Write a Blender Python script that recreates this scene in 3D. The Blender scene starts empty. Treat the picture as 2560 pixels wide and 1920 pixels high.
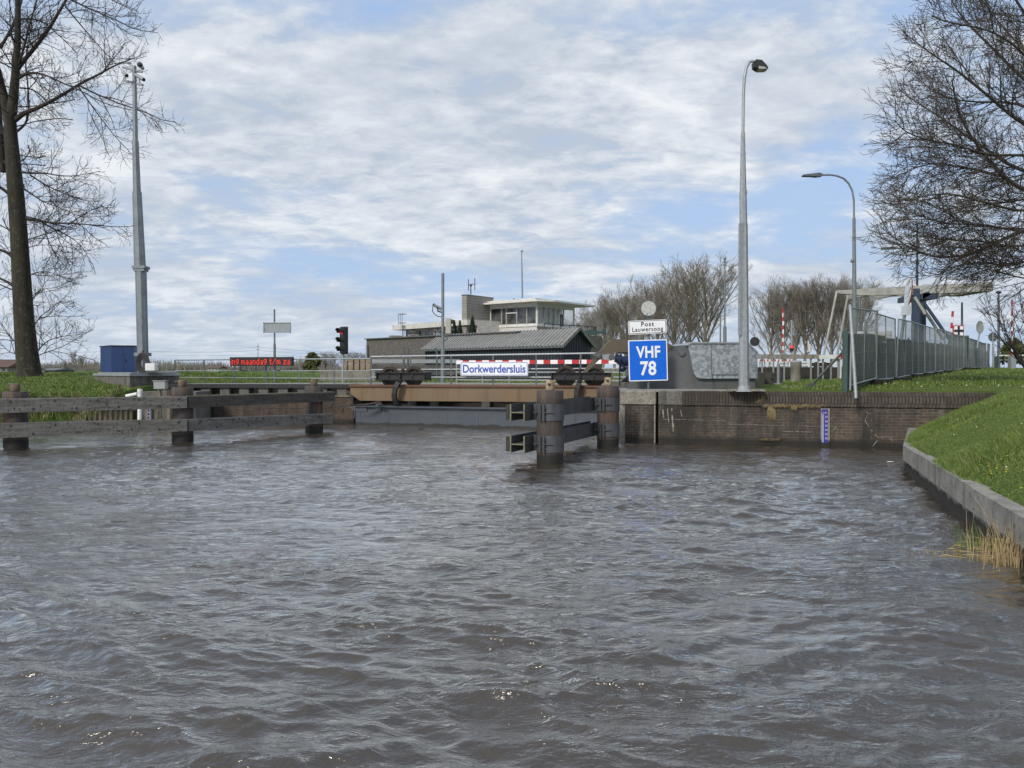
HAZE = 0
import bpy, math, random
import numpy as np
from mathutils import Vector
R = math.radians
scene = bpy.context.scene
col = scene.collection
# ------------------------------------------------------------------ camera maths
F, CX, CY, H = 1920.0, 1280.0, 960.0, 1.8
PA = math.atan(35/1920)
ca, sa = math.cos(PA), math.sin(PA)
def ray(px, py):
    x = (px-CX)/F; y = (CY-py)/F
    return Vector((x, ca+y*sa, -sa+y*ca))
def W(px, py, Y):
    r = ray(px, py); t = Y/r.y
    return Vector((r.x*t, Y, H+r.z*t))
def G(px, py, z):
    r = ray(px, py); t = (z-H)/r.z
    return Vector((r.x*t, r.y*t, z))
def VP(px, py, a, b):
    """point of the ray on the vertical plane through a, b"""
    nx, ny = (b[1]-a[1]), -(b[0]-a[0])
    r = ray(px, py); t = (nx*a[0]+ny*a[1])/(nx*r.x+ny*r.y)
    return Vector((r.x*t, r.y*t, H+r.z*t))
def S(Y): return Y/F
cam = bpy.data.cameras.new('camera'); co = bpy.data.objects.new('camera', cam); col.objects.link(co)
co.location = (0, 0, H); co.rotation_euler = (math.pi/2-PA, 0, 0)
cam.sensor_width = 36; cam.lens = 27; cam.clip_start = .1; cam.clip_end = 12000
scene.camera = co
vs = scene.view_settings; vs.view_transform = 'Standard'; vs.look = 'None'; vs.gamma = 1; vs.exposure = .42

# ------------------------------------------------------------------ materials
def nt(name):
    m = bpy.data.materials.new(name); m.use_nodes = True
    t = m.node_tree; b = t.nodes['Principled BSDF']
    return m, t, b
def rgb(c): return (c[0], c[1], c[2], 1)
def noise(t, vec, scale, detail=5, rough=.6, dist=0):
    n = t.nodes.new('ShaderNodeTexNoise'); n.inputs['Scale'].default_value = scale
    n.inputs['Detail'].default_value = detail; n.inputs['Roughness'].default_value = rough
    n.inputs['Distortion'].default_value = dist
    t.links.new(vec, n.inputs['Vector']); return n.outputs['Fac']
def ramp(t, fac, a, b, ca=(0, 0, 0), cb=(1, 1, 1)):
    r = t.nodes.new('ShaderNodeValToRGB'); e = r.color_ramp.elements
    e[0].position = a; e[1].position = b; e[0].color = rgb(ca); e[1].color = rgb(cb)
    t.links.new(fac, r.inputs['Fac']); return r.outputs['Color']
def mix(t, fac, a, b, mode='MIX'):
    n = t.nodes.new('ShaderNodeMix'); n.data_type = 'RGBA'; n.blend_type = mode
    def put(s, v):
        if isinstance(v, (tuple, list)): s.default_value = rgb(v)
        elif isinstance(v, (int, float)): s.default_value = v
        else: t.links.new(v, s)
    put(n.inputs[0], fac); put(n.inputs[6], a); put(n.inputs[7], b); return n.outputs[2]
def mth(t, op, a, b=0.0, c=0.0):
    n = t.nodes.new('ShaderNodeMath'); n.operation = op
    for i, v in enumerate((a, b, c)):
        if isinstance(v, (int, float)): n.inputs[i].default_value = v
        else: t.links.new(v, n.inputs[i])
    return n.outputs[0]
def coord(t, stretch=(1, 1, 1), kind='Object'):
    tc = t.nodes.new('ShaderNodeTexCoord'); mp = t.nodes.new('ShaderNodeMapping')
    mp.inputs['Scale'].default_value = stretch
    t.links.new(tc.outputs[kind], mp.inputs['Vector']); return mp.outputs['Vector'], tc.outputs[kind]
def M(name, c1, c2=None, scale=6, rough=.6, metal=0, bump=0, bscale=40, stretch=(1, 1, 1), lo=.38, hi=.66,
      streak=None, wet=None, spec=.5, speck=None):
    m, t, b = nt(name)
    v, raw = coord(t, stretch)
    b.inputs['Roughness'].default_value = rough; b.inputs['Metallic'].default_value = metal
    b.inputs['Specular IOR Level'].default_value = spec
    c2 = c2 or tuple(x*.72 for x in c1)
    c = mix(t, ramp(t, noise(t, v, scale, 6, .65), lo, hi), c1, c2)
    if streak:                        # vertical stains: (colour, amount, scale)
        v2, _ = coord(t, (1, 1, .09))
        c = mix(t, mth(t, 'MULTIPLY', ramp(t, noise(t, v2, streak[2], 5, .6), .5, .72), streak[1]), c, streak[0])
    if speck:                         # (colour, scale, threshold)
        v3, _ = coord(t)
        c = mix(t, ramp(t, noise(t, v3, speck[1], 3, .7), speck[2], speck[2]+.05), c, speck[0])
    if wet:                           # waterline band: (z, colour, amp, nscale)
        s = t.nodes.new('ShaderNodeSeparateXYZ'); t.links.new(raw, s.inputs[0])
        v4, _ = coord(t, (1, 1, .25))
        nz = noise(t, v4, wet[3], 4, .6)
        z = mth(t, 'ADD', s.outputs[2], mth(t, 'MULTIPLY', mth(t, 'SUBTRACT', nz, .5), wet[2]))
        k = mth(t, 'SUBTRACT', 1, mth(t, 'SMOOTH_MIN', 1, mth(t, 'MAXIMUM', 0, mth(t, 'MULTIPLY', mth(t, 'SUBTRACT', z, wet[0]), 25)), 0))
        c = mix(t, k, c, wet[1])
    t.links.new(c, b.inputs['Base Color'])
    rr = mth(t, 'ADD', mth(t, 'MULTIPLY', noise(t, v, scale*2.3, 4), .25), rough-.12)
    t.links.new(rr, b.inputs['Roughness'])
    if bump:
        bn = t.nodes.new('ShaderNodeBump'); bn.inputs['Strength'].default_value = min(1, bump*2.5)
        bn.inputs['Distance'].default_value = .012
        v5, _ = coord(t, stretch)
        t.links.new(noise(t, v5, bscale, 5, .7), bn.inputs['Height']); t.links.new(bn.outputs[0], b.inputs['Normal'])
    return m
def brickmat(name, c1, c2, mortar, bw, rh, ms, axis='x', wet=None, stain=True, stainc=(.02, .018, .015), pale=(.22, .2, .17)):
    m, t, b = nt(name)
    v, raw = coord(t)
    s = t.nodes.new('ShaderNodeSeparateXYZ'); t.links.new(raw, s.inputs[0])
    cmb = t.nodes.new('ShaderNodeCombineXYZ'); t.links.new(s.outputs[0], cmb.inputs[0]); t.links.new(s.outputs[2], cmb.inputs[1])
    wob = noise(t, v, 3, 3)
    off = t.nodes.new('ShaderNodeVectorMath'); off.operation = 'ADD'; t.links.new(cmb.outputs[0], off.inputs[0])
    cw = t.nodes.new('ShaderNodeCombineXYZ'); t.links.new(mth(t, 'MULTIPLY', mth(t, 'SUBTRACT', wob, .5), .03), cw.inputs[1])
    t.links.new(cw.outputs[0], off.inputs[1])
    br = t.nodes.new('ShaderNodeTexBrick'); br.inputs['Scale'].default_value = 1
    br.inputs['Brick Width'].default_value = bw; br.inputs['Row Height'].default_value = rh
    br.inputs['Mortar Size'].default_value = ms; br.inputs['Mortar Smooth'].default_value = .2; br.inputs['Bias'].default_value = -.1
    br.inputs['Color1'].default_value = rgb(c1); br.inputs['Color2'].default_value = rgb(c2); br.inputs['Mortar'].default_value = rgb(mortar)
    t.links.new(off.outputs[0], br.inputs['Vector'])
    c = br.outputs['Color']
    c = mix(t, .7, c, mix(t, ramp(t, noise(t, v, 9, 6, .75), .35, .65), (.3, .3, .3), (1.25, 1.2, 1.15)), 'MULTIPLY')
    if stain:
        v2, _ = coord(t, (1, 1, .35))
        c = mix(t, mth(t, 'MULTIPLY', ramp(t, noise(t, v2, 1.0, 7, .72), .4, .58), .88), c, stainc)
        v3, _ = coord(t, (1, 1, .16))
        c = mix(t, mth(t, 'MULTIPLY', ramp(t, noise(t, v3, 3.1, 6, .7, .5), .6, .75), .55), c, pale)
    if wet:
        z = mth(t, 'ADD', s.outputs[2], mth(t, 'MULTIPLY', mth(t, 'SUBTRACT', noise(t, v, 2, 4), .5), .12))
        k = mth(t, 'SUBTRACT', 1, mth(t, 'MINIMUM', 1, mth(t, 'MAXIMUM', 0, mth(t, 'MULTIPLY', mth(t, 'SUBTRACT', z, wet), 9))))
        c = mix(t, mth(t, 'MULTIPLY', k, .85), c, (.012, .011, .009))
    t.links.new(c, b.inputs['Base Color']); b.inputs['Roughness'].default_value = .85
    bn = t.nodes.new('ShaderNodeBump'); bn.inputs['Strength'].default_value = .7; bn.inputs['Distance'].default_value = .012
    hh = mth(t, 'SUBTRACT', noise(t, v, 30, 5), mth(t, 'MULTIPLY', br.outputs['Fac'], 1.0))
    t.links.new(hh, bn.inputs['Height']); t.links.new(bn.outputs[0], b.inputs['Normal'])
    return m
def emit(name, c, s):
    m, t, b = nt(name); b.inputs['Base Color'].default_value = rgb(c)
    b.inputs['Emission Color'].default_value = rgb(c); b.inputs['Emission Strength'].default_value = s
    return m
K = {}
K['concrete'] = M('concrete', (.27, .25, .22), (.17, .155, .13), 3, .85, bump=.2, streak=((.06, .055, .045), .7, 6))
K['concrete_old'] = M('concrete_old', (.16, .15, .13), (.07, .065, .055), 5, .9, bump=.3, streak=((.3, .29, .26), .4, 7), speck=((.05, .05, .04), 30, .55))
K['concrete_bank'] = M('concrete_bank', (.3, .28, .25), (.18, .168, .145), 4, .85, bump=.25, bscale=25, streak=((.1, .09, .07), .7, 5), wet=(.14, (.02, .018, .012), .22, 4), speck=((.08, .09, .04), 14, .6))
K['stone_cap'] = M('stone_cap', (.3, .27, .23), (.17, .155, .13), 7, .85, bump=.3, speck=((.09, .085, .07), 24, .56))
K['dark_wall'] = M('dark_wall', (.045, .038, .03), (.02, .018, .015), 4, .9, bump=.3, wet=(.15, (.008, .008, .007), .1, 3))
K['brick'] = brickmat('brick', (.12, .086, .066), (.07, .058, .048), (.175, .162, .135), .215, .069, .0065, wet=.1)
K['brick_left'] = brickmat('brick_left', (.12, .072, .052), (.075, .052, .04), (.15, .14, .11), .215, .069, .006, wet=.1)
K['soldier'] = brickmat('soldier', (.13, .104, .082), (.084, .072, .06), (.045, .04, .034), .072, .17, .009, stainc=(.045, .035, .027), pale=(.15, .12, .09))
K['grey_brick'] = brickmat('grey_brick', (.17, .155, .145), (.12, .11, .105), (.14, .13, .12), .21, .06, .01, stain=False)
K['galv'] = M('galv', (.36, .38, .39), (.27, .29, .3), 9, .48, .35, streak=((.2, .2, .19), .35, 9))
K['galv_spangle'] = M('galv_spangle', (.37, .4, .42), (.2, .22, .24), 13, .45, .3, lo=.45, hi=.55, streak=((.45, .48, .5), .4, 4))
K['galv_dark'] = M('galv_dark', (.15, .16, .165), (.09, .1, .1), 6, .5, .3)
K['mast'] = M('mast', (.2, .225, .24), (.14, .16, .17), 3, .5, .2)
K['black_steel'] = M('black_steel', (.018, .019, .022), (.032, .03, .03), 12, .55, .3, bump=.1)
K['rust_dark'] = M('rust_dark', (.06, .038, .026), (.02, .018, .018), 14, .75, .1, bump=.1)
K['gate_paint'] = M('gate_paint', (.058, .07, .088), (.048, .058, .074), 2.2, .55, 0, bump=.08, bscale=5, wet=(.07, (.012, .012, .011), .22, 2.2), streak=((.07, .075, .08), .5, 4))
K['girder'] = M('girder', (.19, .12, .062), (.155, .115, .068), .7, .6, 0, streak=((.13, .06, .025), .6, 4), speck=((.35, .3, .22), 9, .72))
K['girder_top'] = M('girder_top', (.16, .065, .03), (.11, .05, .028), 3, .6)
K['pile'] = M('pile', (.066, .052, .043), (.038, .037, .037), 4, .75, .1, bump=.3, bscale=18, streak=((.17, .08, .05), .7, 7), wet=(.17, (.014, .013, .011), .12, 4))
K['pile_red'] = M('pile_red', (.075, .055, .046), (.047, .044, .042), 4, .75, .1, bump=.25, bscale=18, streak=((.2, .11, .08), .6, 9))
K['collar'] = M('collar', (.075, .08, .09), (.06, .06, .065), 5, .6, .1, bump=.15, streak=((.035, .03, .028), .6, 7))
K['fender_steel'] = M('fender_steel', (.07, .072, .074), (.045, .045, .046), 3, .65, 0, bump=.15, streak=((.1, .09, .075), .5, 8))
K['moss_edge'] = M('moss_edge', (.2, .19, .11), (.09, .085, .05), 12, .8)
K['wood_grey'] = M('wood_grey', (.13, .125, .118), (.058, .055, .05), 5, .85, bump=.5, bscale=14, stretch=(.35, .35, 3.0), speck=((.025, .024, .022), 16, .58), streak=((.2, .195, .18), .25, 16))
K['wood_dark'] = M('wood_dark', (.055, .05, .045), (.028, .026, .023), 5, .85, bump=.4, bscale=18, stretch=(.3, .3, 2.5), speck=((.2, .2, .18), 26, .64))
K['wood_post'] = M('wood_post', (.2, .16, .11), (.1, .08, .055), 8, .85, bump=.3, stretch=(1, 1, .2))
K['pin'] = M('pin', (.42, .36, .25), (.2, .11, .05), 9, .7, bump=.2)
K['pin_rust'] = M('pin_rust', (.15, .11, .075), (.09, .06, .04), 9, .8, bump=.2)
K['blue_cab'] = M('blue_cab', (.012, .04, .13), (.01, .034, .11), 3, .45)
K['white'] = M('white', (.72, .72, .7), (.6, .6, .58), 4, .5)
K['offwhite'] = M('offwhite', (.62, .6, .55), (.48, .46, .42), 3, .6, streak=((.3, .28, .25), .3, 6))
K['pale_panel'] = M('pale_panel', (.6, .58, .54), (.5, .48, .45), 2, .6)
K['sign_back'] = M('sign_back', (.33, .36, .37), (.27, .3, .31), 6, .55, .2)
K['sign_lichen'] = M('sign_lichen', (.5, .5, .47), (.36, .36, .33), 12, .8, bump=.1)
K['sign_white'] = M('sign_white', (.82, .83, .84), (.77, .78, .79), 2, .4)
K['sign_blue'] = M('sign_blue', (.0, .125, .66), (.0, .115, .6), 2, .35)
K['blue_paint'] = M('blue_paint', (.02, .08, .42), (.02, .07, .38), 2, .4)
K['wire'] = M('wire', (.2, .22, .215), (.16, .175, .17), 5, .5, .2)
K['black'] = M('black', (.012, .012, .013), (.02, .02, .02), 8, .5)
K['red'] = M('red', (.5, .02, .025), (.42, .02, .025), 4, .5)
K['beige_box'] = M('beige_box', (.4, .38, .32), (.33, .31, .26), 5, .6)
K['grey_box'] = M('grey_box', (.32, .33, .32), (.25, .26, .25), 5, .6)
K['machine'] = M('machine', (.115, .12, .122), (.085, .088, .088), 1.3, .55, 0, streak=((.07, .066, .055), .5, 4))
K['arm_brown'] = M('arm_brown', (.11, .09, .06), (.085, .07, .05), 3, .6)
K['hyd_blue'] = M('hyd_blue', (.012, .025, .075), (.01, .02, .05), 5, .4)
K['hose'] = M('hose', (.02, .02, .022), (.035, .035, .035), 20, .6)
K['slat_wall'] = None
K['roof_sheet'] = M('roof_sheet', (.26, .255, .24), (.19, .185, .17), 2, .7, streak=((.17, .16, .14), .5, 7))
K['shed_wall'] = M('shed_wall', (.036, .04, .052), (.026, .03, .04), 2, .5)
K['frame_white'] = M('frame_white', (.68, .67, .63), (.56, .55, .5), 3, .5)
K['rail_dark'] = M('rail_dark', (.03, .035, .06), (.025, .03, .05), 3, .5)
K['green_fence'] = M('green_fence', (.045, .09, .068), (.03, .066, .05), 3, .6, streak=((.06, .09, .07), .4, 6))
K['net_grey'] = M('net_grey', (.105, .15, .128), (.08, .115, .1), 1.2, .8, streak=((.14, .17, .16), .5, 5))
K['green_post'] = M('green_post', (.03, .07, .06), (.025, .055, .05), 3, .6)
K['bridge_white'] = M('bridge_white', (.42, .41, .38), (.3, .29, .265), 1.5, .6, streak=((.2, .18, .15), .6, 3))
K['bridge_blue'] = M('bridge_blue', (.04, .06, .1), (.03, .045, .08), 3, .5)
K['pallet'] = M('pallet', (.3, .23, .16), (.2, .15, .1), 4, .85)
K['paving'] = M('paving', (.28, .27, .25), (.2, .19, .17), 5, .9)
K['asphalt'] = M('asphalt', (.3, .26, .2), (.24, .21, .17), 2, .9)
K['bark'] = M('bark', (.042, .035, .024), (.02, .017, .012), 7, .95, bump=.9, bscale=16, stretch=(1, 1, .16), speck=((.06, .06, .03), 6, .58))
K['twig'] = M('twig', (.045, .036, .03), (.028, .024, .02), 3, .9)
K['twig_right'] = M('twig_right', (.07, .055, .043), (.042, .035, .027), 1.5, .9, speck=((.09, .085, .04), 2.5, .6))
K['poplar'] = M('poplar', (.29, .255, .215), (.2, .178, .15), .7, .95)  # twigs paled so that distance haze sits in the colour
K['poplar_dark'] = M('poplar_dark', (.22, .19, .15), (.14, .124, .1), .7, .95)  # darker poplar tone, also lightened to carry haze
K['conifer'] = M('conifer', (.03, .042, .016), (.014, .022, .009), 5, .8)
K['shrub'] = M('shrub', (.11, .12, .035), (.07, .075, .03), 1.5, .9)
K['far_wood_hazed'] = M('far_wood_hazed', (.23, .21, .18), (.17, .165, .145), .08, .95)  # distance haze is mixed into this pale colour, no volume in the air
K['roof_tile'] = M('roof_tile', (.12, .07, .05), (.09, .055, .045), .6, .8)
K['reed'] = M('reed', (.5, .38, .2), (.32, .23, .11), 9, .85)
K['reed_green'] = M('reed_green', (.09, .17, .025), (.06, .12, .02), 9, .7)
K['straw'] = M('straw', (.26, .2, .1), (.15, .115, .06), 11, .9)
K['led_red'] = emit('led_red', (1, .03, .015), .17)
K['lamp_red'] = emit('lamp_red', (1, .04, .05), 1.2)
K['lamp_dimred'] = emit('lamp_dimred', (.6, .01, .02), .08)
K['lamp_glass'] = M('lamp_glass', (.42, .42, .4), (.33, .33, .32), 5, .3)
K['faded_red'] = M('faded_red', (.42, .13, .12), (.36, .1, .1), 4, .6)
K['petal'] = M('petal', (.75, .75, .7), (.65, .65, .6), 5, .7)
K['petal_yellow'] = M('petal_yellow', (.65, .6, .05), (.6, .5, .04), 5, .7)
K['chalk'] = M('chalk', (.3, .28, .24), (.15, .135, .11), 14, .9, lo=.45, hi=.7)
K['conc_grey_dark'] = M('conc_grey_dark', (.14, .13, .115), (.085, .08, .07), 4, .9, bump=.2)
K['gauge_blue'] = M('gauge_blue', (.03, .03, .26), (.03, .03, .2), 3, .5)
K['gauge_white'] = M('gauge_white', (.6, .6, .58), (.5, .5, .47), 6, .6)
def slatmat():
    m, t, b = nt('slat_wall'); v, raw = coord(t)
    s = t.nodes.new('ShaderNodeSeparateXYZ'); t.links.new(raw, s.inputs[0])
    f = mth(t, 'FRACT', mth(t, 'MULTIPLY', s.outputs[2], 5.5))
    line = mth(t, 'LESS_THAN', f, .14)
    c = mix(t, ramp(t, noise(t, v, 3), .35, .65), (.33, .31, .275), (.27, .25, .22))
    c = mix(t, mth(t, 'MULTIPLY', line, .6), c, (.1, .09, .075))
    t.links.new(c, b.inputs['Base Color']); b.inputs['Roughness'].default_value = .7
    bn = t.nodes.new('ShaderNodeBump'); bn.inputs['Distance'].default_value = .02; t.links.new(f, bn.inputs['Height']); t.links.new(bn.outputs[0], b.inputs['Normal'])
    return m
K['slat_wall'] = slatmat()
def glassmat():
    m, t, b = nt('window_glass'); v, _ = coord(t)
    c = mix(t, ramp(t, noise(t, v, 1.6, 4), .4, .65), (.02, .024, .026), (.11, .12, .12))
    t.links.new(c, b.inputs['Base Color']); b.inputs['Roughness'].default_value = .06; b.inputs['Specular IOR Level'].default_value = .6
    b.inputs['Coat Weight'].default_value = .25
    return m
K['glass'] = glassmat()
def clearmat():
    m, t, b = nt('clear_glass'); b.inputs['Base Color'].default_value = (.75, .8, .8, 1); b.inputs['Roughness'].default_value = .03
    b.inputs['Alpha'].default_value = .3
    return m
K['clear'] = clearmat()

# ------------------------------------------------------------------ objects
def tag(o, label=None, cat=None, group=None, kind=None):
    if label: o['label'] = label
    if cat: o['category'] = cat
    if group: o['group'] = group
    if kind: o['kind'] = kind
    return o
def thing(name, label, cat, loc=(0, 0, 0), rz=0, group=None):
    o = bpy.data.objects.new(name, None); col.objects.link(o); o.empty_display_size = .2
    o.location = loc; o.rotation_euler = (0, 0, rz); tag(o, label, cat, group); return o
def origin(p):
    v = Vector((0, 0, 0))
    while p is not None: v = v + Vector(p.location); p = p.parent
    return v
def copy_tree(o, parent=None):
    c = o.copy(); col.objects.link(c); c.parent = parent
    for ch in list(o.children): copy_tree(ch, c)
    return c
class MB:
    def __init__(s): s.v = []; s.f = []; s.sm = []
    def add(s, vs, fs, smooth=False):
        n = len(s.v); s.v += [tuple(p) for p in vs]; s.f += [tuple(i+n for i in f) for f in fs]; s.sm += [smooth]*len(fs); return s
    def box(s, c, sz, rz=0, bev=0):
        hx, hy, hz = sz[0]/2, sz[1]/2, sz[2]/2; cr, sr = math.cos(rz), math.sin(rz)
        if bev > 0:
            b = min(bev, hx*.45, hy*.45, hz*.45)
            pts = []
            for z, i in ((-hz, b), (-hz+b, 0), (hz-b, 0), (hz, b)):
                x, y = hx-i, hy-i
                pts += [(-x+b, -y, z), (x-b, -y, z), (x, -y+b, z), (x, y-b, z), (x-b, y, z), (-x+b, y, z), (-x, y-b, z), (-x, -y+b, z)]
            fs = [tuple(range(7, -1, -1)), tuple(range(24, 32))]
            for k in range(3):
                for i in range(8): fs.append((k*8+i, k*8+(i+1) % 8, k*8+8+(i+1) % 8, k*8+8+i))
        else:
            pts = [(x, y, z) for z in (-hz, hz) for x, y in ((-hx, -hy), (hx, -hy), (hx, hy), (-hx, hy))]
            fs = [(3, 2, 1, 0), (4, 5, 6, 7), (0, 1, 5, 4), (1, 2, 6, 5), (2, 3, 7, 6), (3, 0, 4, 7)]
        return s.add([(c[0]+x*cr-y*sr, c[1]+x*sr+y*cr, c[2]+z) for x, y, z in pts], fs)
    def bar(s, p, q, w, h, up=(0, 0, 1)):
        """box beam from p to q, w sideways, h along up"""
        p, q = Vector(p), Vector(q); d = (q-p).normalized(); u = Vector(up); sd = d.cross(u).normalized(); u = sd.cross(d).normalized()
        vs = [e+sd*(a*w/2)+u*(b*h/2) for e in (p, q) for a, b in ((-1, -1), (1, -1), (1, 1), (-1, 1))]
        return s.add(vs, [(0, 1, 2, 3), (7, 6, 5, 4), (0, 4, 5, 1), (1, 5, 6, 2), (2, 6, 7, 3), (3, 7, 4, 0)])
    def tube(s, pts, rad, n=8, cap=True, smooth=True):
        pts = [Vector(p) for p in pts]
        if isinstance(rad, (int, float)): rad = [rad]*len(pts)
        vs = []; N = len(pts); prev = None
        for i, p in enumerate(pts):
            d = (pts[min(i+1, N-1)]-pts[max(i-1, 0)]).normalized()
            if prev is None:
                a = Vector((0, 0, 1)) if abs(d.z) < .9 else Vector((1, 0, 0)); sd = d.cross(a).normalized()
            else: sd = (prev-d*prev.dot(d)).normalized()
            prev = sd; u = sd.cross(d)
            for k in range(n):
                t = 2*math.pi*(k+.5)/n; vs.append(p+sd*(math.cos(t)*rad[i])+u*(math.sin(t)*rad[i]))
        fs = [(i*n+k, i*n+(k+1) % n, (i+1)*n+(k+1) % n, (i+1)*n+k) for i in range(N-1) for k in range(n)]
        s.add(vs, fs, smooth)
        if cap:
            s.add(vs[:n], [tuple(range(n-1, -1, -1))]); s.add(vs[-n:], [tuple(range(n))])
        return s
    def cyl(s, c, r, h, n=24, r2=None, bev=0):
        r2 = r if r2 is None else r2
        pts = [(0, r), (h, r2)] if not bev else [(0, r-bev), (bev, r), (h-bev, r2), (h, r2-bev)]
        return s.tube([(c[0], c[1], c[2]+z) for z, _ in pts], [q for _, q in pts], n)
    def prism(s, poly, off):
        """polygon of 3d points swept by the vector off"""
        poly = [Vector(p) for p in poly]; off = Vector(off); n = len(poly)
        nrm = Vector((0, 0, 0))
        for i in range(n): nrm += poly[i].cross(poly[(i+1) % n])
        if nrm.dot(off) > 0: poly = poly[::-1]
        vs = poly+[p+off for p in poly]
        fs = [tuple(range(n)), tuple(range(2*n-1, n-1, -1))]+[((i+1) % n, i, n+i, n+(i+1) % n) for i in range(n)]
        return s.add(vs, fs)
    def ball(s, c, r, sx=1, sy=1, sz=1, n=12):
        vs = []; m = n//2
        for i in range(m+1):
            a = math.pi*i/m
            for k in range(n):
                b = 2*math.pi*k/n; vs.append((c[0]+r*sx*math.sin(a)*math.cos(b), c[1]+r*sy*math.sin(a)*math.sin(b), c[2]+r*sz*math.cos(a)))
        fs = [(i*n+k, (i+1)*n+k, (i+1)*n+(k+1) % n, i*n+(k+1) % n) for i in range(m) for k in range(n)]
        return s.add(vs, fs, True)
    def build(s, name, m, parent=None, org=None, local=False):
        me = bpy.data.meshes.new(name)
        if parent is not None and not local: o0 = origin(parent)
        else: o0 = Vector(org) if org is not None else Vector((0, 0, 0))
        me.from_pydata([(x-o0.x, y-o0.y, z-o0.z) for x, y, z in s.v], [], s.f); me.update()
        me.polygons.foreach_set('use_smooth', s.sm)
        me.materials.append(K[m] if isinstance(m, str) else m)
        ob = bpy.data.objects.new(name, me); col.objects.link(ob)
        if parent is not None: ob.parent = parent
        elif org is not None: ob.location = o0
        return ob
def rrect(w, h, r, n=4):
    pts = []
    for cx, cy, a0 in ((w/2-r, h/2-r, 0), (-w/2+r, h/2-r, 90), (-w/2+r, -h/2+r, 180), (w/2-r, -h/2+r, 270)):
        for i in range(n+1):
            a = R(a0+90*i/n); pts.append((cx+r*math.cos(a), cy+r*math.sin(a)))
    return pts
def text_mesh(txt, size, name, m, parent, center, rz=0, weight=0.0, sx=1, spacing=1, tilt=0):
    """lettering standing upright facing -Y (before rz)"""
    cu = bpy.data.curves.new(name, 'FONT'); cu.body = txt; cu.size = size; cu.align_x = 'CENTER'; cu.align_y = 'CENTER'
    cu.offset = weight; cu.extrude = .003; cu.space_character = spacing
    ob = bpy.data.objects.new(name, cu); col.objects.link(ob)
    bpy.context.view_layer.update()
    me = bpy.data.meshes.new_from_object(ob.evaluated_get(bpy.context.evaluated_depsgraph_get()))
    bpy.data.objects.remove(ob); bpy.data.curves.remove(cu)
    cr, sr = math.cos(rz), math.sin(rz); ct, st = math.cos(tilt), math.sin(tilt)
    xs = [v.co.x for v in me.vertices]; ys = [v.co.y for v in me.vertices]; mx = (min(xs)+max(xs))/2; my = (min(ys)+max(ys))/2
    o0 = origin(parent)
    for v in me.vertices:
        x, y, z = (v.co.x-mx)*sx, (v.co.y-my), v.co.z
        x, y = x*ct-y*st, x*st+y*ct
        x, y, z = x, -z, y
        v.co = (center[0]-o0.x+x*cr-y*sr, center[1]-o0.y+x*sr+y*cr, center[2]-o0.z+z)
    me.materials.clear(); me.materials.append(K[m]); me.name = name
    o = bpy.data.objects.new(name, me); col.objects.link(o); o.parent = parent; return o
# ------------------------------------------------------------------ sky and sun
SUN_EL, SUN_AZ = 36.0, -146.0      # azimuth from +Y towards +X, degrees (sun high on the left)
w = bpy.data.worlds.new('World'); scene.world = w; w.use_nodes = True
t = w.node_tree; bg = t.nodes['Background']; bg.inputs['Strength'].default_value = .1
sky = t.nodes.new('ShaderNodeTexSky'); sky.sky_type = 'NISHITA'; sky.sun_disc = False
sky.sun_elevation = R(SUN_EL); sky.sun_rotation = R(SUN_AZ); sky.air_density = 1.2; sky.dust_density = .6
tc = t.nodes.new('ShaderNodeTexCoord'); sp = t.nodes.new('ShaderNodeSeparateXYZ'); t.links.new(tc.outputs['Generated'], sp.inputs[0])
zz = mth(t, 'ADD', mth(t, 'MAXIMUM', sp.outputs[2], 0.0), .2)
cb = t.nodes.new('ShaderNodeCombineXYZ')
t.links.new(mth(t, 'DIVIDE', sp.outputs[0], zz), cb.inputs[0]); t.links.new(mth(t, 'MULTIPLY', mth(t, 'DIVIDE', sp.outputs[1], zz), 1.1), cb.inputs[1])
def wn(scale, detail, rough, dist, off, stretch=(1, 1, 1), rot=-14):
    mp = t.nodes.new('ShaderNodeMapping'); mp.inputs['Location'].default_value = off; mp.inputs['Scale'].default_value = stretch
    mp.inputs['Rotation'].default_value = (0, 0, R(rot)); t.links.new(cb.outputs[0], mp.inputs['Vector'])
    return noise(t, mp.outputs[0], scale, detail, rough, dist)
big = wn(.62, 5, .5, .2, (3.1, .4, 0))
mid = wn(2.6, 12, .6, .25, (7.3, 2.2, 0), (1, 1.15, 1), 25)
fine = wn(9, 8, .62, .3, (1.3, 5.2, 0), (.9, 1.2, 1), -30)
den = mth(t, 'ADD', mth(t, 'ADD', mth(t, 'MULTIPLY', big, .62), mth(t, 'MULTIPLY', mid, .46)), mth(t, 'MULTIPLY', fine, .15))
cover = ramp(t, den, .51, .64)
thick = ramp(t, mth(t, 'ADD', mth(t, 'MULTIPLY', mid, .6), mth(t, 'MULTIPLY', fine, .4)), .43, .61)
veil = ramp(t, wn(1.1, 6, .6, .2, (11, 3, 0)), .25, .75)
cl = mix(t, thick, (3.9, 4.4, 5.15), (6.5, 6.75, 7.05))
cl = mix(t, mth(t, 'MULTIPLY', ramp(t, wn(1.3, 7, .6, .3, (5.5, 8.8, 0)), .47, .68), .85), cl, (3.7, 4.2, 5.0))
blue = mix(t, .85, sky.outputs[0], (2.7, 4.0, 6.4))
blue = mix(t, mth(t, 'MULTIPLY', veil, .45), blue, (4.2, 5.1, 6.4))
c = mix(t, cover, blue, cl)
zc_ = mth(t, 'MINIMUM', 1, mth(t, 'MAXIMUM', 0, sp.outputs[2]))
hz = mth(t, 'POWER', mth(t, 'SUBTRACT', 1, zc_), 8)
c = mix(t, mth(t, 'MULTIPLY', hz, .5), c, (3.8, 4.55, 5.6))
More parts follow.
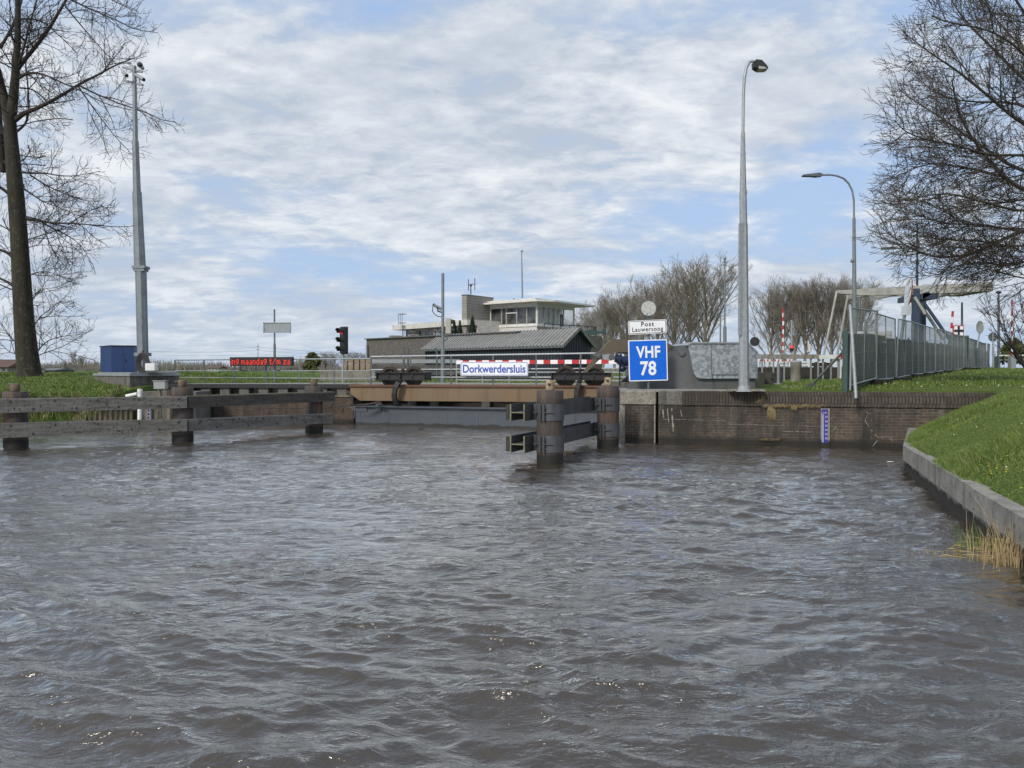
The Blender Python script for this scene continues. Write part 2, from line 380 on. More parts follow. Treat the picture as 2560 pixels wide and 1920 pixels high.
# added boost: sky above the frame brightened to lift water and ambient light
up = t.nodes.new('ShaderNodeMapRange'); up.interpolation_type = 'SMOOTHSTEP'; t.links.new(zc_, up.inputs[0])
up.inputs[1].default_value = .40; up.inputs[2].default_value = .8; up.inputs[3].default_value = 1; up.inputs[4].default_value = 1.1
vm = t.nodes.new('ShaderNodeVectorMath'); vm.operation = 'SCALE'; t.links.new(c, vm.inputs[0]); t.links.new(up.outputs[0], vm.inputs['Scale']); c = vm.outputs[0]
t.links.new(c, bg.inputs['Color'])
sl = bpy.data.lights.new('sun', 'SUN'); sl.energy = 2.0; sl.angle = R(13); sl.color = (1, .95, .87)
so = bpy.data.objects.new('sun', sl); col.objects.link(so)
az, el = R(SUN_AZ), R(SUN_EL)
sd = Vector((math.sin(az)*math.cos(el), math.cos(az)*math.cos(el), math.sin(el)))
so.rotation_euler = (-sd).to_track_quat('-Z', 'Y').to_euler(); so.location = (0, 0, 30)

# ------------------------------------------------------------------ ground sheet
RW0, RW1 = (2.7, 19.2), (8.98, 17.6)                      # right quay wall line
rdx, rdy = RW1[0]-RW0[0], RW1[1]-RW0[1]; rl = math.hypot(rdx, rdy); rdx /= rl; rdy /= rl
def rw(s): return (RW0[0]+rdx*s, RW0[1]+rdy*s)
BK = [rw(6.62), (7.0, 13.66), (5.2, 8.6), (4.4, 6.2), (3.3, 3.0), (2.2, -8.0), (0.0, -60.0)]
SHORE = [(-400, -60), (-400, 23.6), (-60, 23.5), (-30, 23.5), (-13.2, 23.5), (-12.2, 24.3), (-11.9, 26.3), (-5.3, 25.7), (-5.2, 27.4), (3.25, 25.6), RW0]+BK
CC = (-2.0, 12.0)
def angle(p): return math.atan2(p[1]-CC[1], p[0]-CC[0])
def sm(a, b, x):
    t = np.clip((x-a)/(b-a), 0, 1); return t*t*(3-2*t)
def vnoise(x, y, seed=0):
    r = np.random.RandomState(seed); out = np.zeros_like(x)
    for i in range(10):
        k = 2**(r.uniform(-1, 2.2)); a = r.uniform(0, 6.28); out = out+np.sin((x*math.cos(a)+y*math.sin(a))*k+r.uniform(0, 6.28))/k**.7
    return out/6
def gz(x, y):
    x = np.asarray(x, float); y = np.asarray(y, float)
    zc = np.interp(y, [0, 40, 90, 200], [1.25, 1.27, 1.3, 1.3])
    zr = np.interp(y, [17, 19, 21.5, 32, 65, 120, 260, 600], [1.27, 1.35, 1.46, 1.63, 2.0, 2.05, 1.6, 1.35])
    xf = 7.96+(y-17.9)*.693
    z = zc+(zr-zc)*sm(-7, 0, x-xf)
    zl = np.interp(y, [23.4, 23.55, 24.3, 26, 30, 45, 110, 250], [.25, .5, .85, 1.25, 1.6, 1.6, 1.35, 1.3])
    z = z+(zl-z)*(1-sm(-13.4-(y-25)*.18, -11.6, x))
    # bank in front of the right wall
    side = (x-RW0[0])*(-rdy)+(y-RW0[1])*rdx         # >0 behind the wall
    d = np.full(x.shape, 1e9)
    for a, b in zip(BK[:-1], BK[1:]):
        ux, uy = b[0]-a[0], b[1]-a[1]; L2 = ux*ux+uy*uy
        tt = np.clip(((x-a[0])*ux+(y-a[1])*uy)/L2, 0, 1); d = np.minimum(d, np.hypot(x-a[0]-tt*ux, y-a[1]-tt*uy))
    zb = .40+np.minimum(d*.46, .80+np.maximum(0, d-1.7)*.1)
    zb = np.minimum(zb, 1.5)
    fr = (side < .12) & (x > 2)
    z = np.where(fr, zb, z)
    z = z+vnoise(x, y, 3)*.028*np.clip(np.hypot(x, y-10)/8, .5, 3)*np.where((x > -9) & (x < 3), .4, 1)
    return z
angs = sorted(set([round(angle(p), 6) for p in SHORE]+[round(R(a), 6) for a in np.concatenate([np.arange(-62, -30, 1.0), np.arange(-30, 180, .3)])]))
angs = [a for a in angs if angle(SHORE[-1]) <= a <= angle(SHORE[1])]
offs = [0, .001, .1, .2, .35, .55, .8, 1.1, 1.5, 2, 2.6, 3.3, 4.2, 5.2, 6.5, 8, 10, 13, 16, 20, 25, 32, 40, 52, 70, 100, 150, 250, 450, 900, 2000, 5000]
def shore_r(a):
    c, s = math.cos(a), math.sin(a); best = 1e9
    for p, q in zip(SHORE[:-1], SHORE[1:]):
        ex, ey = q[0]-p[0], q[1]-p[1]; den = c*ey-s*ex
        if abs(den) < 1e-9: continue
        wx, wy = p[0]-CC[0], p[1]-CC[1]
        r_ = (wx*ey-wy*ex)/den; u = (wx*s-wy*c)/den
        if r_ > 0 and -1e-4 <= u <= 1+1e-4: best = min(best, r_)
    return best
vsx, vsy, flat = [], [], []
for a in angs:
    r0 = shore_r(a)
    for i, o in enumerate(offs):
        o += .1 if a < R(24) else .32
        vsx.append(CC[0]+math.cos(a)*(r0+o)); vsy.append(CC[1]+math.sin(a)*(r0+o)); flat.append(i == 0)
vz = gz(vsx, vsy); vz = np.where(flat, -1.2, vz)
no = len(offs)
gf = [(i*no+k, (i+1)*no+k, (i+1)*no+k+1, i*no+k+1) for i in range(len(angs)-1) for k in range(no-1)]
gf = [tuple(reversed(f)) for f in gf]
def grassmat():
    m, t, b = nt('grass_ground'); v, _ = coord(t)
    c = mix(t, ramp(t, noise(t, v, .35, 6, .65), .35, .65), (.12, .165, .036), (.075, .115, .026))
    c = mix(t, ramp(t, noise(t, v, 2.3, 6, .7), .45, .68), c, (.13, .16, .045))
    c = mix(t, mth(t, 'MULTIPLY', ramp(t, noise(t, v, 22, 5, .7), .35, .7), .55), c, (.035, .062, .014))
    t.links.new(c, b.inputs['Base Color']); b.inputs['Roughness'].default_value = .95; b.inputs['Specular IOR Level'].default_value = .15
    bn = t.nodes.new('ShaderNodeBump'); bn.inputs['Strength'].default_value = .9; bn.inputs['Distance'].default_value = .06
    t.links.new(noise(t, v, 16, 6, .75), bn.inputs['Height']); t.links.new(bn.outputs[0], b.inputs['Normal']); return m
K['grass'] = grassmat()
g = MB(); g.add(list(zip(vsx, vsy, vz)), gf, True); go = g.build('ground', 'grass'); tag(go, kind='structure')
# canal bed
b_ = MB(); b_.box((0, -150, -2.0), (900, 460, .2)); tag(b_.build('canal_bed', 'dark_wall'), kind='structure')

# ------------------------------------------------------------------ water
def watermat():
    m, t, b = nt('water'); v, _ = coord(t)
    b.inputs['Base Color'].default_value = (.028, .022, .016, 1); b.inputs['Roughness'].default_value = .02
    b.inputs['IOR'].default_value = 1.85; b.inputs['Specular IOR Level'].default_value = .5
    mp = t.nodes.new('ShaderNodeMapping'); mp.inputs['Scale'].default_value = (1, 2.1, 1); mp.inputs['Rotation'].default_value = (0, 0, R(10)); t.links.new(v, mp.inputs['Vector'])
    n1 = noise(t, mp.outputs[0], 2.9, 5, .55, .35)
    n2 = noise(t, mp.outputs[0], 12, 4, .55, .3)
    mp2 = t.nodes.new('ShaderNodeMapping'); mp2.inputs['Scale'].default_value = (1, 1.5, 1); mp2.inputs['Rotation'].default_value = (0, 0, R(-20)); t.links.new(v, mp2.inputs['Vector'])
    n3 = noise(t, mp2.outputs[0], .55, 3, .5, .3)       # gust patches
    amp = mth(t, 'ADD', .65, mth(t, 'MULTIPLY', ramp(t, n3, .35, .65), .9))
    hgt = mth(t, 'MULTIPLY', mth(t, 'ADD', n1, mth(t, 'MULTIPLY', n2, .15)), amp)
    bn = t.nodes.new('ShaderNodeBump'); bn.inputs['Strength'].default_value = 1; bn.inputs['Distance'].default_value = .052
    t.links.new(hgt, bn.inputs['Height'])
    t.nodes.remove(b); df = t.nodes.new('ShaderNodeBsdfDiffuse'); df.inputs['Color'].default_value = (.042, .033, .025, 1)
    gl_ = t.nodes.new('ShaderNodeBsdfGlossy'); gl_.inputs['Roughness'].default_value = .075; gl_.inputs['Color'].default_value = (1, .99, .955, 1)
    fr = t.nodes.new('ShaderNodeFresnel'); fr.inputs['IOR'].default_value = 1.333
    mx = t.nodes.new('ShaderNodeMixShader'); t.links.new(mth(t, 'MINIMUM', .97, mth(t, 'ADD', .015, mth(t, 'MULTIPLY', fr.outputs[0], 2.3))), mx.inputs[0])
    for n_ in (df, gl_, fr): t.links.new(bn.outputs[0], n_.inputs['Normal'])
    t.links.new(df.outputs[0], mx.inputs[1]); t.links.new(gl_.outputs[0], mx.inputs[2])
    t.links.new(mx.outputs[0], [n for n in t.nodes if n.type == 'OUTPUT_MATERIAL'][0].inputs['Surface']); return m
K['water'] = watermat()
def axis(lo, hi, f0, f1, d0, grow, dmax=60):
    a = list(np.arange(f0, f1, d0)); s = d0; x = a[-1]
    while x < hi: s = min(s*grow, dmax); x += s; a.append(x)
    s = d0; x = a[0]; pre = []
    while x > lo: s = min(s*grow, dmax); x -= s; pre.append(x)
    return np.array(pre[::-1]+a)
ys = axis(-250, 28.5, 2.9, 6.5, .014, 1.0055); ys = ys[(ys < 2.9) | True]
xs = axis(-420, 12.5, -3.2, 4.6, .02, 1.012)
X0, Y0 = np.meshgrid(xs, ys); dxx = np.gradient(xs)[None, :]; dyy = np.gradient(ys)[:, None]
rs = np.random.RandomState(11)
wx = X0+.22*np.sin(Y0*1.1+X0*.45+1.0)+.12*np.sin(Y0*2.3-X0*1.3); wy = Y0+.2*np.sin(X0*.8+Y0*.35)+.11*np.sin(X0*2.1+Y0*.9+2)
gust = .72+.38*np.sin(X0*.33+Y0*.21+1.2)*np.sin(Y0*.42-X0*.17+.4)
Z = np.zeros_like(X0); DX = np.zeros_like(X0); DY = np.zeros_like(X0)
for i in range(120):
    lam = .11*(2.4/.11)**(rs.rand()**1.25)
    th = R(-90-10+rs.normal()*27); k = 2*math.pi/lam
    sl_ = .037*(1.0 if lam < .5 else .7 if lam < 1.0 else .42); A = sl_/k
    ph = k*(wx*math.cos(th)+wy*math.sin(th))+rs.rand()*6.28
    fade = np.clip((lam/np.maximum(dxx*abs(math.cos(th))+.001, dyy*abs(math.sin(th))+.001)-3)/3, 0, 1)*gust
    Z += A*np.cos(ph)*fade; q = .85*A*fade
    DX += q*math.cos(th)*-np.sin(ph); DY += q*math.sin(th)*-np.sin(ph)
Z += .28*np.maximum(Z, 0)
nx_, ny_ = len(xs), len(ys)
co_ = np.stack([X0+DX, Y0+DY, Z], -1).reshape(-1, 3).astype(np.float32)
me = bpy.data.meshes.new('water'); me.vertices.add(len(co_)); me.vertices.foreach_set('co', co_.ravel())
ii = (np.arange(ny_-1)[:, None]*nx_+np.arange(nx_-1)[None, :]).ravel()
q = np.stack([ii, ii+1, ii+1+nx_, ii+nx_], 1).astype(np.int32)
me.loops.add(q.size); me.loops.foreach_set('vertex_index', q.ravel()); me.polygons.add(len(q)); me.polygons.foreach_set('loop_start', np.arange(0, q.size, 4, dtype=np.int32))
me.polygons.foreach_set('use_smooth', np.ones(len(q), bool)); me.update(); me.validate(); me.materials.append(K['water'])
wo = bpy.data.objects.new('water', me); col.objects.link(wo); tag(wo, kind='structure')
print('water verts', len(co_))

# ------------------------------------------------------------------ right quay wall
RZ = math.atan2(rdy, rdx)
def loc_root(p, rz, name, label, cat, group=None): return thing(name, label, cat, (p[0], p[1], 0), rz, group)
def onwall(px, py):
    p = VP(px, py, RW0, RW1); return (p.x-RW0[0])*rdx+(p.y-RW0[1])*rdy, p.z
TOPZ = 1.285
qw = loc_root(RW0, RZ, 'quay_wall', 'weathered dark brick quay wall with upright brick coping on the right of the lock', 'quay wall')
s1 = onwall(1640, 1000)[0]; s2 = onwall(1646, 1000)[0]; s3 = onwall(1707, 1000)[0]; SE = 9.2
zc_ = TOPZ-.335
def lbuild(mb, name, m, root=qw): return mb.build(name, m, root, local=True)
b = MB(); b.box((.09+(s1-.09)/2+.02, .35, (zc_-1.2)/2), (s1-.13, .7, zc_+1.2)); b.box((s2+(SE-s2)/2, .35, (zc_-1.2)/2), (SE-s2, .7, zc_+1.2)); lbuild(b, 'brick_face', 'brick')
b = MB(); b.box(((s1)/2, .33, zc_+.16), (s1, .75, .345), bev=.02); lbuild(b, 'stone_block', 'stone_cap')
b = MB(); b.box((.05, .36, (zc_-1.2)/2), (.15, .72, zc_+1.195)); b.box((s1-.03, .345, (zc_-1.2)/2-.01), (.03, .72, zc_+1.18)); lbuild(b, 'corner_stone', 'stone_cap')
b = MB(); b.box(((s1+s2)/2, .5, .1), (s2-s1-.002, .5, TOPZ*2-.25)); lbuild(b, 'groove', 'dark_wall')
b = MB(); b.box(((s2+s3)/2, .34, zc_+.162), (s3-s2, .73, .35), bev=.015); lbuild(b, 'coping_block', 'concrete_old')
b = MB()
rnd = random.Random(4); x = s3+.004
while x < SE:                                        # upright brick coping with an uneven top edge
    b.box((x+.031, .33+rnd.uniform(-.006, .006), zc_+.167+rnd.uniform(-.008, .002)), (.0645, .75, .343)); x += .072
lbuild(b, 'brick_coping', 'soldier')
# lime runs and repaired cracks
def streakline(pts, w, name='lime_crack', m='chalk'):
    mb = MB(); rr = random.Random(len(pts)*7+int(pts[0][0]))
    fine_ = []
    for (x0, y0), (x1, y1) in zip(pts[:-1], pts[1:]):
        n = max(2, int(math.hypot(x1-x0, y1-y0)/5))
        for i in range(n): fine_.append((x0+(x1-x0)*i/n+rr.uniform(-.7, .7), y0+(y1-y0)*i/n+rr.uniform(-.7, .7)))
    fine_.append(pts[-1])
    for p, q_ in zip(fine_[:-1], fine_[1:]):
        if rr.random() < .12: continue
        a = onwall(*p); c_ = onwall(*q_); mb.bar((a[0], -.004, a[1]), (c_[0], -.004, c_[1]), .012, w*rr.uniform(.3, .9), up=(0, .01, 1) if abs(a[1]-c_[1]) < abs(a[0]-c_[0]) else (1, .01, 0))
    lbuild(mb, name, m)
z5 = lambda x, y: (1920+x/3.456, 640+y/3.456)
z4 = lambda x, y: (1640+x/3.456, 700+y/3.456)
streakline([z5(*p) for p in [(845, 1340), (862, 1365), (905, 1350)]], .014)
streakline([z5(*p) for p in [(865, 1370), (835, 1420), (860, 1460), (890, 1500), (935, 1555), (965, 1575), (930, 1610), (905, 1645)]], .016)
streakline([z5(*p) for p in [(970, 1565), (1050, 1565), (1080, 1600)]], .012)
streakline([z4(*p) for p in [(60, 1205), (300, 1208), (500, 1212), (610, 1218)]], .011)
streakline([z4(*p) for p in [(620, 1243), (690, 1250), (790, 1246), (1000, 1255), (1110, 1254)]], .011)
streakline([z4(*p) for p in [(1090, 1308), (1200, 1308), (1340, 1315)]], .012)
streakline([z4(*p) for p in [(1290, 1262), (1420, 1268)]], .01)
streakline([z4(*p) for p in [(1550, 1270), (1525, 1310)]], .02)
streakline([z5(*p) for p in [(1400, 1340), (1460, 1362), (1505, 1335)]], .014)
for (xa, ya, xb, yb, wd) in [(135, 1110, 150, 1310, .05), (60, 1120, 66, 1190, .05), (210, 1120, 225, 1180, .03), (100, 1110, 108, 1230, .03)]:
    streakline([z4(xa, ya), z4(xb, yb)], wd, 'lime_run')
# dry grass growing out of the joints
def tuft(mb, pts, n, L, rr, down=True, wd=.006, spread=.05):
    for _ in range(n):
        s, z = pts[rr.randrange(len(pts))]; s += rr.uniform(-spread, spread); z += rr.uniform(-.02, .03)
        l = L*rr.uniform(.4, 1.1); a = rr.uniform(-.5, .5); y0 = -rr.uniform(0, .03)
        p0 = (s, y0, z); p1 = (s+a*l*.3, -.02-rr.uniform(.01, .06), z+(l*.15 if down else l*.5)); p2 = (s+a*l*.6, -.03-rr.uniform(.01, .06), z-(l if down else -l))
        mb.add([(p0[0]-wd, p0[1], p0[2]), (p0[0]+wd, p0[1], p0[2]), (p1[0]+wd, p1[1], p1[2]), (p1[0]-wd, p1[1], p1[2]), p2], [(0, 1, 2, 3), (3, 2, 4)])
rr = random.Random(8)
b = MB(); line = [onwall(*z4(x, 1085+rr.uniform(-6, 6))) for x in range(930, 1440, 8)]
tuft(b, line, 520, .045, rr, spread=.03)
tuft(b, [onwall(*z4(985+i, 1110+i)) for i in range(0, 30, 5)], 130, .27, rr, spread=.03)
tuft(b, [onwall(*z4(1180+i, 1100)) for i in range(0, 30, 5)], 50, .09, rr)
tuft(b, [onwall(*z4(895+i, 1060-i)) for i in range(-20, 40, 5)], 90, .09, rr, down=False)
tuft(b, [onwall(*z4(x, 1375)) for x in range(910, 1080, 9)], 90, .03, rr)
o = lbuild(b, 'dry_grass_tuft', 'straw'); o.name = 'dry_grass_tuft'
# gauge board
GA, GB = onwall(2056, 1028), onwall(2068, 1111)
gs = (GA[0]+GB[0])/2
gp = (rw(gs)[0], rw(gs)[1])
gr = thing('water_gauge', 'blue and white water level gauge board fixed to the brick wall', 'level gauge', (gp[0], gp[1], 0), RZ)
ztop, zbot = onwall(2063, 1021)[1], onwall(2063, 1115)[1]
b = MB(); b.box((.005, -.03, (ztop+zbot)/2-.06), (.2, .045, ztop-zbot+.12)); b.build('backing_board', 'concrete_bank', gr, local=True)
b = MB(); b.box((-.01, -.058, (ztop+zbot)/2+.03), (.135, .01, ztop-zbot-.1)); b.build('scale_plate', 'gauge_blue', gr, local=True)
b = MB(); z = zbot+.1; i = 0
while z < ztop-.14:
    b.box((-.052+(.006 if i % 2 else 0), -.0645, z), (.03 if i % 2 else .042, .003, .008)); z += .0165; i += 1
b.box((-.07, -.0645, (ztop+zbot)/2), (.006, .003, ztop-zbot-.22)); b.build('tick_marks', 'gauge_white', gr, local=True)
for j, d in enumerate(['17', '16', '15', '14', '13', '12']):
    zz_ = ztop-.2-j*.1
    tx = text_mesh(d, .062, 'scale_number', 'gauge_white', gr, (0, 0, 0), 0, .001)
    for v_ in tx.data.vertices: v_.co = (v_.co.x+gr.location.x+.028, v_.co.y+gr.location.y-.066, v_.co.z+gr.location.z+zz_)
tx = text_mesh('N.A.P.', .036, 'scale_letters', 'gauge_white', gr, (0, 0, 0), 0, .001)
for v_ in tx.data.vertices: v_.co = (v_.co.x+gr.location.x-.005, v_.co.y+gr.location.y-.066, v_.co.z+ztop-.1)

# ------------------------------------------------------------------ left lock wall and the wall behind the gate
LA, LB = (-11.9, 26.3), (-5.3, 25.7)
lrz = math.atan2(LB[1]-LA[1], LB[0]-LA[0]); ll = math.hypot(LB[0]-LA[0], LB[1]-LA[1])
lw = loc_root(LA, lrz, 'lock_wall', 'dark brick lock wall under a steel deck edge behind the timber fender', 'lock wall')
b = MB(); b.box((ll/2, .3, -.15), (ll, .6, 2.1)); b.build('brick_face', 'brick_left', lw, local=True)
b = MB(); b.box((ll/2, .3, 1.255), (ll+.3, .75, .12)); b.build('deck_edge', 'black_steel', lw, local=True)
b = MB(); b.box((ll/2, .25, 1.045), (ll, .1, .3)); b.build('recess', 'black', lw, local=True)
b = MB(); x = .1
while x < ll: b.box((x, .17, 1.045), (.33, .35, .29)); x += .68
b.build('bearing_block', 'conc_grey_dark', lw, local=True)
b = MB(); b.box((ll/2, .25, .925), (ll+.02, .58, .045)); b.build('ledge', 'moss_edge', lw, local=True)
# wall at the back of the gate recess
SA, SB = (-5.25, 27.3), (3.2, 25.5)
srz = math.atan2(SB[1]-SA[1], SB[0]-SA[0]); sl2 = math.hypot(SB[0]-SA[0], SB[1]-SA[1])
sw = loc_root(SA, srz, 'lock_sill_wall', 'dark concrete wall with pale columns in the slot behind the lock gate', 'lock wall')
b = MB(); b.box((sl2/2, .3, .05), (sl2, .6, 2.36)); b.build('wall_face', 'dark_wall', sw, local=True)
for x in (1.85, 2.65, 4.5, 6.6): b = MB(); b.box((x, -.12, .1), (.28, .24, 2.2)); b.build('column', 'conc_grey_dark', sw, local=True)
b = MB(); b.add([(-5.33, 25.72, -1.2), (-5.25, 27.4, -1.2), (-5.25, 27.4, 1.24), (-5.33, 25.72, 1.24), (-5.7, 25.76, -1.2), (-5.7, 27.4, -1.2), (-5.7, 27.4, 1.24), (-5.7, 25.76, 1.24)],
    [(0, 1, 2, 3), (4, 0, 3, 7), (3, 2, 6, 7)]); tag(b.build('return_wall', 'brick_left', org=(-5.3, 25.7, 0)), 'short dark brick return wall at the left end of the lock gate', 'lock wall')
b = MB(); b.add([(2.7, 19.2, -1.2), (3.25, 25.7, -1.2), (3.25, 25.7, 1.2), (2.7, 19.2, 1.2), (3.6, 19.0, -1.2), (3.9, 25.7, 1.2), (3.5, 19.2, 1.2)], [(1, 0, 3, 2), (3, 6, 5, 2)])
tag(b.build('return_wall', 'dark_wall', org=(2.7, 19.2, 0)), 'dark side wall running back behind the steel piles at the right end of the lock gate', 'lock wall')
# paving on the lock platform (thin slabs over the lawn)
b = MB()
def slab(mb, poly, z, th=.06): mb.prism([(x, y, z) for x, y in poly], (0, 0, -th))
slab(b, [(-11.6, 26.4), (-5.7, 25.9), (-5.6, 27.8), (3.3, 26.1), (2.75, 19.3), (5.9, 18.55), (5.8, 20.6), (4.9, 24), (4.0, 28), (-5, 30), (-11.6, 28)], 1.315)
tag(b.build('lock_platform', 'paving'), kind='structure')

# ------------------------------------------------------------------ bank on the right: concrete sheet wall
bs = thing('bank_revetment', 'low grey concrete plank wall holding up the grass bank at the right', 'retaining wall', (7.0, 13.66, 0))
for (p, q_), nm in zip(zip(BK[:5], BK[1:6]), ['planks']*5):
    L = math.hypot(q_[0]-p[0], q_[1]-p[1]); n = max(1, round(L/1.9)); ux, uy = (q_[0]-p[0])/L, (q_[1]-p[1])/L
    for i in range(n):
        if p[1] < 4 and i > 0: break
        s0, s1_ = L*i/n+.006, L*(i+1)/n-.006
        a = Vector((p[0]+ux*s0-uy*.0, p[1]+uy*s0, 0)); c_ = Vector((p[0]+ux*s1_, p[1]+uy*s1_, 0))
        nrm = Vector((-uy, ux, 0))   # towards the land (left of travel going down = east)
        b = MB(); tp = rnd.uniform(-.012, .012)
        for z0, z1, off_ in ((.2, .47+tp, 0), (-1.0, .19, .028)):
            poly = [a+nrm*(off_-.03), c_+nrm*(off_-.03), c_+nrm*.16, a+nrm*.16]
            b.prism([(v_.x, v_.y, z0) for v_ in poly], (0, 0, z1-z0))
        b.build('concrete_plank', 'concrete_bank', bs)
# left bank wooden sheeting
lb = thing('timber_sheeting', 'rotten vertical boards holding the left bank behind the timber fender', 'retaining wall', (-12.6, 23.6, 0))
b = MB(); x = -13.4; rr = random.Random(2)
while x < -11.95:
    b.box((x, 23.55+max(0, x+13.2)*.55, .15+rr.uniform(-.12, .05)), (.11, .05, .95), rr.uniform(-.08, .08)); x += .125
b.build('boards', 'wood_post', lb)
b = MB(); b.bar((-13.5, 23.46, .55), (-11.9, 24.25, .55), .07, .08); b.build('waling', 'wood_dark', lb)
# ------------------------------------------------------------------ timber fender on the left
tf = thing('guide_fender', 'long grey timber guide fender bolted to three steel piles on the left', 'fender', (-8, 19.5, 0))
PL = [(-11.55, 17.85), W(456, 1000, 19.25)[:2], W(785, 1000, 22.2)[:2]]
tops = [W(20, 979, 17.85).z, W(456, 968, 19.25).z, W(785, 965, 22.2).z]
for (x, y), tz in zip(PL, tops):
    b = MB(); b.cyl((x, y, -1.3), .255, tz-.3+1.3, 28); p = b.build('pile', 'pile', tf)
    b = MB(); b.cyl((x, y, tz-.3), .258, .3, 28, bev=.012); b.build('pile_head', 'pile_red', p)
    b = MB(); b.cyl((x, y, tz), .1, .19, 16, bev=.01); b.tube([(x-.2, y, tz+.14), (x+.2, y, tz+.14)], .014, 6); b.build('mooring_pin', 'pin_rust', p)
def fline(px, py, Y): return W(px, py, Y)
fa = Vector((PL[0][0]-2.5, PL[0][1]-.9, 0)); d01 = Vector((PL[1][0]-PL[0][0], PL[1][1]-PL[0][1], 0)).normalized()
d12 = Vector((PL[2][0]-PL[1][0], PL[2][1]-PL[1][1], 0)).normalized()
def fpt(px):         # point on the front line of the fender under the pixel column
    n0 = Vector((d01.y, -d01.x, 0))*.36
    a = Vector((PL[0][0], PL[0][1], 0))+n0; b_ = Vector((PL[1][0], PL[1][1], 0))+n0
    n1 = Vector((d12.y, -d12.x, 0))*.36; a2 = Vector((PL[1][0], PL[1][1], 0))+n1; b2 = Vector((PL[2][0], PL[2][1], 0))+n1
    return VP(px, 1000, a, b_) if px < 470 else VP(px, 1000, a2, b2)
for (z0l, z1l, z0m, z1m, z0r, z1r, xr, mt) in ((999, 1032, 991, 1020, 980, 1003, 838, 'wood_dark'), (1060, 1094, 1048, 1078, 1033, 1058, 832, 'wood_grey')):
    for (pa, pb, ta, ba, tb, bb, mm) in ((-130, 468, z0l-2, z1l+2, z0m, z1m, 'wood_grey'), (471, xr, z0m, z1m, z0r, z1r, mt)):
        A = fpt(pa); B = fpt(pb)
        def zat(p, py): return W(CX, py, p.y).z
        if pa < 0: za1, za0 = zat(fpt(0), ta), zat(fpt(0), ba)
        else: za1, za0 = zat(A, ta), zat(A, ba)
        zb1, zb0 = zat(B, tb), zat(B, bb)
        z1, z0 = (za1+zb1)/2, (za0+zb0)/2
        d = (B-A); d.z = 0; d.normalize(); n = Vector((-d.y, d.x, 0))
        b = MB(); a0 = Vector((A.x, A.y, za0)); 
        def V(p, z): return (p.x, p.y, z)
        pf = [V(A, za0), V(B, zb0), V(B, zb1-.015), V(A, za1-.015)]
        b.add(pf+[V(A+n*.02, za1), V(B+n*.02, zb1), V(A+n*.24, za0), V(B+n*.24, zb0), V(B+n*.24, zb1), V(A+n*.24, za1)],
              [(0, 1, 2, 3), (3, 2, 5, 4), (4, 5, 8, 9), (6, 9, 8, 7), (0, 6, 7, 1), (1, 7, 8, 5, 2), (0, 3, 4, 9, 6)])
        bm = b.build('timber_beam', mm, tf)
        L = (B-A).xy.length; k = 0; s = .3; proto_h = None
        while s < L-.1:
            p = A+d*s; tt = s/L; zl = (za0+(zb0-za0)*tt); zh = (za1+(zb1-za1)*tt); z = zh-.07 if k % 2 == 0 else zl+.07
            if p.x/p.y > -.72:
                b = MB(); b.tube([(p.x-n.x*.004, p.y-n.y*.004, z), (p.x+n.x*.01, p.y+n.y*.01, z)], .028, 12, smooth=False); b.build('bolt_hole', 'black', bm)
            s += .44; k += 1
        if mm != 'wood_grey':
            b = MB(); b.bar(V(A+n*.13, za1+.006), V(B+n*.13, zb1+.006), .17, .02); b.build('moss', 'moss_edge', bm)
# loose rope hanging at the end of the fender
def zoomf(ox, oy, s): return lambda x, y: (ox+x/s, oy+y/s)
z2 = zoomf(560, 700, 3.456); z3 = zoomf(1100, 700, 3.456); z1 = zoomf(0, 700, 3.456); z6 = zoomf(2080, 680, 4.608); zs = zoomf(1500, 820, 4.809); z8 = zoomf(860, 900, 5.53)
b = MB(); p0 = W(*z2(0, 1100), 25.5); p1 = W(*z2(700, 1110), 25.3); p2 = W(*z2(880, 1102), 24.9); p3 = W(*z2(1150, 1082), 24.6)
b.tube([p0, p1, p2, p3], .014, 6)
for i in range(6):
    p = W(*z2(1100+i*18, 1082), 24.6); b.ball(p, .03, n=8)
b.tube([W(*z2(x, y), 25.0) for x, y in [(945, 1055), (935, 1075), (915, 1095), (925, 1115)]], .028, 6)
b.tube([W(*z2(x, y), 25.0) for x, y in [(1030, 1110), (1020, 1140)]], .028, 6)
b.tube([W(*z2(x, y), 24.6) for x, y in [(1150, 1082), (1210, 1078), (1300, 1066), (1345, 1050), (1372, 1075), (1330, 1085)]], .035, 6)
tag(b.build('tow_cable', 'rust_dark', org=p1), 'rusty wire rope strung along the dark wall to the left end of the gate', 'cable')

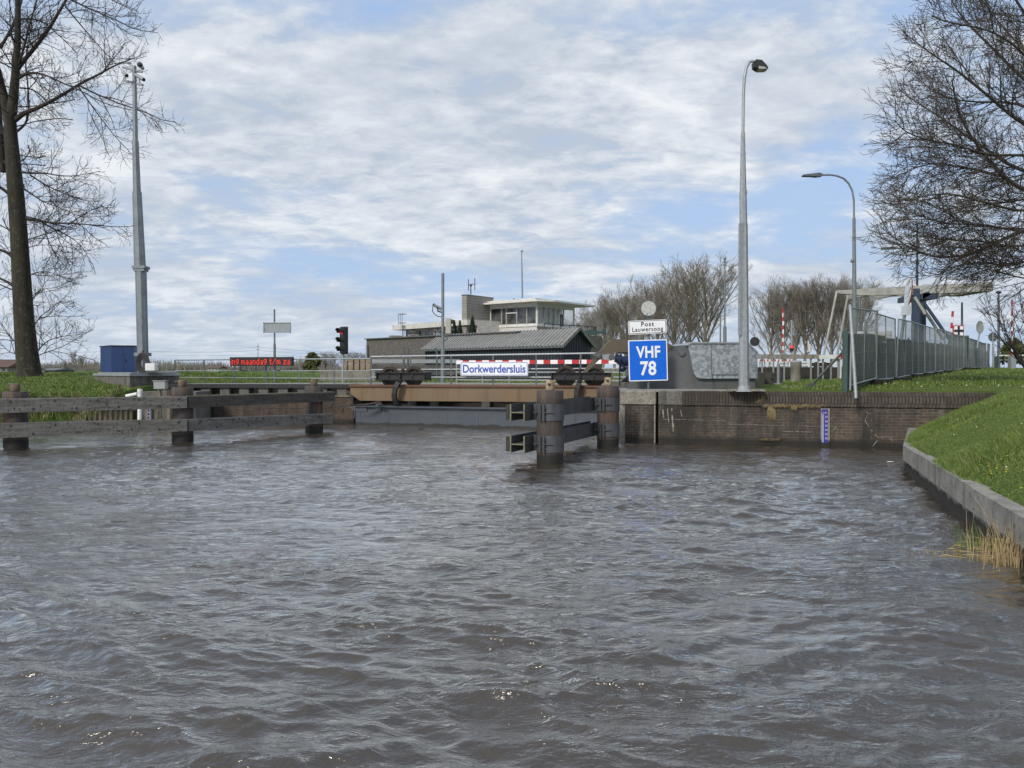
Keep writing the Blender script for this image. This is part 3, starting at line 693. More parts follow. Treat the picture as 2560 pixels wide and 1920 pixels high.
# ------------------------------------------------------------------ steel fender in the middle
mf = thing('guide_fender', 'steel guide fender with two rusty round piles and dark H beams in mid canal', 'fender', (1.5, 16, 0))
PAx = W(1375, 1000, 14.75); PBx = W(1520, 1000, 18.15); PAv = Vector((PAx.x, PAx.y, 0)); PBv = Vector((PBx.x, PBx.y, 0))
dd = (PBv-PAv).normalized(); nn = Vector((-dd.y, dd.x, 0))      # left of the line
RP = .256
zA = [W(0, y, 14.75).z for y in (976, 1009, 1050, 1087, 1128)]
for P_, tz, pinpy in ((PAv, zA[0], 951), (PBv, W(0, 965, 18.15).z, 943)):
    b = MB(); b.cyl((P_.x, P_.y, -1.3), RP, tz-.33+1.3, 36); p = b.build('pile', 'pile', mf)
    b = MB(); b.cyl((P_.x, P_.y, tz-.33), RP+.003, .33, 36, bev=.01); b.build('pile_head', 'pile_red', p)
    h = W(0, pinpy, P_.y).z-tz
    b = MB(); b.cyl((P_.x, P_.y, tz), .085, h, 20, bev=.012); b.build('mooring_pin', 'pin', p)
    b = MB(); b.tube([(P_.x-.02, P_.y-.082, tz+h*.6), (P_.x-.02, P_.y-.1, tz+h*.6)], .03, 12); b.build('pin_hole', 'rust_dark', p)
    for zt, zb in ((zA[1], zA[2]), (zA[3], zA[4])):
        b = MB(); b.cyl((P_.x, P_.y, zb), RP+.018, zt-zb, 36)
        # clamp flanges facing the canal side and pointing to the beam
        for off_ in (-.2, -.13):
            q = P_+nn*(-off_*0)+Vector((off_, -math.sqrt(max(0, (RP+.01)**2-off_**2)), 0))
            b.box((q.x, q.y-.035, (zt+zb)/2), (.018, .09, zt-zb-.002))
        q = P_+Vector((-.08, -math.sqrt((RP+.01)**2-.0064), 0))
        b.box((q.x+.03, q.y-.02, (zt+zb)/2), (.2, .06, .016))
        q2 = P_+Vector((-.22, -.12, 0)); b.box((q2.x-.05, q2.y-.02, (zt+zb)/2), (.12, .05, .016))
        for sx in (-.105, ):
            for sz in (.28, -.28): b.tube([(P_.x+sx, P_.y-RP-.0, (zt+zb)/2+sz*(zt-zb)), (P_.x+sx, P_.y-RP-.03, (zt+zb)/2+sz*(zt-zb))], .014, 6)
        c_ = b.build('collar', 'collar', p)
        # bracket plate between pile and beam
        b = MB(); bpz = (zt+zb)/2; a_ = P_+nn*(RP-.02)-dd*.1; b.prism([(a_.x, a_.y, zb+.01), (a_.x+nn.x*.07, a_.y+nn.y*.07, zb+.01), (a_.x+nn.x*.07, a_.y+nn.y*.07, zt-.01), (a_.x, a_.y, zt-.01)], dd*.2)
        b.build('bracket', 'fender_steel', c_)
DB = .30
for zt, zb in ((zA[1]+.0, zA[2]), (zA[3], zA[4])):
    s0, s1_ = -.52, (PBv-PAv).length+.45
    base = PAv+nn*(RP+.05+DB/2)
    b = MB()
    def seg(offn, wn, z0, z1):
        a_ = base+dd*s0+nn*offn; c_ = base+dd*s1_+nn*offn
        b.bar((a_.x, a_.y, (z0+z1)/2), (c_.x, c_.y, (z0+z1)/2), wn, z1-z0)
    seg(-DB/2+.011, .022, zb, zt); seg(DB/2-.011, .022, zb, zt); seg(0, DB-.045, (zt+zb)/2-.009, (zt+zb)/2+.009)
    bm = b.build('steel_beam', 'fender_steel', mf)
    b = MB(); a_ = base+dd*(s0-.004); 
    for on, w_, z0, z1 in ((-DB/2+.011, .026, zb-.002, zt+.002), (DB/2-.011, .026, zb-.002, zt+.002), (0, DB-.05, (zt+zb)/2-.011, (zt+zb)/2+.011)):
        c_ = a_+nn*on; b.bar((c_.x, c_.y, (z0+z1)/2), (c_.x+dd.x*.012, c_.y+dd.y*.012, (z0+z1)/2), w_, z1-z0)
    b.build('beam_edge', 'moss_edge', bm)
    b = MB(); a_ = base+nn*(DB/2+.045); b.bar((a_.x+dd.x*s0, a_.y+dd.y*s0, (zt+zb)/2), (a_.x+dd.x*s1_, a_.y+dd.y*s1_, (zt+zb)/2), .085, zt-zb-.03); b.build('rubbing_strip', 'black', bm)

# ------------------------------------------------------------------ lock gate
GA_, GB_ = Vector((*W(889, 1040, 25.2)[:2], 0)), Vector((2.95, 22.5, 0))
gl = (GB_-GA_).length; grz = math.atan2(GB_.y-GA_.y, GB_.x-GA_.x)
lg = thing('lock_gate', 'grey riveted steel lock gate hanging across the canal just above the water', 'lock gate', GA_, grz)
GT = .60
b = MB(); b.box((gl/2+.02, .2, GT+.012), (gl+.1, .62, .024)); b.build('top_flange', 'gate_paint', lg, local=True)
b = MB(); b.box((gl/2, .25, (GT-1.3)/2), (gl, .5, GT+1.3))
def rivet(x, z): 
    b.add([(x-.011, 0, z-.011), (x+.011, 0, z-.011), (x+.011, 0, z+.011), (x-.011, 0, z+.011), (x, -.011, z)], [(0, 1, 4), (1, 2, 4), (2, 3, 4), (3, 0, 4)])
x = .05
while x < gl-.05: rivet(x, GT-.055); rivet(x+.033, GT-.1); x += .066
seams = [.12+i*1.03 for i in range(int(gl/1.03)+1)]
for sx in seams:
    z = GT-.15
    while z > -.1: rivet(sx-.05, z); rivet(sx+.05, z); z -= .058
for sx in seams: b.box((sx, -.004, (GT-1.14)/2-.04), (.15, .008, GT+.96))
b.build('skin_plate', 'gate_paint', lg, local=True)
b = MB(); b.box((.22, -.02, GT-.07), (.42, .035, .17)); b.build('lifting_bracket', 'gate_paint', lg, local=True); b = MB(); b.box((.85, -.02, GT-.02), (.2, .035, .28)); b.build('lifting_bracket', 'gate_paint', lg, local=True); b = MB(); b.box((-.02, .12, GT-.22), (.03, .3, .3))
b.prism([(-.35, .1, GT), (0, .1, GT), (0, .1, GT-.2)], (0, .2, 0)); b.build('end_plate', 'gate_paint', lg, local=True)

# ------------------------------------------------------------------ girder with the two wheel sets
A = W(876, 962, 25.5); B = W(1560, 965, 23.9)
gA = Vector((A.x, A.y, 0)); gB = Vector((B.x, B.y, 0)); gL = (gB-gA).length; ggz = math.atan2(gB.y-gA.y, gB.x-gA.x)
gd = thing('runway_girder', 'long brown rust streaked steel girder lying over the lock gate', 'girder', gA, ggz)
ZT, ZB = 1.315, .80
def gpoly(y0, th): return [(0, y0, ZT-.06), (0, y0, ZT-.3), (.33, y0, ZB), (gL, y0, ZB), (gL, y0, ZT-.06)]
b = MB(); b.prism(gpoly(0, .3), (0, .3, 0)); b.build('web', 'girder', gd, local=True)
b = MB(); b.box((gL/2, .15, ZT-.03), (gL+.05, .44, .06)); b.build('top_flange', 'girder_top', gd, local=True)
b = MB(); b.bar((.01, .15, ZT-.30), (.335, .15, ZB-.006), .36, .012); b.box((gL/2+.17, .15, ZB-.008), (gL-.33, .36, .014)); b.build('bottom_flange', 'girder', gd, local=True)
b = MB(); b.prism([(x, 1.5, z) for x, _, z in gpoly(0, 0)], (0, .2, 0)); b.build('rear_web', 'black_steel', gd, local=True)
b = MB(); b.box((.1, .4, ZT-.2), (.24, .5, .1)); b.box((.02, .2, ZT-.42), (.1, .25, .25)); b.build('end_bearing', 'black_steel', gd, local=True)
def gx(px): p = VP(px, 950, gA, gB); return (p-Vector((gA.x, gA.y, p.z))).length
def bogie(px0, px1, w1, w2, armpx, label, armpts):
    x0, x1 = gx(px0), gx(px1); Yc = gA.y+(gB.y-gA.y)*((x0+x1)/2/gL)
    zt, zb = W(0, 932, Yc).z, W(0, 949.5, Yc).z; ux = (gB-gA).normalized()
    base = gA+ux*((x0+x1)/2); L = x1-x0
    bt = thing('wheel_bogie', label, 'bogie', (base.x, base.y, 0), ggz, 'bogies on the brown girder')
    for y in (-.16, .46):
        b = MB(); b.box((0, y, (zt+zb)/2), (L, .02, zt-zb)); b.box((0, y-.04, zt), (L+.06, .12, .018)); b.box((0, y-.04, zb), (L+.06, .12, .018))
        for sx in (-L/2+.03, 0, L/2-.03): b.box((sx, y-.045, (zt+zb)/2), (.02, .09, zt-zb-.02))
        for sx in (w1, w2):
            xx = gx(sx)-(x0+x1)/2; b.prism([(xx-.02, y-.012, zt-.03), (xx+.04, y-.012, zt-.03), (xx+.0, y-.012, zb+.03), (xx-.05, y-.012, zb+.03)], (0, -.03, 0))
        b.build('side_frame', 'black_steel', bt, local=True)
    for sx in (-L/2+.02, L/2-.02): b = MB(); b.box((sx, .15, (zt+zb)/2), (.02, .6, zt-zb-.04)); b.build('cross_member', 'black_steel', bt, local=True)
    rw_ = .285; zc = ZT+rw_+.0
    zc = (zt+zb)/2-.0
    rw_ = zc-ZT+.025
    for sx in (w1, w2):
        xx = gx(sx)-(x0+x1)/2
        b = MB()
        b.tube([(xx, .02, zc), (xx, .10, zc)], rw_+.02, 36); b2 = MB()
        wh = MB()
        n = 36
        for ra, rb_, y0, y1 in ((rw_*.8, rw_+.03, -.02, .03), (rw_*.8, rw_, .03, .14)):
            vs = []; 
            for k in range(n):
                a = 2*math.pi*k/n
                for r_, yy in ((ra, y0), (rb_, y0), (rb_, y1), (ra, y1)): vs.append((xx+math.cos(a)*r_, yy, zc+math.sin(a)*r_))
            fs = []
            for k in range(n):
                j = (k+1) % n
                for m in range(4): fs.append((k*4+m, k*4+(m+1) % 4, j*4+(m+1) % 4, j*4+m))
            wh.add(vs, fs, False)
        wheel = wh.build('wheel', 'rust_dark', bt, local=True)
        b = MB(); b.tube([(xx, .06, zc), (xx, .08, zc)], rw_*.83, 28, smooth=False); b.build('wheel_disc', 'black_steel', wheel, local=True)
        b = MB()
        for k in range(6):
            a = math.pi*k/3+.3; b.bar((xx+math.cos(a)*.05, .05, zc+math.sin(a)*.05), (xx+math.cos(a)*rw_*.82, .05, zc+math.sin(a)*rw_*.82), .04, .035, up=(0, 1, 0))
        b.tube([(xx, -.04, zc), (xx, .2, zc)], .065, 16); b.tube([(xx, .1, zc), (xx, .52, zc)], .04, 12)
        b.build('spokes', 'black_steel', wheel, local=True)
    b = MB(); xa = gx(armpx)-(x0+x1)/2
    b.tube([(xa+.02, .15, zt+.06), (xa+.02, .15, zb)], .05, 10); b.ball((xa+.02, .15, zt+.09), .06)
    b.build('hanger_pin', 'rust_dark', bt, local=True)
    b = MB(); pts = [(xa+dx, dy, z) for dx, dy, z in armpts(zb)]
    for (p, q) in zip(pts[:-1], pts[1:]): b.bar(p, q, .14, .15, up=(0, 1, .01))
    b.build('hanger_arm', 'black_steel', bt, local=True)
    return bt
bogie(945, 1068, 975.5, 1034.5, 1002, 'left of the two black spoked wheel bogies standing on the brown girder',
      lambda zb: [(.06, -.1, zb+.03), (.0, -.22, zb-.08), (-.09, -.27, zb-.25), (-.13, -.28, zb-.45), (-.13, -.26, zb-.62), (-.07, -.2, zb-.78), (.02, -.1, zb-.92), (.03, -.05, zb-1.02)])
bogie(1379, 1526, 1414, 1486, 1447, 'right black spoked wheel bogie on the brown girder, beside the blue sign',
      lambda zb: [(.06, -.1, zb+.03), (.03, -.22, zb-.1), (-.04, -.27, zb-.28), (-.05, -.28, zb-.5), (-.05, -.26, zb-.75), (.0, -.15, zb-.95)])

# ------------------------------------------------------------------ railings
def striped(name, a, c, n, w_, h_, parent, m1='sign_white', m2='red', tube=0):
    b = MB(); a = Vector(a); c = Vector(c)
    for i in range(n):
        p, q = a+(c-a)*(i/n), a+(c-a)*((i+1)/n)
        if tube: b.tube([p, q], tube, 8, cap=(i in (0, n-1)))
        else: b.bar(p, q, w_, h_)
    per = len(b.f)//n; o = b.build(name, m1, parent); o.data.materials.append(K[m2]); cnt = [0]
    nf = len(o.data.polygons)
    for k, pl in enumerate(o.data.polygons): pl.material_index = int(k*n/nf) % 2
    bm_ = o.data; return o
def railing(name, label, A, B, n, rails, r=.026, base=1.3, m='galv', mpost='galv_dark', feet=True, cat='railing', group=None):
    """A, B: top rail ends; rails: fractions of the height"""
    o = thing(name, label, cat, (A.x, A.y, base), 0, group)
    for k, f in enumerate(rails):
        b = MB(); za = base+(A.z-base)*f; zb = base+(B.z-base)*f
        b.tube([(A.x, A.y, za), (B.x, B.y, zb)], r if k == 0 else r*.8, 8); b.build('top_rail' if k == 0 else 'rail', m, o)
    for i in range(n):
        t = i/(n-1); x = A.x+(B.x-A.x)*t; y = A.y+(B.y-A.y)*t; z = A.z+(B.z-A.z)*t
        b = MB(); b.box((x, y, (base-.08+z-.02)/2), (.05, .05, z-.02-base+.08)); b.build('post', mpost, o)
    return o
A1, B1 = W(437, 902.5, 31), W(927, 894.5, 27)
A1.z = B1.z = 2.2
r1 = railing('railing', 'grey pipe railing carrying the red letter display on the left lock deck', A1, B1, 7, (1, .52, .22))
A2, B2 = W(927, 891.5, 26.4), W(1566, 881, 24.2)
A2.z, B2.z = 2.255, 2.34
r2 = railing('railing', 'galvanised pipe railing with the white name board above the brown girder', A2, B2, 7, (1, .53, .26), r=.033)
# white name board
nb = thing('name_board', 'white board with the blue word Dorkwerdersluis on the railing', 'sign', (0, 24.3, 1.6))
a_, c_ = W(1151.5, 922, 25.3), W(1320, 922, 24.8)
zt, zb = W(0, 904.5, 25).z, W(0, 939.5, 25).z; wd = (c_-a_).xy.length; ctr = (a_+c_)/2; ctr.z = (zt+zb)/2; rz_ = math.atan2(c_.y-a_.y, c_.x-a_.x); tl = -R(-.6)
def board(parent, name, ctr, w_, h_, r_, y0, y1, rz, m, tilt=0):
    b = MB(); cr, sr = math.cos(rz), math.sin(rz); ct, st = math.cos(tilt), math.sin(tilt)
    pts = [(x*ct-z*st, x*st+z*ct) for x, z in rrect(w_, h_, r_)]
    poly = [(ctr.x+x*cr-y0*sr, ctr.y+x*sr+y0*cr, ctr.z+z) for x, z in pts]
    b.prism(poly, (-(y1-y0)*sr, (y1-y0)*cr, 0)); return b.build(name, m, parent)
h_ = zt-zb
board(nb, 'panel', ctr, wd, h_, .04, 0, .03, rz_, 'sign_white')
board(nb, 'blue_border', ctr, wd-.035, h_-.035, .035, -.003, 0, rz_, 'blue_paint')
board(nb, 'white_field', ctr, wd-.065, h_-.065, .025, -.006, -.003, rz_, 'sign_white')
text_mesh('Dorkwerdersluis', .36, 'lettering', 'blue_paint', nb, (ctr.x+.006*math.sin(rz_), ctr.y-.008, ctr.z), rz_, .008, sx=.82*(wd/2.2)*1.02)
# red and white board further back
rb = thing('barrier_board', 'red and white striped barrier board on white posts behind the name board', 'barrier', (2, 28, 1.3))
a_, c_ = W(1141, 902, 30), W(1560, 903, 27.5); n = 24
striped('striped_board', (a_.x, a_.y, 2.1), (c_.x, c_.y, 2.1), n, .03, .15, rb)
for i in range(7):
    p = a_+(c_-a_)*(i/6+.0); b = MB(); b.box((p.x, p.y+.03, 1.66), (.045, .045, .85)); b.build('post', 'galv', rb)
b = MB(); b.bar((a_.x, a_.y+.04, 1.72), (c_.x, c_.y+.04, 1.72), .03, .05); b.bar((a_.x, a_.y+.04, 1.42), (c_.x, c_.y+.04, 1.42), .03, .05); b.build('rail', 'galv', rb)

# red letter display
FONT = {'i': ['.', '0', '.', '0', '0', '0', '0'], 'n': ['    ', '    ', '000 ', '0  0', '0  0', '0  0', '0  0'], 'g': ['    ', ' 000', '0  0', '0  0', ' 000', '   0', ' 00 '],
        'm': ['     ', '     ', '00 0 ', '0 0 0', '0 0 0', '0 0 0', '0   0'], 'a': ['    ', '    ', ' 00 ', '   0', ' 000', '0  0', ' 000'], 'd': ['   0', '   0', ' 000', '0  0', '0  0', '0  0', ' 000'],
        't': [' 0 ', ' 0 ', '000', ' 0 ', ' 0 ', ' 0 ', ' 00'], '/': ['    0', '   0 ', '   0 ', '  0  ', ' 0   ', ' 0   ', '0    '], 'z': ['    ', '    ', '0000', '   0', ' 00 ', '0   ', '0000'], ' ': ['  ']*7}
FONT['i'] = [' ', '0', ' ', '0', '0', '0', '0']
ld = thing('letter_display', 'black display with glowing red letters fixed to the left railing', 'display', (-9, 28.5, 2))
a_, c_ = W(574.5, 905, 29.2), W(730, 903, 28.3); rz_ = math.atan2(c_.y-a_.y, c_.x-a_.x); wd = (c_-a_).xy.length
zt, zb = W(0, 892.5, 28.7).z, W(0, 915, 28.7).z; ctr = (a_+c_)/2; ctr.z = (zt+zb)/2
board(ld, 'housing', ctr, wd, zt-zb, .01, 0, .12, rz_, 'black')
txt = 'ing maandag t/m za'; cols = sum(len(FONT[ch][0])+1 for ch in txt); ps = (wd-.1)/cols; pz = (zt-zb-.06)/8
b = MB(); cx_ = 0; cr, sr = math.cos(rz_), math.sin(rz_)
for ch in txt:
    gph = FONT[ch]
    for j, row in enumerate(gph):
        for i, v_ in enumerate(row):
            if v_ == '0':
                lx = -wd/2+.05+(cx_+i+.5)*ps; lz = (zt-zb)/2-.04-(j+.6)*pz
                b.box((ctr.x+lx*cr+.006*sr, ctr.y+lx*sr-.006*cr, ctr.z+lz), (ps*.86, .006, pz*.8), rz_)
    cx_ += len(gph[0])+1
b.build('red_letters', 'led_red', ld)
b = MB()
for lx in (-wd*.33, wd*.22): b.tube([(ctr.x+lx*cr, ctr.y+lx*sr+.06, zb), (ctr.x+lx*cr, ctr.y+lx*sr+.06, zb-.15), (ctr.x+lx*cr+.2, ctr.y+lx*sr+.06, zb-.17)], .02, 6)
b.build('bracket', 'black', ld)
# street sign seen from behind, left of the traffic light
bp = thing('sign_pole', 'thin pole with the grey back of a rectangular sign above the red letter display', 'sign', W(686, 960, 32))
bp.location.z = 1.25
p = W(686, 773, 32)
b = MB(); b.tube([(p.x, p.y, 1.2), (p.x, p.y, W(0, 860, 32).z)], .05, 8); b.tube([(p.x, p.y, W(0, 860, 32).z), (p.x, p.y, p.z)], .035, 8); b.build('pole', 'mast', bp)
zt, zb = W(0, 806, 32).z, W(0, 832, 32).z; c = Vector((W(687, 0, 31.9).x, 31.95, (zt+zb)/2))
board(bp, 'sign_panel', c, 69*S(32), zt-zb, .01, 0, .02, 0, 'sign_back')
b = MB(); 
for z in (zt-.02, zb+.02): b.box((c.x, c.y-.012, z), (69*S(32), .02, .03))
for sx in (-1, 1): b.box((c.x+sx*33*S(32), c.y-.012, c.z), (.03, .02, zt-zb))
b.build('frame', 'galv', bp)
# traffic light
tl_ = thing('traffic_light', 'black three lamp signal with its top lamp dim red, on a pole behind the railing', 'traffic light', W(856, 960, 29)); tl_.location.z = 1.25
p = W(856, 885, 29); b = MB(); b.tube([(p.x, p.y+.05, 1.2), (p.x, p.y+.05, p.z+.1)], .045, 10); b.build('pole', 'galv', tl_)
zt, zb = W(0, 817, 29).z, W(0, 884.5, 29).z; hx = W(856, 0, 29).x
b = MB(); b.box((hx, 29, (zt+zb)/2), (17*S(29), .22, zt-zb), R(-32), bev=.03); hs = b.build('housing', 'black', tl_)
b = MB(); b.box((hx+.03, 29.12, (zt+zb)/2), (19*S(29), .02, zt-zb+.03), R(-32)); b.build('backplate', 'galv_dark', tl_)
for i, mm in enumerate(('lamp_dimred', 'black', 'black')):
    z = zt-(zt-zb)*(i+.5)/3-.01; q = Vector((hx, 29, z)); fw = Vector((math.sin(R(-32)), -math.cos(R(-32)), 0))
    b = MB(); c0 = q+fw*.112; b.tube([c0, c0+fw*.012], .105, 20); b.build('lamp', mm, hs)
    b = MB(); pts_o = []; sdv = Vector((-fw.y, fw.x, 0))
    vs = []; n = 14
    for k in range(n+1):
        a = math.pi*(k/n)*1.3-.15*math.pi; o_ = sdv*(math.cos(a)*.125)+Vector((0, 0, math.sin(a)*.125)); L = .24 if .2 < k/n < .8 else .16
        vs += [q+fw*.1+o_, q+fw*(.1+L)+o_, q+fw*.1+o_*.93, q+fw*(.1+L)+o_*.93]
    fs = []
    for k in range(n): i0 = k*4; i1 = i0+4; fs += [(i0, i0+1, i1+1, i1), (i0+2, i1+2, i1+3, i0+3), (i0+1, i0+3, i1+3, i1+1)]
    b.add(vs, fs, True); b.build('visor', 'black', hs)

# ------------------------------------------------------------------ left platform with cabinet and mast
YP = 27.0
pf = thing('mast_foundation', 'grey concrete foundation block with a metal edged slab under the tall mast', 'foundation', W(330, 960, YP)); pf.location.z = 1.1
zt = W(0, 938, YP).z; zb = W(0, 985, 26).z
corner = W(325, 960, 25.6); lft = W(236, 950, 28.0); rgt = W(441, 950, 27.2)
poly = [(corner.x, corner.y), (rgt.x, rgt.y), (rgt.x-1.2, rgt.y+3.0), (lft.x+.5, lft.y+2.2), (lft.x, lft.y)]
b = MB(); b.prism([(x, y, .3) for x, y in poly], (0, 0, zt-.02-.3)); b.build('block', 'concrete_old', pf)
cen = Vector((sum(p[0] for p in poly)/5, sum(p[1] for p in poly)/5, 0))
def grow_poly(poly, f): return [(cen.x+(x-cen.x)*f, cen.y+(y-cen.y)*f) for x, y in poly]
b = MB(); b.prism([(x, y, zt-.02) for x, y in grow_poly(poly, 1.03)], (0, 0, .085)); b.build('edge_strip', 'galv', pf)
b = MB(); b.prism([(x, y, zt+.068) for x, y in grow_poly(poly, .93)], (0, 0, .03)); b.build('slab', 'paving', pf)
cb_ = thing('utility_cabinet', 'dark blue metal cabinet beside the tall mast on the left bank', 'cabinet', W(294, 934, 28.2)); cb_.location.z = zt
zt2, zb2 = W(0, 866, 28.2).z, W(0, 935, 28.2).z
ca_, cb1, cc_ = W(251, 900, 28.9), W(278, 900, 27.9), W(336, 900, 28.15)
poly = [(ca_.x, ca_.y), (cb1.x, cb1.y), (cc_.x, cc_.y), (cc_.x-.3, cc_.y+1.1)]
b = MB(); b.prism([(x, y, zb2-.35) for x, y in poly], (0, 0, zt2-zb2+.35)); b.build('body', 'blue_cab', cb_)
c5 = Vector((sum(p[0] for p in poly)/4, sum(p[1] for p in poly)/4))
b = MB(); b.prism([(c5.x+(x-c5.x)*1.05, c5.y+(y-c5.y)*1.05, zt2) for x, y in poly], (0, 0, .035)); b.build('lid', 'black', cb_)
b = MB(); q0, q1 = Vector((cb1.x, cb1.y-.006, 0)), Vector((cc_.x, cc_.y-.006, 0))
m_ = (q0+q1)/2; b.bar((m_.x, m_.y, zb2+.05), (m_.x, m_.y, zt2-.04), .008, .006, up=(0, 1, 0)); b.box((m_.x+.07, m_.y-.01, (zt2+zb2)/2), (.02, .03, .12)); b.build('door_seam', 'black', cb_)
mt = thing('camera_mast', 'tall stepped grey steel mast with loudspeaker and cameras on top', 'mast', W(357, 928, YP)); mt.location.z = zt
def mp(px, py): return W(px, py, YP)
b = MB(); lvl = [((336, 165), .065, (338.5, 352), .085), ((338.5, 352), .105, (342.5, 480), .125), ((342.5, 480), .15, (350, 668), .19)]
for (pa, ra, pb, rb__) in lvl: b.tube([mp(*pa), mp(*pb)], [ra, rb__], 8, smooth=False)
b.build('upper_pole', 'mast', mt)
b = MB(); b.tube([mp(352, 670), mp(357, 885)], [.37/1.0*.5, .37*.5], 8, smooth=False); b.tube([mp(345.5, 670), mp(350, 885)], .045, 4, smooth=False); b.build('lower_section', 'mast', mt)
b = MB(); p = mp(352, 669); b.box(p, (.45, .42, .09)); b.box(p+Vector((0, 0, -.09)), (.37, .36, .1)); p = mp(357, 886); b.box(p, (.42, .42, .12)); b.build('collar', 'mast', mt)
b = MB(); b.tube([mp(357, 887), mp(358, 928)+Vector((0, 0, -.1))], .185, 8, smooth=False); b.build('foot', 'mast', mt)
b = MB(); b.bar(mp(306, 168), mp(356, 180), .06, .07); b.build('cross_arm', 'mast', mt)
b = MB(); b.bar(mp(308, 201), mp(358, 213), .06, .07); b.build('cross_arm', 'mast', mt)
b = MB(); c = mp(352, 165)
fwd = Vector((.25, -.95, -.12)).normalized()
b.tube([c-fwd*.32, c-fwd*.05, c, c+fwd*.16], [.06, .075, .085, .1], 20); sp_ = b.build('loudspeaker', 'galv', mt)
b = MB(); b.tube([c+fwd*.161, c+fwd*.17], .08, 20); b.ball(c+fwd*.17, .05); b.build('horn_mouth', 'black', sp_)
for (p0, p1) in (((308, 181), (326, 196)), ((339, 187), (368, 206))):
    b = MB(); a_ = mp(*p0); c_ = mp(*p1)+Vector((0, -.25, 0)); b.tube([a_, c_], .062, 12); cm = b.build('camera', 'galv', mt)
    d = (c_-a_).normalized(); b = MB(); b.tube([c_+d*.001, c_+d*.02], .055, 12); b.build('lens', 'black', cm)
    b = MB(); b.tube([(a_+c_)/2, (a_+c_)/2-Vector((0, 0, .18))], .025, 6); b.build('bracket', 'mast', cm)
# hose reel, white box
hr = MB(); c = W(359, 908, 26.6)
n = 40
for k in range(5):
    rr_ = .14+.035*k; pts = [(c.x+math.cos(a)*rr_*.8, c.y-.05*k*.3, c.z+math.sin(a)*rr_*1.25) for a in np.linspace(0, 6.283, n)]; hr.tube(pts, .028, 6)
hr.tube([(c.x+.0, c.y, c.z+.3), (c.x-.02, c.y, c.z+.45)], .03, 6)
tag(hr.build('hose_coil', 'hose', org=c), 'coil of black cable hanging at the foot of the tall mast', 'cable')
c = W(379, 925, 26.3); b = MB(); b.box((c.x, c.y, zt+.28), (.33, .3, .26), .1, bev=.02); tag(b.build('junction_box', 'white', org=(c.x, c.y, zt)), 'low white box on the foundation just right of the tall mast', 'box')
b = MB(); q = W(365, 936, 26.1); b.prism([(q.x, q.y, zt+.1), (q.x+1.0, q.y+.05, zt+.1), (q.x+1.0, q.y+.5, zt+.13), (q.x, q.y+.5, zt+.13)], (0, 0, .02)); tag(b.build('metal_plate', 'galv_dark', org=q), 'flat steel cover plate lying on the foundation near the railing end', 'plate')
# meter box on a wooden post, white pipe, small gauge
mb_ = thing('meter_box', 'small pale grey box on wooden posts above the timber fender', 'box', (*W(402, 1000, 23.6)[:2], 1.0))
zt_, zb_ = W(0, 953, 23.6).z, W(0, 973, 23.6).z; c = W(402, 963, 23.6)
b = MB(); b.box((c.x, c.y, c.z), (29*S(23.6), .25, zt_-zb_), .1, bev=.02); b.build('box', 'grey_box', mb_)
b = MB(); b.box((c.x, c.y, zt_+.01), (32*S(23.6), .29, .02), .1); b.build('lid', 'galv', mb_)
for dx in (-13, 10): b = MB(); q = W(402+dx, 0, 23.75); b.box((q.x, 23.8, .45), (.09, .09, 1.5)); b.build('post', 'wood_post', mb_)
b = MB(); q = W(373, 985, 23.9); b.box((q.x, q.y, .3), (.22, .2, 1.35)); tag(b.build('wooden_post', 'wood_post', org=(q.x, q.y, 0)), 'stubby pale wooden post between the white pipe and the meter box', 'post')
b = MB(); pts = [W(316, 990, 23.4), W(343, 984.5, 23.3)]; b.tube(pts, .05, 10); b.tube([W(350, 978, 23.3), W(349, 1050, 23.3)], .062, 12); b.cyl(W(350, 982, 23.3), .075, .12, 12)
tag(b.build('drain_pipe', 'white', org=W(350, 1050, 23.3)), 'white plastic drain pipe standing in the water behind the timber fender', 'pipe')
b = MB(); q = W(371.5, 1035, 23.5); b.box((q.x, q.y, q.z), (.1, .03, .6)); tag_o = b.build('water_gauge', 'gauge_white', org=q); tag(tag_o, 'narrow blue and white gauge strip beside the white pipe', 'level gauge')
b = MB(); 
for k in range(5): b.box((q.x+.01, q.y-.02, q.z-.22+k*.11), (.06, .01, .07))
go_ = b.build('scale_marks', 'gauge_blue', tag_o)
b = MB(); q = W(400, 1000, 24.6); b.box((q.x+.2, q.y+.6, .5), (1.9, 1.2, 1.2)); tag(b.build('abutment', 'conc_grey_dark', org=(q.x, q.y, 0)), 'dark concrete abutment behind the meter box at the end of the lock wall', 'abutment')

# pallets on a concrete block behind the railing
def G_at(px, Y, z=1.27): p = W(px, 950, Y); p.z = z; return p
YB = 33.0
b = MB(); x0, x1 = W(795, 0, YB).x, W(935, 0, YB).x; b.box(((x0+x1)/2, YB+.8, 1.5), (x1-x0, 1.6, .55), bev=.03); tag(b.build('concrete_block', 'concrete', org=((x0+x1)/2, YB+.8, 1.22)), 'broad low concrete block carrying the upright pallets', 'concrete block')
labs = ['leftmost of the five upright wooden boards above the concrete block', 'second upright wooden board from the left above the concrete block', 'middle one of the five upright wooden boards above the concrete block',
        'fourth upright wooden board from the left above the concrete block', 'rightmost of the five upright wooden boards above the concrete block']
for i, px in enumerate((860, 875, 890, 905, 920)):
    q = W(px, 0, YB+.2); zt_ = W(0, 896 if i else 902, YB+.2).z; ps_ = thing('board_stack', labs[i], 'wooden boards', (q.x, q.y, 1.75), 0, 'upright boards on the concrete block')
    for (z0, z1) in ((1.78, 2.08), (2.1, zt_)): b = MB(); b.box((q.x, q.y, (z0+z1)/2), (11.5*S(YB), .25, z1-z0), bev=.01); b.build('board', 'pallet', ps_)
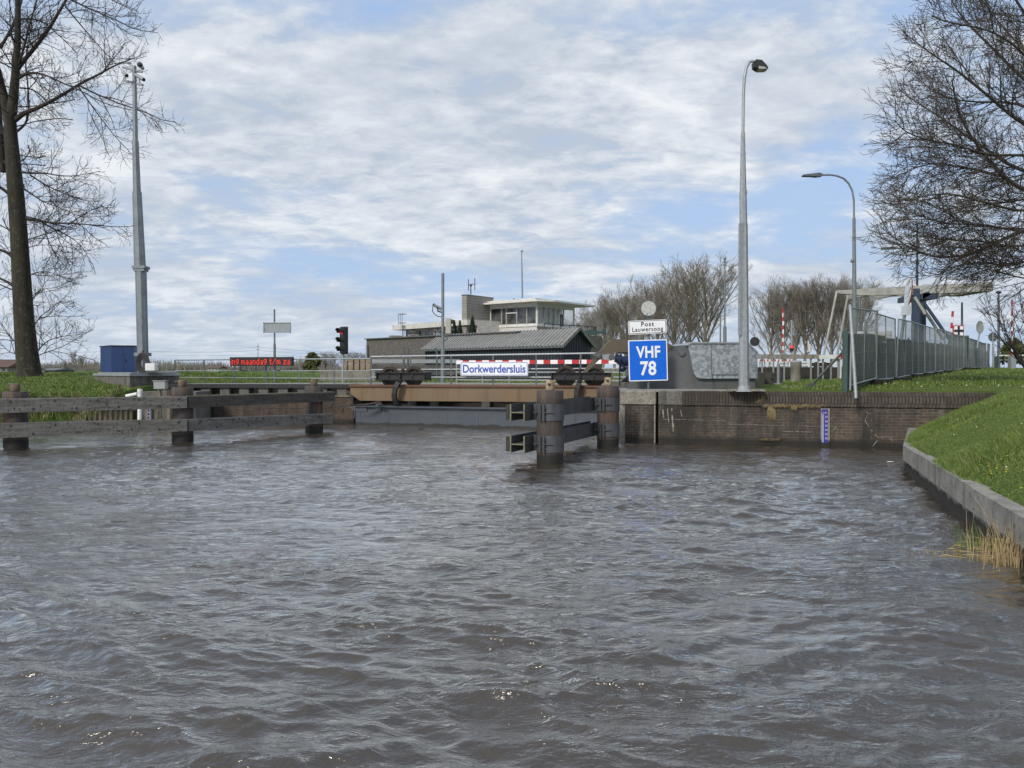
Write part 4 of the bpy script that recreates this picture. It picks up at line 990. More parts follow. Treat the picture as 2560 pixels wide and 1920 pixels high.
# guard rails and slim pipes left of the shed
YG = 35.0
gr_ = thing('guard_rail', 'low guard rail of grey planks in front of the grey brick block', 'guard rail', G_at(1010, YG))
for zc, m in ((W(0, 903, YG).z, 'galv'), (W(0, 918, YG).z, 'wood_grey'), (W(0, 932, YG).z, 'wood_grey')):
    b = MB(); b.bar((W(925, 0, YG).x, YG, zc), (W(1150, 0, YG).x, YG, zc), .06, .17); b.build('plank', m, gr_)
for px in range(935, 1150, 42): b = MB(); q = W(px, 0, YG+.06); b.box((q.x, YG+.08, 1.6), (.1, .08, .9)); b.build('post', 'wood_dark', gr_)
for px, top, l in ((1009, 866, 'left one of the pair of thin grey pipes before the grey brick block'), (1020, 868, 'right one of the pair of thin grey pipes before the grey brick block'), (1092, 870, 'single thin grey pipe in front of the shed left of the camera pole')):
    q = W(px, top, 33.5); b = MB(); b.tube([(q.x, q.y, 1.2), (q.x, q.y, q.z-.1), (q.x-.04, q.y, q.z)], .045, 8); tag(b.build('pipe_post', 'galv_dark', org=(q.x, q.y, 1.2)), l, 'pole', 'thin pipes')
# pole with camera and signal
YK = 30.0
kp = thing('camera_pole', 'grey pole with a tilted camera and a boxed signal in front of the shed', 'pole', G_at(1107, YK))
b = MB(); b.tube([W(1107, 683, YK), W(1107, 870, YK)], .058, 12); b.tube([W(1107, 870, YK), W(1107, 880, YK), G_at(1107, YK, 1.2)], [.065, .085, .09], 12); b.build('pole', 'mast', kp)
b = MB(); a_, c_ = W(1084, 762, YK), W(1103, 772, YK); b.tube([a_, c_+Vector((0, .1, 0))], .062, 10); cm = b.build('camera', 'galv', kp)
b = MB(); d = (a_-c_).normalized(); b.tube([a_+d*.002, a_+d*.03], .055, 10); b.build('lens', 'black', cm)
b = MB(); b.tube([W(x, y, YK) for x, y in ((1082, 766), (1081, 778), (1087, 786), (1095, 791), (1105, 792))], .016, 6); b.tube([W(1093, 768, YK), W(1095, 778, YK), W(1105, 781, YK)], .03, 6); b.build('cable', 'hose', kp)
b = MB(); zt_, zb_ = W(0, 796, YK).z, W(0, 835, YK).z; q = W(1120, 0, YK); b.box((q.x, YK, (zt_+zb_)/2), (14*S(YK), .25, zt_-zb_), bev=.02); sg = b.build('signal_box', 'beige_box', kp)
b = MB()
for z in (W(0, 804, YK).z, W(0, 826, YK).z): b.tube([(q.x+.1, YK, z), (q.x+.22, YK-.02, z)], [.09, .07], 10)
b.build('visor', 'black', sg)
b = MB(); b.tube([W(1117, 837, YK), W(1117, 850, YK), W(1109, 851, YK)], .025, 6); b.build('bracket', 'galv_dark', kp)
# ------------------------------------------------------------------ bridge drive housing
YM = 19.85
dm = thing('drive_housing', 'grey steel housing with a speckled galvanised cover standing on the quay behind the blue sign', 'machine', (4.6, 20.8, 1.3))
def ZP(f, pts, Y): return [W(*f(x, y), Y) for x, y in pts]
body = ZP(zs, [(318, 752), (330, 690), (400, 635), (560, 500), (820, 300), (935, 212), (1060, 205), (1795, 205), (1865, 300), (1865, 752)], YM)
for p in body: p.z = max(p.z, 1.285)
b = MB(); b.prism(body, (0, .06, 0)); b.prism([p+Vector((0, 1.9, 0)) for p in body], (0, .06, 0))
bt_ = [body[i] for i in (0, 9)]
b.prism([p+Vector((0, .07, 0)) for p in body[5:]]+[body[6]+Vector((0, .07, -1.2))], (0, 1.8, 0))
b.build('side_plate', 'machine', dm)
cov = ZP(zs, [(1058, 203), (1095, 190), (1780, 190), (1895, 300), (1895, 605), (1200, 608), (1165, 595), (1140, 562), (1120, 500), (1085, 330)], YM-.1)
b = MB(); b.prism(cov, (0, 2.2, 0)); cv = b.build('cover', 'galv_spangle', dm)
top = ZP(zs, [(1045, 210), (1068, 192), (1095, 168), (1786, 168), (1912, 300), (1895, 303), (1780, 186), (1100, 186), (1078, 202)], YM-.14)
b = MB(); b.prism(top, (0, 2.3, 0)); b.build('lid', 'galv', cv)
b = MB(); p0, p1 = W(*zs(1340, 205), YM-.105), W(*zs(1340, 560), YM-.105); b.box(((p0.x), YM-.105, (p0.z+p1.z)/2), (.012, .012, p0.z-p1.z))
p0, p1 = W(*zs(1345, 560), YM-.105), W(*zs(1680, 560), YM-.105); b.box(((p0.x+p1.x)/2, YM-.11, p0.z), (p1.x-p0.x, .02, .02)); b.build('panel_seam', 'galv_dark', cv)
b = MB(); c = W(*zs(980, 293), YM); b.tube([(c.x, c.y-.06, c.z), (c.x, c.y+.02, c.z)], .085, 24, smooth=False); pv = b.build('pivot_pin', 'machine', dm)
b = MB(); b.tube([(c.x, c.y-.066, c.z), (c.x, c.y-.05, c.z)], .05, 20, smooth=False); b.build('pin_cap', 'galv_dark', pv)
b = MB(); b.tube(ZP(zs, [(1350, 565), (1358, 640), (1366, 695)], YM-.13), .006, 5); b.build('hanging_wire', 'black', dm)
# brown push arm with cylinder
pa = thing('push_arm', 'brown steel push arm with a dark blue hydraulic cylinder beside the blue sign', 'machine arm', (3.0, 20.9, 1.3))
YA = 20.9
b = MB(); b.prism(ZP(z3, [(1385, 612), (1480, 510), (1640, 512), (1940, 530), (2030, 575), (2030, 700), (1640, 640), (1520, 622), (1480, 660), (1400, 655), (1345, 640)], YA), (0, .3, 0)); b.build('beam', 'arm_brown', pa)
b = MB(); b.prism(ZP(z3, [(1345, 665), (1385, 680), (1330, 735), (1270, 800), (1235, 800), (1260, 760), (1300, 715)], YA+.05), (0, .15, 0)); b.build('link', 'arm_brown', pa)
for (x, y), m in (((1365, 648), 'machine'), ((1482, 668), 'machine')):
    b = MB(); c = W(*z3(x, y), YA); b.tube([(c.x, c.y-.06, c.z), (c.x, c.y+.35, c.z)], .085, 20, smooth=False); pj = b.build('pivot_pin', m, pa)
    b = MB(); b.tube([(c.x, c.y-.07, c.z), (c.x, c.y-.06, c.z)], .05, 20, smooth=False); b.build('pin_cap', 'galv_dark', pj)
b = MB(); b.prism(ZP(z3, [(1400, 645), (1470, 640), (1470, 695), (1410, 685)], YA-.02), (0, .05, 0)); b.build('link_plate', 'galv', pa)
b = MB(); b.tube(ZP(z3, [(1515, 675), (1600, 700)], YA-.05), .11, 14); b.tube(ZP(z3, [(1545, 684), (1560, 688)], YA-.05), .15, 14); b.tube(ZP(z3, [(1590, 697), (1606, 702)], YA-.05), .15, 14)
b.tube(ZP(z3, [(1600, 700), (1900, 760)], YA-.05), .13, 14); cy = b.build('cylinder', 'hyd_blue', pa)
b = MB(); b.tube(ZP(z3, [(1560, 700), (1560, 760), (1600, 770)], YA-.1), .05, 8); b.ball(W(*z3(1575, 765), YA-.1), .1); b.tube(ZP(z3, [(1590, 765), (1640, 755), (1700, 770)], YA-.1), .022, 6); b.build('valve', 'hyd_blue', cy)
b = MB(); b.tube(ZP(z3, [(1515, 665), (1522, 628), (1560, 628), (1640, 628)], YA-.12), .02, 6); b.build('hose', 'black', cy)
b = MB(); b.tube([W(*z3(1552, 700), YA-.2), W(*z3(1552, 915), YA-.2)], .02, 6); b.build('stay_rod', 'black_steel', pa)
b = MB(); q = W(1567, 960, 21.0); b.box((q.x-.15, 21.3, 1.38), (.8, .5, .16), bev=.02); tag(b.build('bearing_block', 'conc_grey_dark', org=(q.x, 21.3, 1.3)), 'small brown grey block on the deck between rear steel pile and blue sign', 'block')

# ------------------------------------------------------------------ sign post with three signs
YS = 19.35
spn = thing('sign_post', 'post carrying a round sign back, a Post Lauwersoog plate and a blue VHF 78 sign', 'sign', G_at(1621, YS))
b = MB(); b.tube([W(1623, 745, YS+.06), W(1621, 978, YS+.06)], .032, 10); b.build('pole', 'galv_dark', spn)
c = W(1621, 771, YS+.02); b = MB(); b.tube([(c.x, YS-.005, c.z), (c.x, YS+.02, c.z)], 19.3*S(YS), 40, smooth=False); rd = b.build('round_sign', 'sign_lichen', spn)
b = MB(); n = 40; r_ = 19.3*S(YS)
b.tube([(c.x+math.cos(a)*r_, YS, c.z+math.sin(a)*r_) for a in np.linspace(0, 2*math.pi, n+1)], .012, 6); b.build('rim', 'galv_dark', rd)
b = MB(); 
for dx in (-.035, .06): b.box((c.x+dx, YS, c.z-r_-.03), (.015, .02, .2))
b.build('bracket', 'galv_dark', rd)
p0, p1, p2, p3 = W(1569.5, 803, YS), W(1665.5, 798, YS), W(1571.5, 836.5, YS), W(1666.5, 833, YS)
c = (p0+p1+p2+p3)/4; wd, h_ = (p1.x-p0.x+p3.x-p2.x)/2, (p0.z+p1.z-p2.z-p3.z)/2; tl1 = math.atan2(p1.z-p0.z, p1.x-p0.x)*.9
pt = board(spn, 'place_plate', c, wd, h_, .035, -.02, .01, 0, 'sign_white', tl1)
board(spn, 'black_border', c, wd-.03, h_-.03, .03, -.0225, -.02, 0, 'black', tl1); board(spn, 'white_field', c, wd-.055, h_-.055, .025, -.025, -.0225, 0, 'sign_white', tl1)
text_mesh('Post', .16, 'lettering', 'black', spn, (c.x, YS-.029, c.z+.075), 0, .002, .95, 1.25, tl1)
text_mesh('Lauwersoog', .16, 'lettering', 'black', spn, (c.x+.005, YS-.029, c.z-.07), 0, .001, .88, 1.14, tl1)
p0, p1, p2, p3 = W(1570.5, 852, YS), W(1667, 847, YS), W(1572, 953, YS), W(1669.5, 951.5, YS)
c = (p0+p1+p2+p3)/4; wd, h_ = (p1.x-p0.x+p3.x-p2.x)/2, (p0.z+p1.z-p2.z-p3.z)/2; tl1 = R(1.6)
board(spn, 'channel_plate', c, wd, h_, .02, -.02, .01, 0, 'sign_white', tl1); board(spn, 'blue_field', c, wd-.05, h_-.05, .012, -.0235, -.02, 0, 'sign_blue', tl1)
text_mesh('VHF', .40, 'lettering', 'sign_white', spn, (c.x-.0, YS-.03, c.z+.21), 0, .012, .80, 1.05, tl1)
text_mesh('78', .475, 'lettering', 'sign_white', spn, (c.x+.005, YS-.03, c.z-.2), 0, .014, .84, 1.05, tl1)

# ------------------------------------------------------------------ street lamps
YL = 18.25
lp = thing('street_lamp', 'tall grey street lamp at the quay edge with a short curved top and dark hood', 'street lamp', G_at(1858, YL))
def lw_(px, py): return W(px, py, YL)
b = MB(); b.tube([lw_(1860, 967), lw_(1858.5, 560)], [.125, .098], 8, smooth=False); b.tube([lw_(1858.5, 560), lw_(1857.5, 480)], [.09, .082], 8, smooth=False); b.tube([lw_(1857.5, 480), lw_(1857.5, 330)], [.078, .045], 8, smooth=False)
b.tube([lw_(1857.5, 330), lw_(1858.5, 240), lw_(1861, 195), lw_(1866, 168), lw_(1874, 154), lw_(1882, 153), lw_(1888, 157)], .036, 10); b.build('pole', 'galv', lp)
b = MB(); q = lw_(1860, 970); b.tube([(q.x, q.y, 1.29), (q.x, q.y, 1.33), (q.x, q.y, 1.42)], [.22, .16, .13], 8, smooth=False); b.build('base_flange', 'galv', lp)
b = MB(); p0, p1 = lw_(1850, 560), lw_(1850, 838); b.box(((p0.x), YL-.085, (p0.z+p1.z)/2), (.1, .06, p0.z-p1.z), .3); q = lw_(1868, 480); b.box((q.x-.03, q.y, q.z), (.05, .06, .1)); b.build('door_plate', 'galv', lp)
b = MB(); hd = [lw_(1882, 157), lw_(1888, 152), lw_(1902, 154), lw_(1914, 167), lw_(1918, 174), lw_(1912, 176), lw_(1892, 176), lw_(1883, 170)]
b.prism([p-Vector((0, .1, 0)) for p in hd], (0, .2, 0)); hh = b.build('lamp_hood', 'black', lp)
b = MB(); hd = [lw_(1893, 169), lw_(1907, 171), lw_(1915, 175.6), lw_(1894, 176.4)]; b.prism([p-Vector((0, .105, 0)) for p in hd], (0, .21, -.008)); b.build('lamp_glass', 'lamp_glass', hh)
b = MB(); q = lw_(1868, 972); b.prism([(q.x-.42, YL-.02, 1.30), (q.x+.36, YL-.22, 1.30), (q.x+.4, YL+.3, 1.30), (q.x-.4, YL+.34, 1.30)], (0, 0, .045)); tag(b.build('lamp_footing', 'stone_cap', org=(q.x, YL, 1.3)), 'flat stone footing under the tall lamp at the quay edge', 'footing')
Y2 = 26.0
def l2(px, py): return W(px, py, Y2)
l2o = thing('street_lamp', 'lower street lamp behind the green fence, its arm curving left', 'street lamp', G_at(2135, Y2, 1.5))
b = MB(); b.tube([l2(2137, 950), l2(2136, 765)], [.085, .08], 12); b.tube([l2(2136, 765), l2(2135.5, 640), l2(2135, 545)], [.075, .06, .05], 12)
b.tube([l2(2135, 545), l2(2134.5, 500), l2(2131, 478), l2(2122, 459), l2(2109, 446), l2(2092, 439.5), l2(2075, 437), l2(2052, 437.5)], .032, 10); b.build('pole', 'mast', l2o)
b = MB(); q0, q1, q2 = l2(2054, 439), l2(2040, 438), l2(2006, 439.5)
b.prism([l2(2054, 436)-Vector((0, .1, 0)), l2(2046, 433)-Vector((0, .1, 0)), l2(2006, 438)-Vector((0, .1, 0)), l2(2006, 441)-Vector((0, .1, 0)), l2(2030, 441.5)-Vector((0, .1, 0)), l2(2040, 443)-Vector((0, .1, 0)), l2(2054, 441)-Vector((0, .1, 0))], (0, .2, 0)); b.build('lamp_head', 'galv_dark', l2o)
b = MB(); q = l2(2131, 652); b.ball(q, .07); b.build('sensor', 'mast', l2o)
# far lamp and masts
def farpole(name, label, cat, px, top, base_py, Y, r, zb=1.3, extra=None, m='mast'):
    o = thing(name, label, cat, G_at(px, Y, zb)); b = MB(); b.tube([W(px, top, Y), G_at(px, Y, zb-.1)], [r*.6, r], 8); b.build('pole', m, o)
    if extra: extra(o, Y)
    return o
def ex1(o, Y):
    b = MB(); q = W(1811, 645, Y)
    b.bar(W(1807, 655, Y), W(1817, 657, Y), .08, .08); b.bar(W(1807, 662, Y), W(1817, 664, Y), .08, .08); b.build('cross_arm', 'mast', o)
    b = MB(); b.ball(W(1812, 645, Y), .15); b.build('loudspeaker', 'galv', o)
    b = MB(); b.tube([W(1812, 817, Y), G_at(1812, Y, 1.2)], .14, 8); b.build('lower_section', 'mast', o)
farpole('loudspeaker_mast', 'distant tall mast with loudspeaker in front of the bare trees left of the big lamp', 'mast', 1812, 640, 930, 62, .085, extra=ex1)
farpole('pole', 'thin distant pole just left of the distant loudspeaker mast', 'pole', 1801, 790, 925, 60, .09)
farpole('pole', 'thin dark pole rising behind the drawbridge tower among the twigs', 'pole', 2293, 560, 900, 52, .1, 1.8, m='rail_dark')
farpole('street_lamp', 'thin dark lamp pole right of the grey round sign', 'street lamp', 2496.5, 732, 912, 62, .12, 2.0, extra=lambda o, Y: MB().ball(W(2496.5, 731, Y), .22, sz=.5).build('lamp_head', 'black', o), m='galv_dark')
farpole('pole', 'thin grey pole above the cross sign', 'pole', 2405, 756, 900, 50, .1, 1.9, m='mast')
farpole('street_lamp', 'faint distant lamp half hidden by the right tree twigs', 'street lamp', 2293, 618, 640, 56, .08, 1.8,
        extra=lambda o, Y: (MB().tube([W(2293, 619, Y), W(2240, 621, Y)], .06, 6).build('arm', 'mast', o), MB().box(W(2222, 621, Y), (1.0, .4, .12)).build('lamp_head', 'galv_dark', o)))

# ------------------------------------------------------------------ floodlight, cabinets, small things on the lawn
YF = 22.5
fl = thing('floodlight', 'black round floodlight on a short stand right of the grey housing', 'floodlight', G_at(1884, YF))
c = W(*zs(1855, 165), YF)
b = MB(); b.tube([(c.x+.02, c.y+.12, c.z), (c.x, c.y-.02, c.z), (c.x-.02, c.y-.1, c.z)], [.09, .13, .135], 20); b.build('lamp_body', 'black', fl)
b = MB(); b.tube([(c.x, c.y, c.z-.2), (c.x, c.y, c.z-.4)], .03, 6); b.box((c.x+.05, c.y, c.z-.42), (.22, .12, .14)); b.tube([(c.x+.05, c.y, c.z-.5), (c.x+.05, c.y, 1.3)], .03, 6); b.build('stand', 'galv', fl)
K['ribbed'] = M('ribbed', (.1, .1, .085), (.06, .06, .05), 3, .8, bump=.2)
for i, (x0, x1, Y) in enumerate(((1888, 1918, 22.0), (1919, 1949, 22.4), (1951, 1963, 23.0))):
    q0, q1 = W(x0, 0, Y).x, W(x1, 0, Y).x; zt_ = W(0, 933.5, Y).z
    o = thing('ribbed_box', ['dark ribbed box just right of the tall lamp base', 'dark ribbed box in the middle, with a round hole in its front', 'narrow dark ribbed box at the right end of the row'][i], 'box', ((q0+q1)/2, Y+.4, 1.3), 0, 'ribbed boxes beside the lamp')
    b = MB(); b.box(((q0+q1)/2, Y+.4, (zt_+1.2)/2), (q1-q0, .8, zt_-1.2), bev=.01)
    z = 1.3
    while z < zt_: b.box(((q0+q1)/2, Y-.005, z), (q1-q0-.03, .02, .03)); z += .06
    b.build('body', 'ribbed', o)
    b = MB(); b.box(((q0+q1)/2, Y+.4, zt_+.01), (q1-q0+.02, .84, .025)); b.build('lid', 'conc_grey_dark', o)
    if i == 1: b = MB(); q = W(1931, 948, Y-.02); b.tube([q, q+Vector((0, -.01, 0))], .03, 10); b.build('hole', 'black', o)
q = W(1952, 0, 21.8); b = MB(); b.tube([(q.x, q.y, W(0, 910, 21.8).z), (q.x, q.y, 1.25)], .045, 10); b.tube([(q.x, q.y, W(0, 958, 21.8).z), (q.x, q.y, W(0, 961, 21.8).z)], .13, 12); tag(b.build('pipe_post', 'galv', org=(q.x, q.y, 1.3)), 'short grey pipe with a foot plate beside the ribbed boxes', 'post')
YBn = 27.5
bn_ = thing('concrete_bin', 'round grey concrete well ring bin with a pale lid on the lawn', 'bin', G_at(1996, YBn, 1.35))
zt_, zb_ = W(0, 905, YBn).z, W(0, 951, YBn).z; q = W(1996, 0, YBn)
b = MB(); b.tube([(q.x, q.y, zb_-.1), (q.x, q.y, (zt_+zb_)/2+.08), (q.x, q.y, (zt_+zb_)/2+.09), (q.x, q.y, zt_)], [.185, .185, .195, .195], 24); b.build('body', 'concrete', bn_)
b = MB(); b.tube([(q.x, q.y, zt_), (q.x, q.y, zt_+.05)], [.2, .16], 24); b.build('lid', 'galv', bn_)
b = MB(); q = W(1975, 966, 20.9); b.box((q.x+.2, 20.0, 1.36), (1.5, .3, .05), .0); tag(b.build('drain_cover', 'paving', org=(q.x, 20, 1.34)), 'pale concrete strip lying in the grass below the bin', 'kerb')

# ------------------------------------------------------------------ shed, grey block, control building
sh = thing('shed', 'dark ribbed metal shed with a pale corrugated roof in front of the control building', 'shed', (-1, 44, 1.3))
c0 = Vector((*W(1403, 861, 41)[:2], 0)); e1 = Vector((*W(1063, 872, 48.8)[:2], 0)); gzv = Vector((1.95, 3.4, 0))
EZ, RZ_ = W(0, 861.5, 41).z, None
mid = c0+gzv/2; RZ_ = W(0, 822.5, mid.y).z
u_ = (e1-c0).normalized(); Ls = (e1-c0).length; gw = gzv.length; gv = gzv.normalized()
def P3(s, g_, z): p = c0+u_*s+gv*g_; return Vector((p.x, p.y, z))
b = MB()
def ribwall(mb, A, B, z0, z1f, pitch, depth, nrm):
    L = (B-A).length; n = int(L/pitch); d = (B-A).normalized()
    for i in range(n):
        for s0, s1_, o in ((i*pitch, i*pitch+pitch*.6, 0), (i*pitch+pitch*.6, (i+1)*pitch, depth)):
            a_ = A+d*s0+nrm*o; c_ = A+d*s1_+nrm*o; mb.add([(a_.x, a_.y, z0), (c_.x, c_.y, z0), (c_.x, c_.y, z1f(s1_)), (a_.x, a_.y, z1f(s0))], [(0, 1, 2, 3)])
            a2 = A+d*s1_+nrm*(depth-o); mb.add([(c_.x, c_.y, z0), (a2.x, a2.y, z0), (a2.x, a2.y, z1f(s1_)), (c_.x, c_.y, z1f(s1_))], [(0, 1, 2, 3)])
ribwall(b, c0, e1, .9, lambda s: EZ, .22, .05, Vector((u_.y, -u_.x, 0))*(1 if (u_.y*0-(-u_.x)*1) < 0 else -1)*-1)
ribwall(b, c0, c0+gzv, .9, lambda s: EZ+(RZ_-EZ)*(1-abs(s/gw*2-1)), .22, .05, Vector((gv.y, -gv.x, 0)))
b.prism([P3(.08, .06, .9), P3(.08, gw-.06, .9), P3(.08, gw-.06, EZ-.04), P3(.08, gw/2, RZ_-.06), P3(.08, .06, EZ-.04)], u_*(Ls-.1))
b.build('wall', 'shed_wall', sh)
b = MB(); pitch = .27; s = -.25
while s < Ls+.1:
    for (g0, z0, g1, z1) in ((-.18, EZ-.1, gw/2, RZ_+.02), (gw+.18, EZ-.1, gw/2, RZ_+.02)):
        for a0, a1, h0, h1 in ((0, .4, 0, 0), (.4, .5, 0, .06), (.5, .9, .06, .06), (.9, 1.0, .06, 0)):
            b.add([P3(s+a0*pitch, g0, z0+h0), P3(s+a1*pitch, g0, z0+h1), P3(s+a1*pitch, g1, z1+h1), P3(s+a0*pitch, g1, z1+h0)], [(0, 1, 2, 3)])
    s += pitch
b.build('roof', 'roof_sheet', sh)
b = MB(); b.bar(P3(-.25, -.2, EZ-.08), P3(-.25, gw/2, RZ_+.05), .05, .18); b.bar(P3(-.25, gw/2, RZ_+.05), P3(-.25, gw+.2, EZ-.08), .05, .18); b.build('gable_trim', 'concrete_bank', sh)
b = MB(); b.bar(P3(-.3, -.2, EZ-.13), P3(Ls+.2, -.2, EZ-.13), .1, .09); b.build('gutter', 'galv_dark', sh)

gb = thing('brick_block', 'low flat roofed grey brick block at the left of the control building', 'building', (-10, 53, 1.3))
pL, pR = W(916, 849, 56.0), W(1130, 838, 49.5); TB = (pL.z+pR.z)/2
d = Vector((pR.x-pL.x, pR.y-pL.y, 0)); dn = d.normalized(); nb_ = Vector((-dn.y, dn.x, 0)); d = dn*(d.length+6)
def fp(p, z): return Vector((p.x, p.y, z))
A = Vector((pL.x, pL.y, 0)); q = [A, A+d, A+d+nb_*8, A+nb_*8]
b = MB(); b.prism([fp(p, .8) for p in q], (0, 0, TB-.8)); b.build('wall', 'grey_brick', gb)
b = MB(); b.bar(fp(A-dn*.05, TB+.03), fp(A+d, TB+.03), .3, .07); b.build('roof_edge', 'galv_dark', gb)
for px, py, w_, l in ((956, 843, .9, 0), (1000, 842, .7, 0)):
    p = VP(px, py, A, A+d)+nb_*1.2; b = MB(); b.box((p.x, p.y, TB+.15), (w_, .5, .22), .5, bev=.03); b.build('roof_vent', 'concrete', gb)
b = MB(); p = VP(921, 870, A, A+d)-nb_*.15; b.tube([(p.x, p.y, TB-.4), (p.x, p.y, 1.2)], .07, 8); b.build('downpipe', 'galv', gb)

cbd = thing('control_building', 'pale lock control building with a glazed upstairs room under an overhanging flat roof', 'building', (0, 52, 1.3))
U, Vv = Vector((-.8, .6, 0)), Vector((.6, .8, 0)); C0 = Vector((*W(1343, 760, 50.6)[:2], 0))
def Q(u, v, z): p = C0+U*u+Vv*v; return Vector((p.x, p.y, z))
z_at = lambda py, Y=50.6: W(0, py, Y).z
Lu, Lv = 3.95, 4.6
ZS, ZW = z_at(811), z_at(763)          # sill and window head
b = MB(); b.prism([Q(0, 0, 1), Q(Lu, 0, 1), Q(Lu, Lv, 1), Q(0, Lv, 1)], (0, 0, ZS-.12-1)); b.build('wall', 'slat_wall', cbd)
b = MB(); b.prism([Q(-.06, -.06, ZS-.12), Q(Lu, -.06, ZS-.12), Q(Lu, Lv, ZS-.12), Q(-.06, Lv, ZS-.12)], (0, 0, .12)); b.build('sill', 'frame_white', cbd)
b = MB(); b.prism([Q(.02, -.01, ZS-.9), Q(Lu-.05, -.01, ZS-.9), Q(Lu-.05, .02, ZS-.9), Q(.02, .02, ZS-.9)], (0, 0, .75)); b.build('panel_band', 'pale_panel', cbd)
b = MB(); b.prism([Q(0, 0, ZW), Q(Lu, 0, ZW), Q(Lu, Lv, ZW), Q(0, Lv, ZW)], (0, 0, .2)); b.build('lintel', 'frame_white', cbd)
b = MB(); b.prism([Q(Lu*.25, 1.6, ZS), Q(Lu, 1.6, ZS), Q(Lu, Lv-.1, ZS), Q(Lu*.25, Lv-.1, ZS)], (0, 0, ZW-ZS)); b.build('inner_wall', 'black', cbd)
b = MB(); b.prism([Q(.5, 1.0, ZS), Q(2.6, 1.0, ZS), Q(2.6, 1.4, ZS), Q(.5, 1.4, ZS)], (0, 0, .35)); b.box(Q(1.4, 1.2, ZS+.55), (.5, .1, .35)); b.build('desk', 'black', cbd)
def upos(px):
    p = VP(px, 780, C0, C0+U); return (Vector((p.x, p.y, 0))-C0).dot(U)
def vpos(px):
    p = VP(px, 780, C0, C0+Vv); return (Vector((p.x, p.y, 0))-C0).dot(Vv)
us = [0.06]+[upos(px) for px in (1317, 1292, 1266, 1254, 1229.5)]; us[-1] = Lu-.04
vsn = [0.06]+[vpos(px) for px in (1360.5, 1373.5, 1385.5, 1398, 1409.5)]+[Lv-.05]
def win(a, c_, side, z0, z1):
    f = MB(); P = (lambda s, o, z: Q(s, o, z)) if side == 'u' else (lambda s, o, z: Q(o, s, z))
    for s in (a, c_): f.bar(P(s, .03, z0), P(s, .03, z1), .09, .09, up=U)
    f.bar(P(a, .03, z0+.04), P(c_, .03, z0+.04), .09, .08); f.bar(P(a, .03, z1-.04), P(c_, .03, z1-.04), .09, .08)
    o = f.build('window_frame', 'frame_white', cbd)
    g_ = MB(); g_.prism([P(a+.03, .05, z0+.05), P(c_-.03, .05, z0+.05), P(c_-.03, .05, z1-.05), P(a+.03, .05, z1-.05)], (U if side == 'v' else Vv)*.02); g_.build('pane', 'glass' if side == 'u' else 'clear', o)
    return o
for i in range(5):
    o = win(us[i], us[i+1], 'u', ZS, ZW)
    if i == 2: f = MB(); f.bar(Q(us[2], .02, ZW-.42), Q(us[3], .02, ZW-.42), .1, .07); f.build('transom', 'frame_white', o)
for i in range(6):
    if i == 4:
        dr = MB(); dr.prism([Q(.02, vsn[4]+.03, ZS-.7), Q(.02, vsn[5]-.03, ZS-.7), Q(.02, vsn[5]-.03, ZW-.45), Q(.02, vsn[4]+.03, ZW-.45)], U*.06); do = dr.build('door', 'rail_dark', cbd)
        dr = MB(); dr.prism([Q(.0, vsn[4]+.2, ZS-.1), Q(.0, vsn[5]-.2, ZS-.1), Q(.0, vsn[5]-.2, ZW-.6), Q(.0, vsn[4]+.2, ZW-.6)], U*.02); dr.build('door_glass', 'glass', do)
        win(vsn[4], vsn[5], 'v', ZW-.42, ZW)
    else: win(vsn[i], vsn[i+1], 'v', ZS, ZW)
# roof slab
zr0 = z_at(750, 49.5)
b = MB(); b.prism([Q(-.5, -.75, ZW+.19), Q(Lu+1.1, -.75, ZW+.19), Q(Lu+1.1, Lv+.4, ZW+.19), Q(-1.2, Lv+.9, ZW+.19), Q(-1.2, .3, ZW+.19)], (0, 0, .11)); rf = b.build('roof', 'frame_white', cbd)
b = MB(); b.prism([Q(-.1, -.35, ZW+.3), Q(Lu+.3, -.35, ZW+.3), Q(Lu+.3, Lv, ZW+.3), Q(-.3, Lv, ZW+.3)], (0, 0, .15)); b.build('roof_upstand', 'offwhite', rf)
b = MB(); q = Q(1.4, 1, ZW+.45); 
b.tube([W(1306, 745, q.y), W(1305, 680, q.y), W(1304, 630, q.y)], [.055, .045, .03], 8); b.bar(W(1302, 629, q.y), W(1308, 627, q.y), .08, .1); b.build('roof_mast', 'mast', cbd)
b = MB(); b.ball(Q(2.2, .4, ZW+.46), .13); b.build('roof_knob', 'black', cbd)
# slab tower at the left end
ZTW = z_at(736, 50.4)
b = MB(); b.prism([Q(Lu, -2.5, 1), Q(Lu+.42, -2.5, 1), Q(Lu+.42, .35, 1), Q(Lu, .35, 1)], (0, 0, ZTW-1)); tw = b.build('slab_tower', 'slat_wall', cbd)
b = MB(); b.prism([Q(Lu-.03, -2.53, ZTW), Q(Lu+.45, -2.53, ZTW), Q(Lu+.45, .38, ZTW), Q(Lu-.03, .38, ZTW)], (0, 0, .06)); b.build('cap', 'galv_dark', tw)
b = MB(); y_ = Q(Lu+.2, -2.0, 0).y
b.tube([W(1177, 736, y_), W(1177, 712, y_)], .04, 6); b.bar(W(1171, 712, y_), W(1187, 710, y_), .04, .05); b.tube([W(1171, 698, y_), W(1171, 727, y_)], .03, 6); b.tube([W(1187, 695, y_), W(1187, 725, y_)], .03, 6); b.ball(W(1177, 713, y_), .1); b.build('antenna', 'galv_dark', tw)
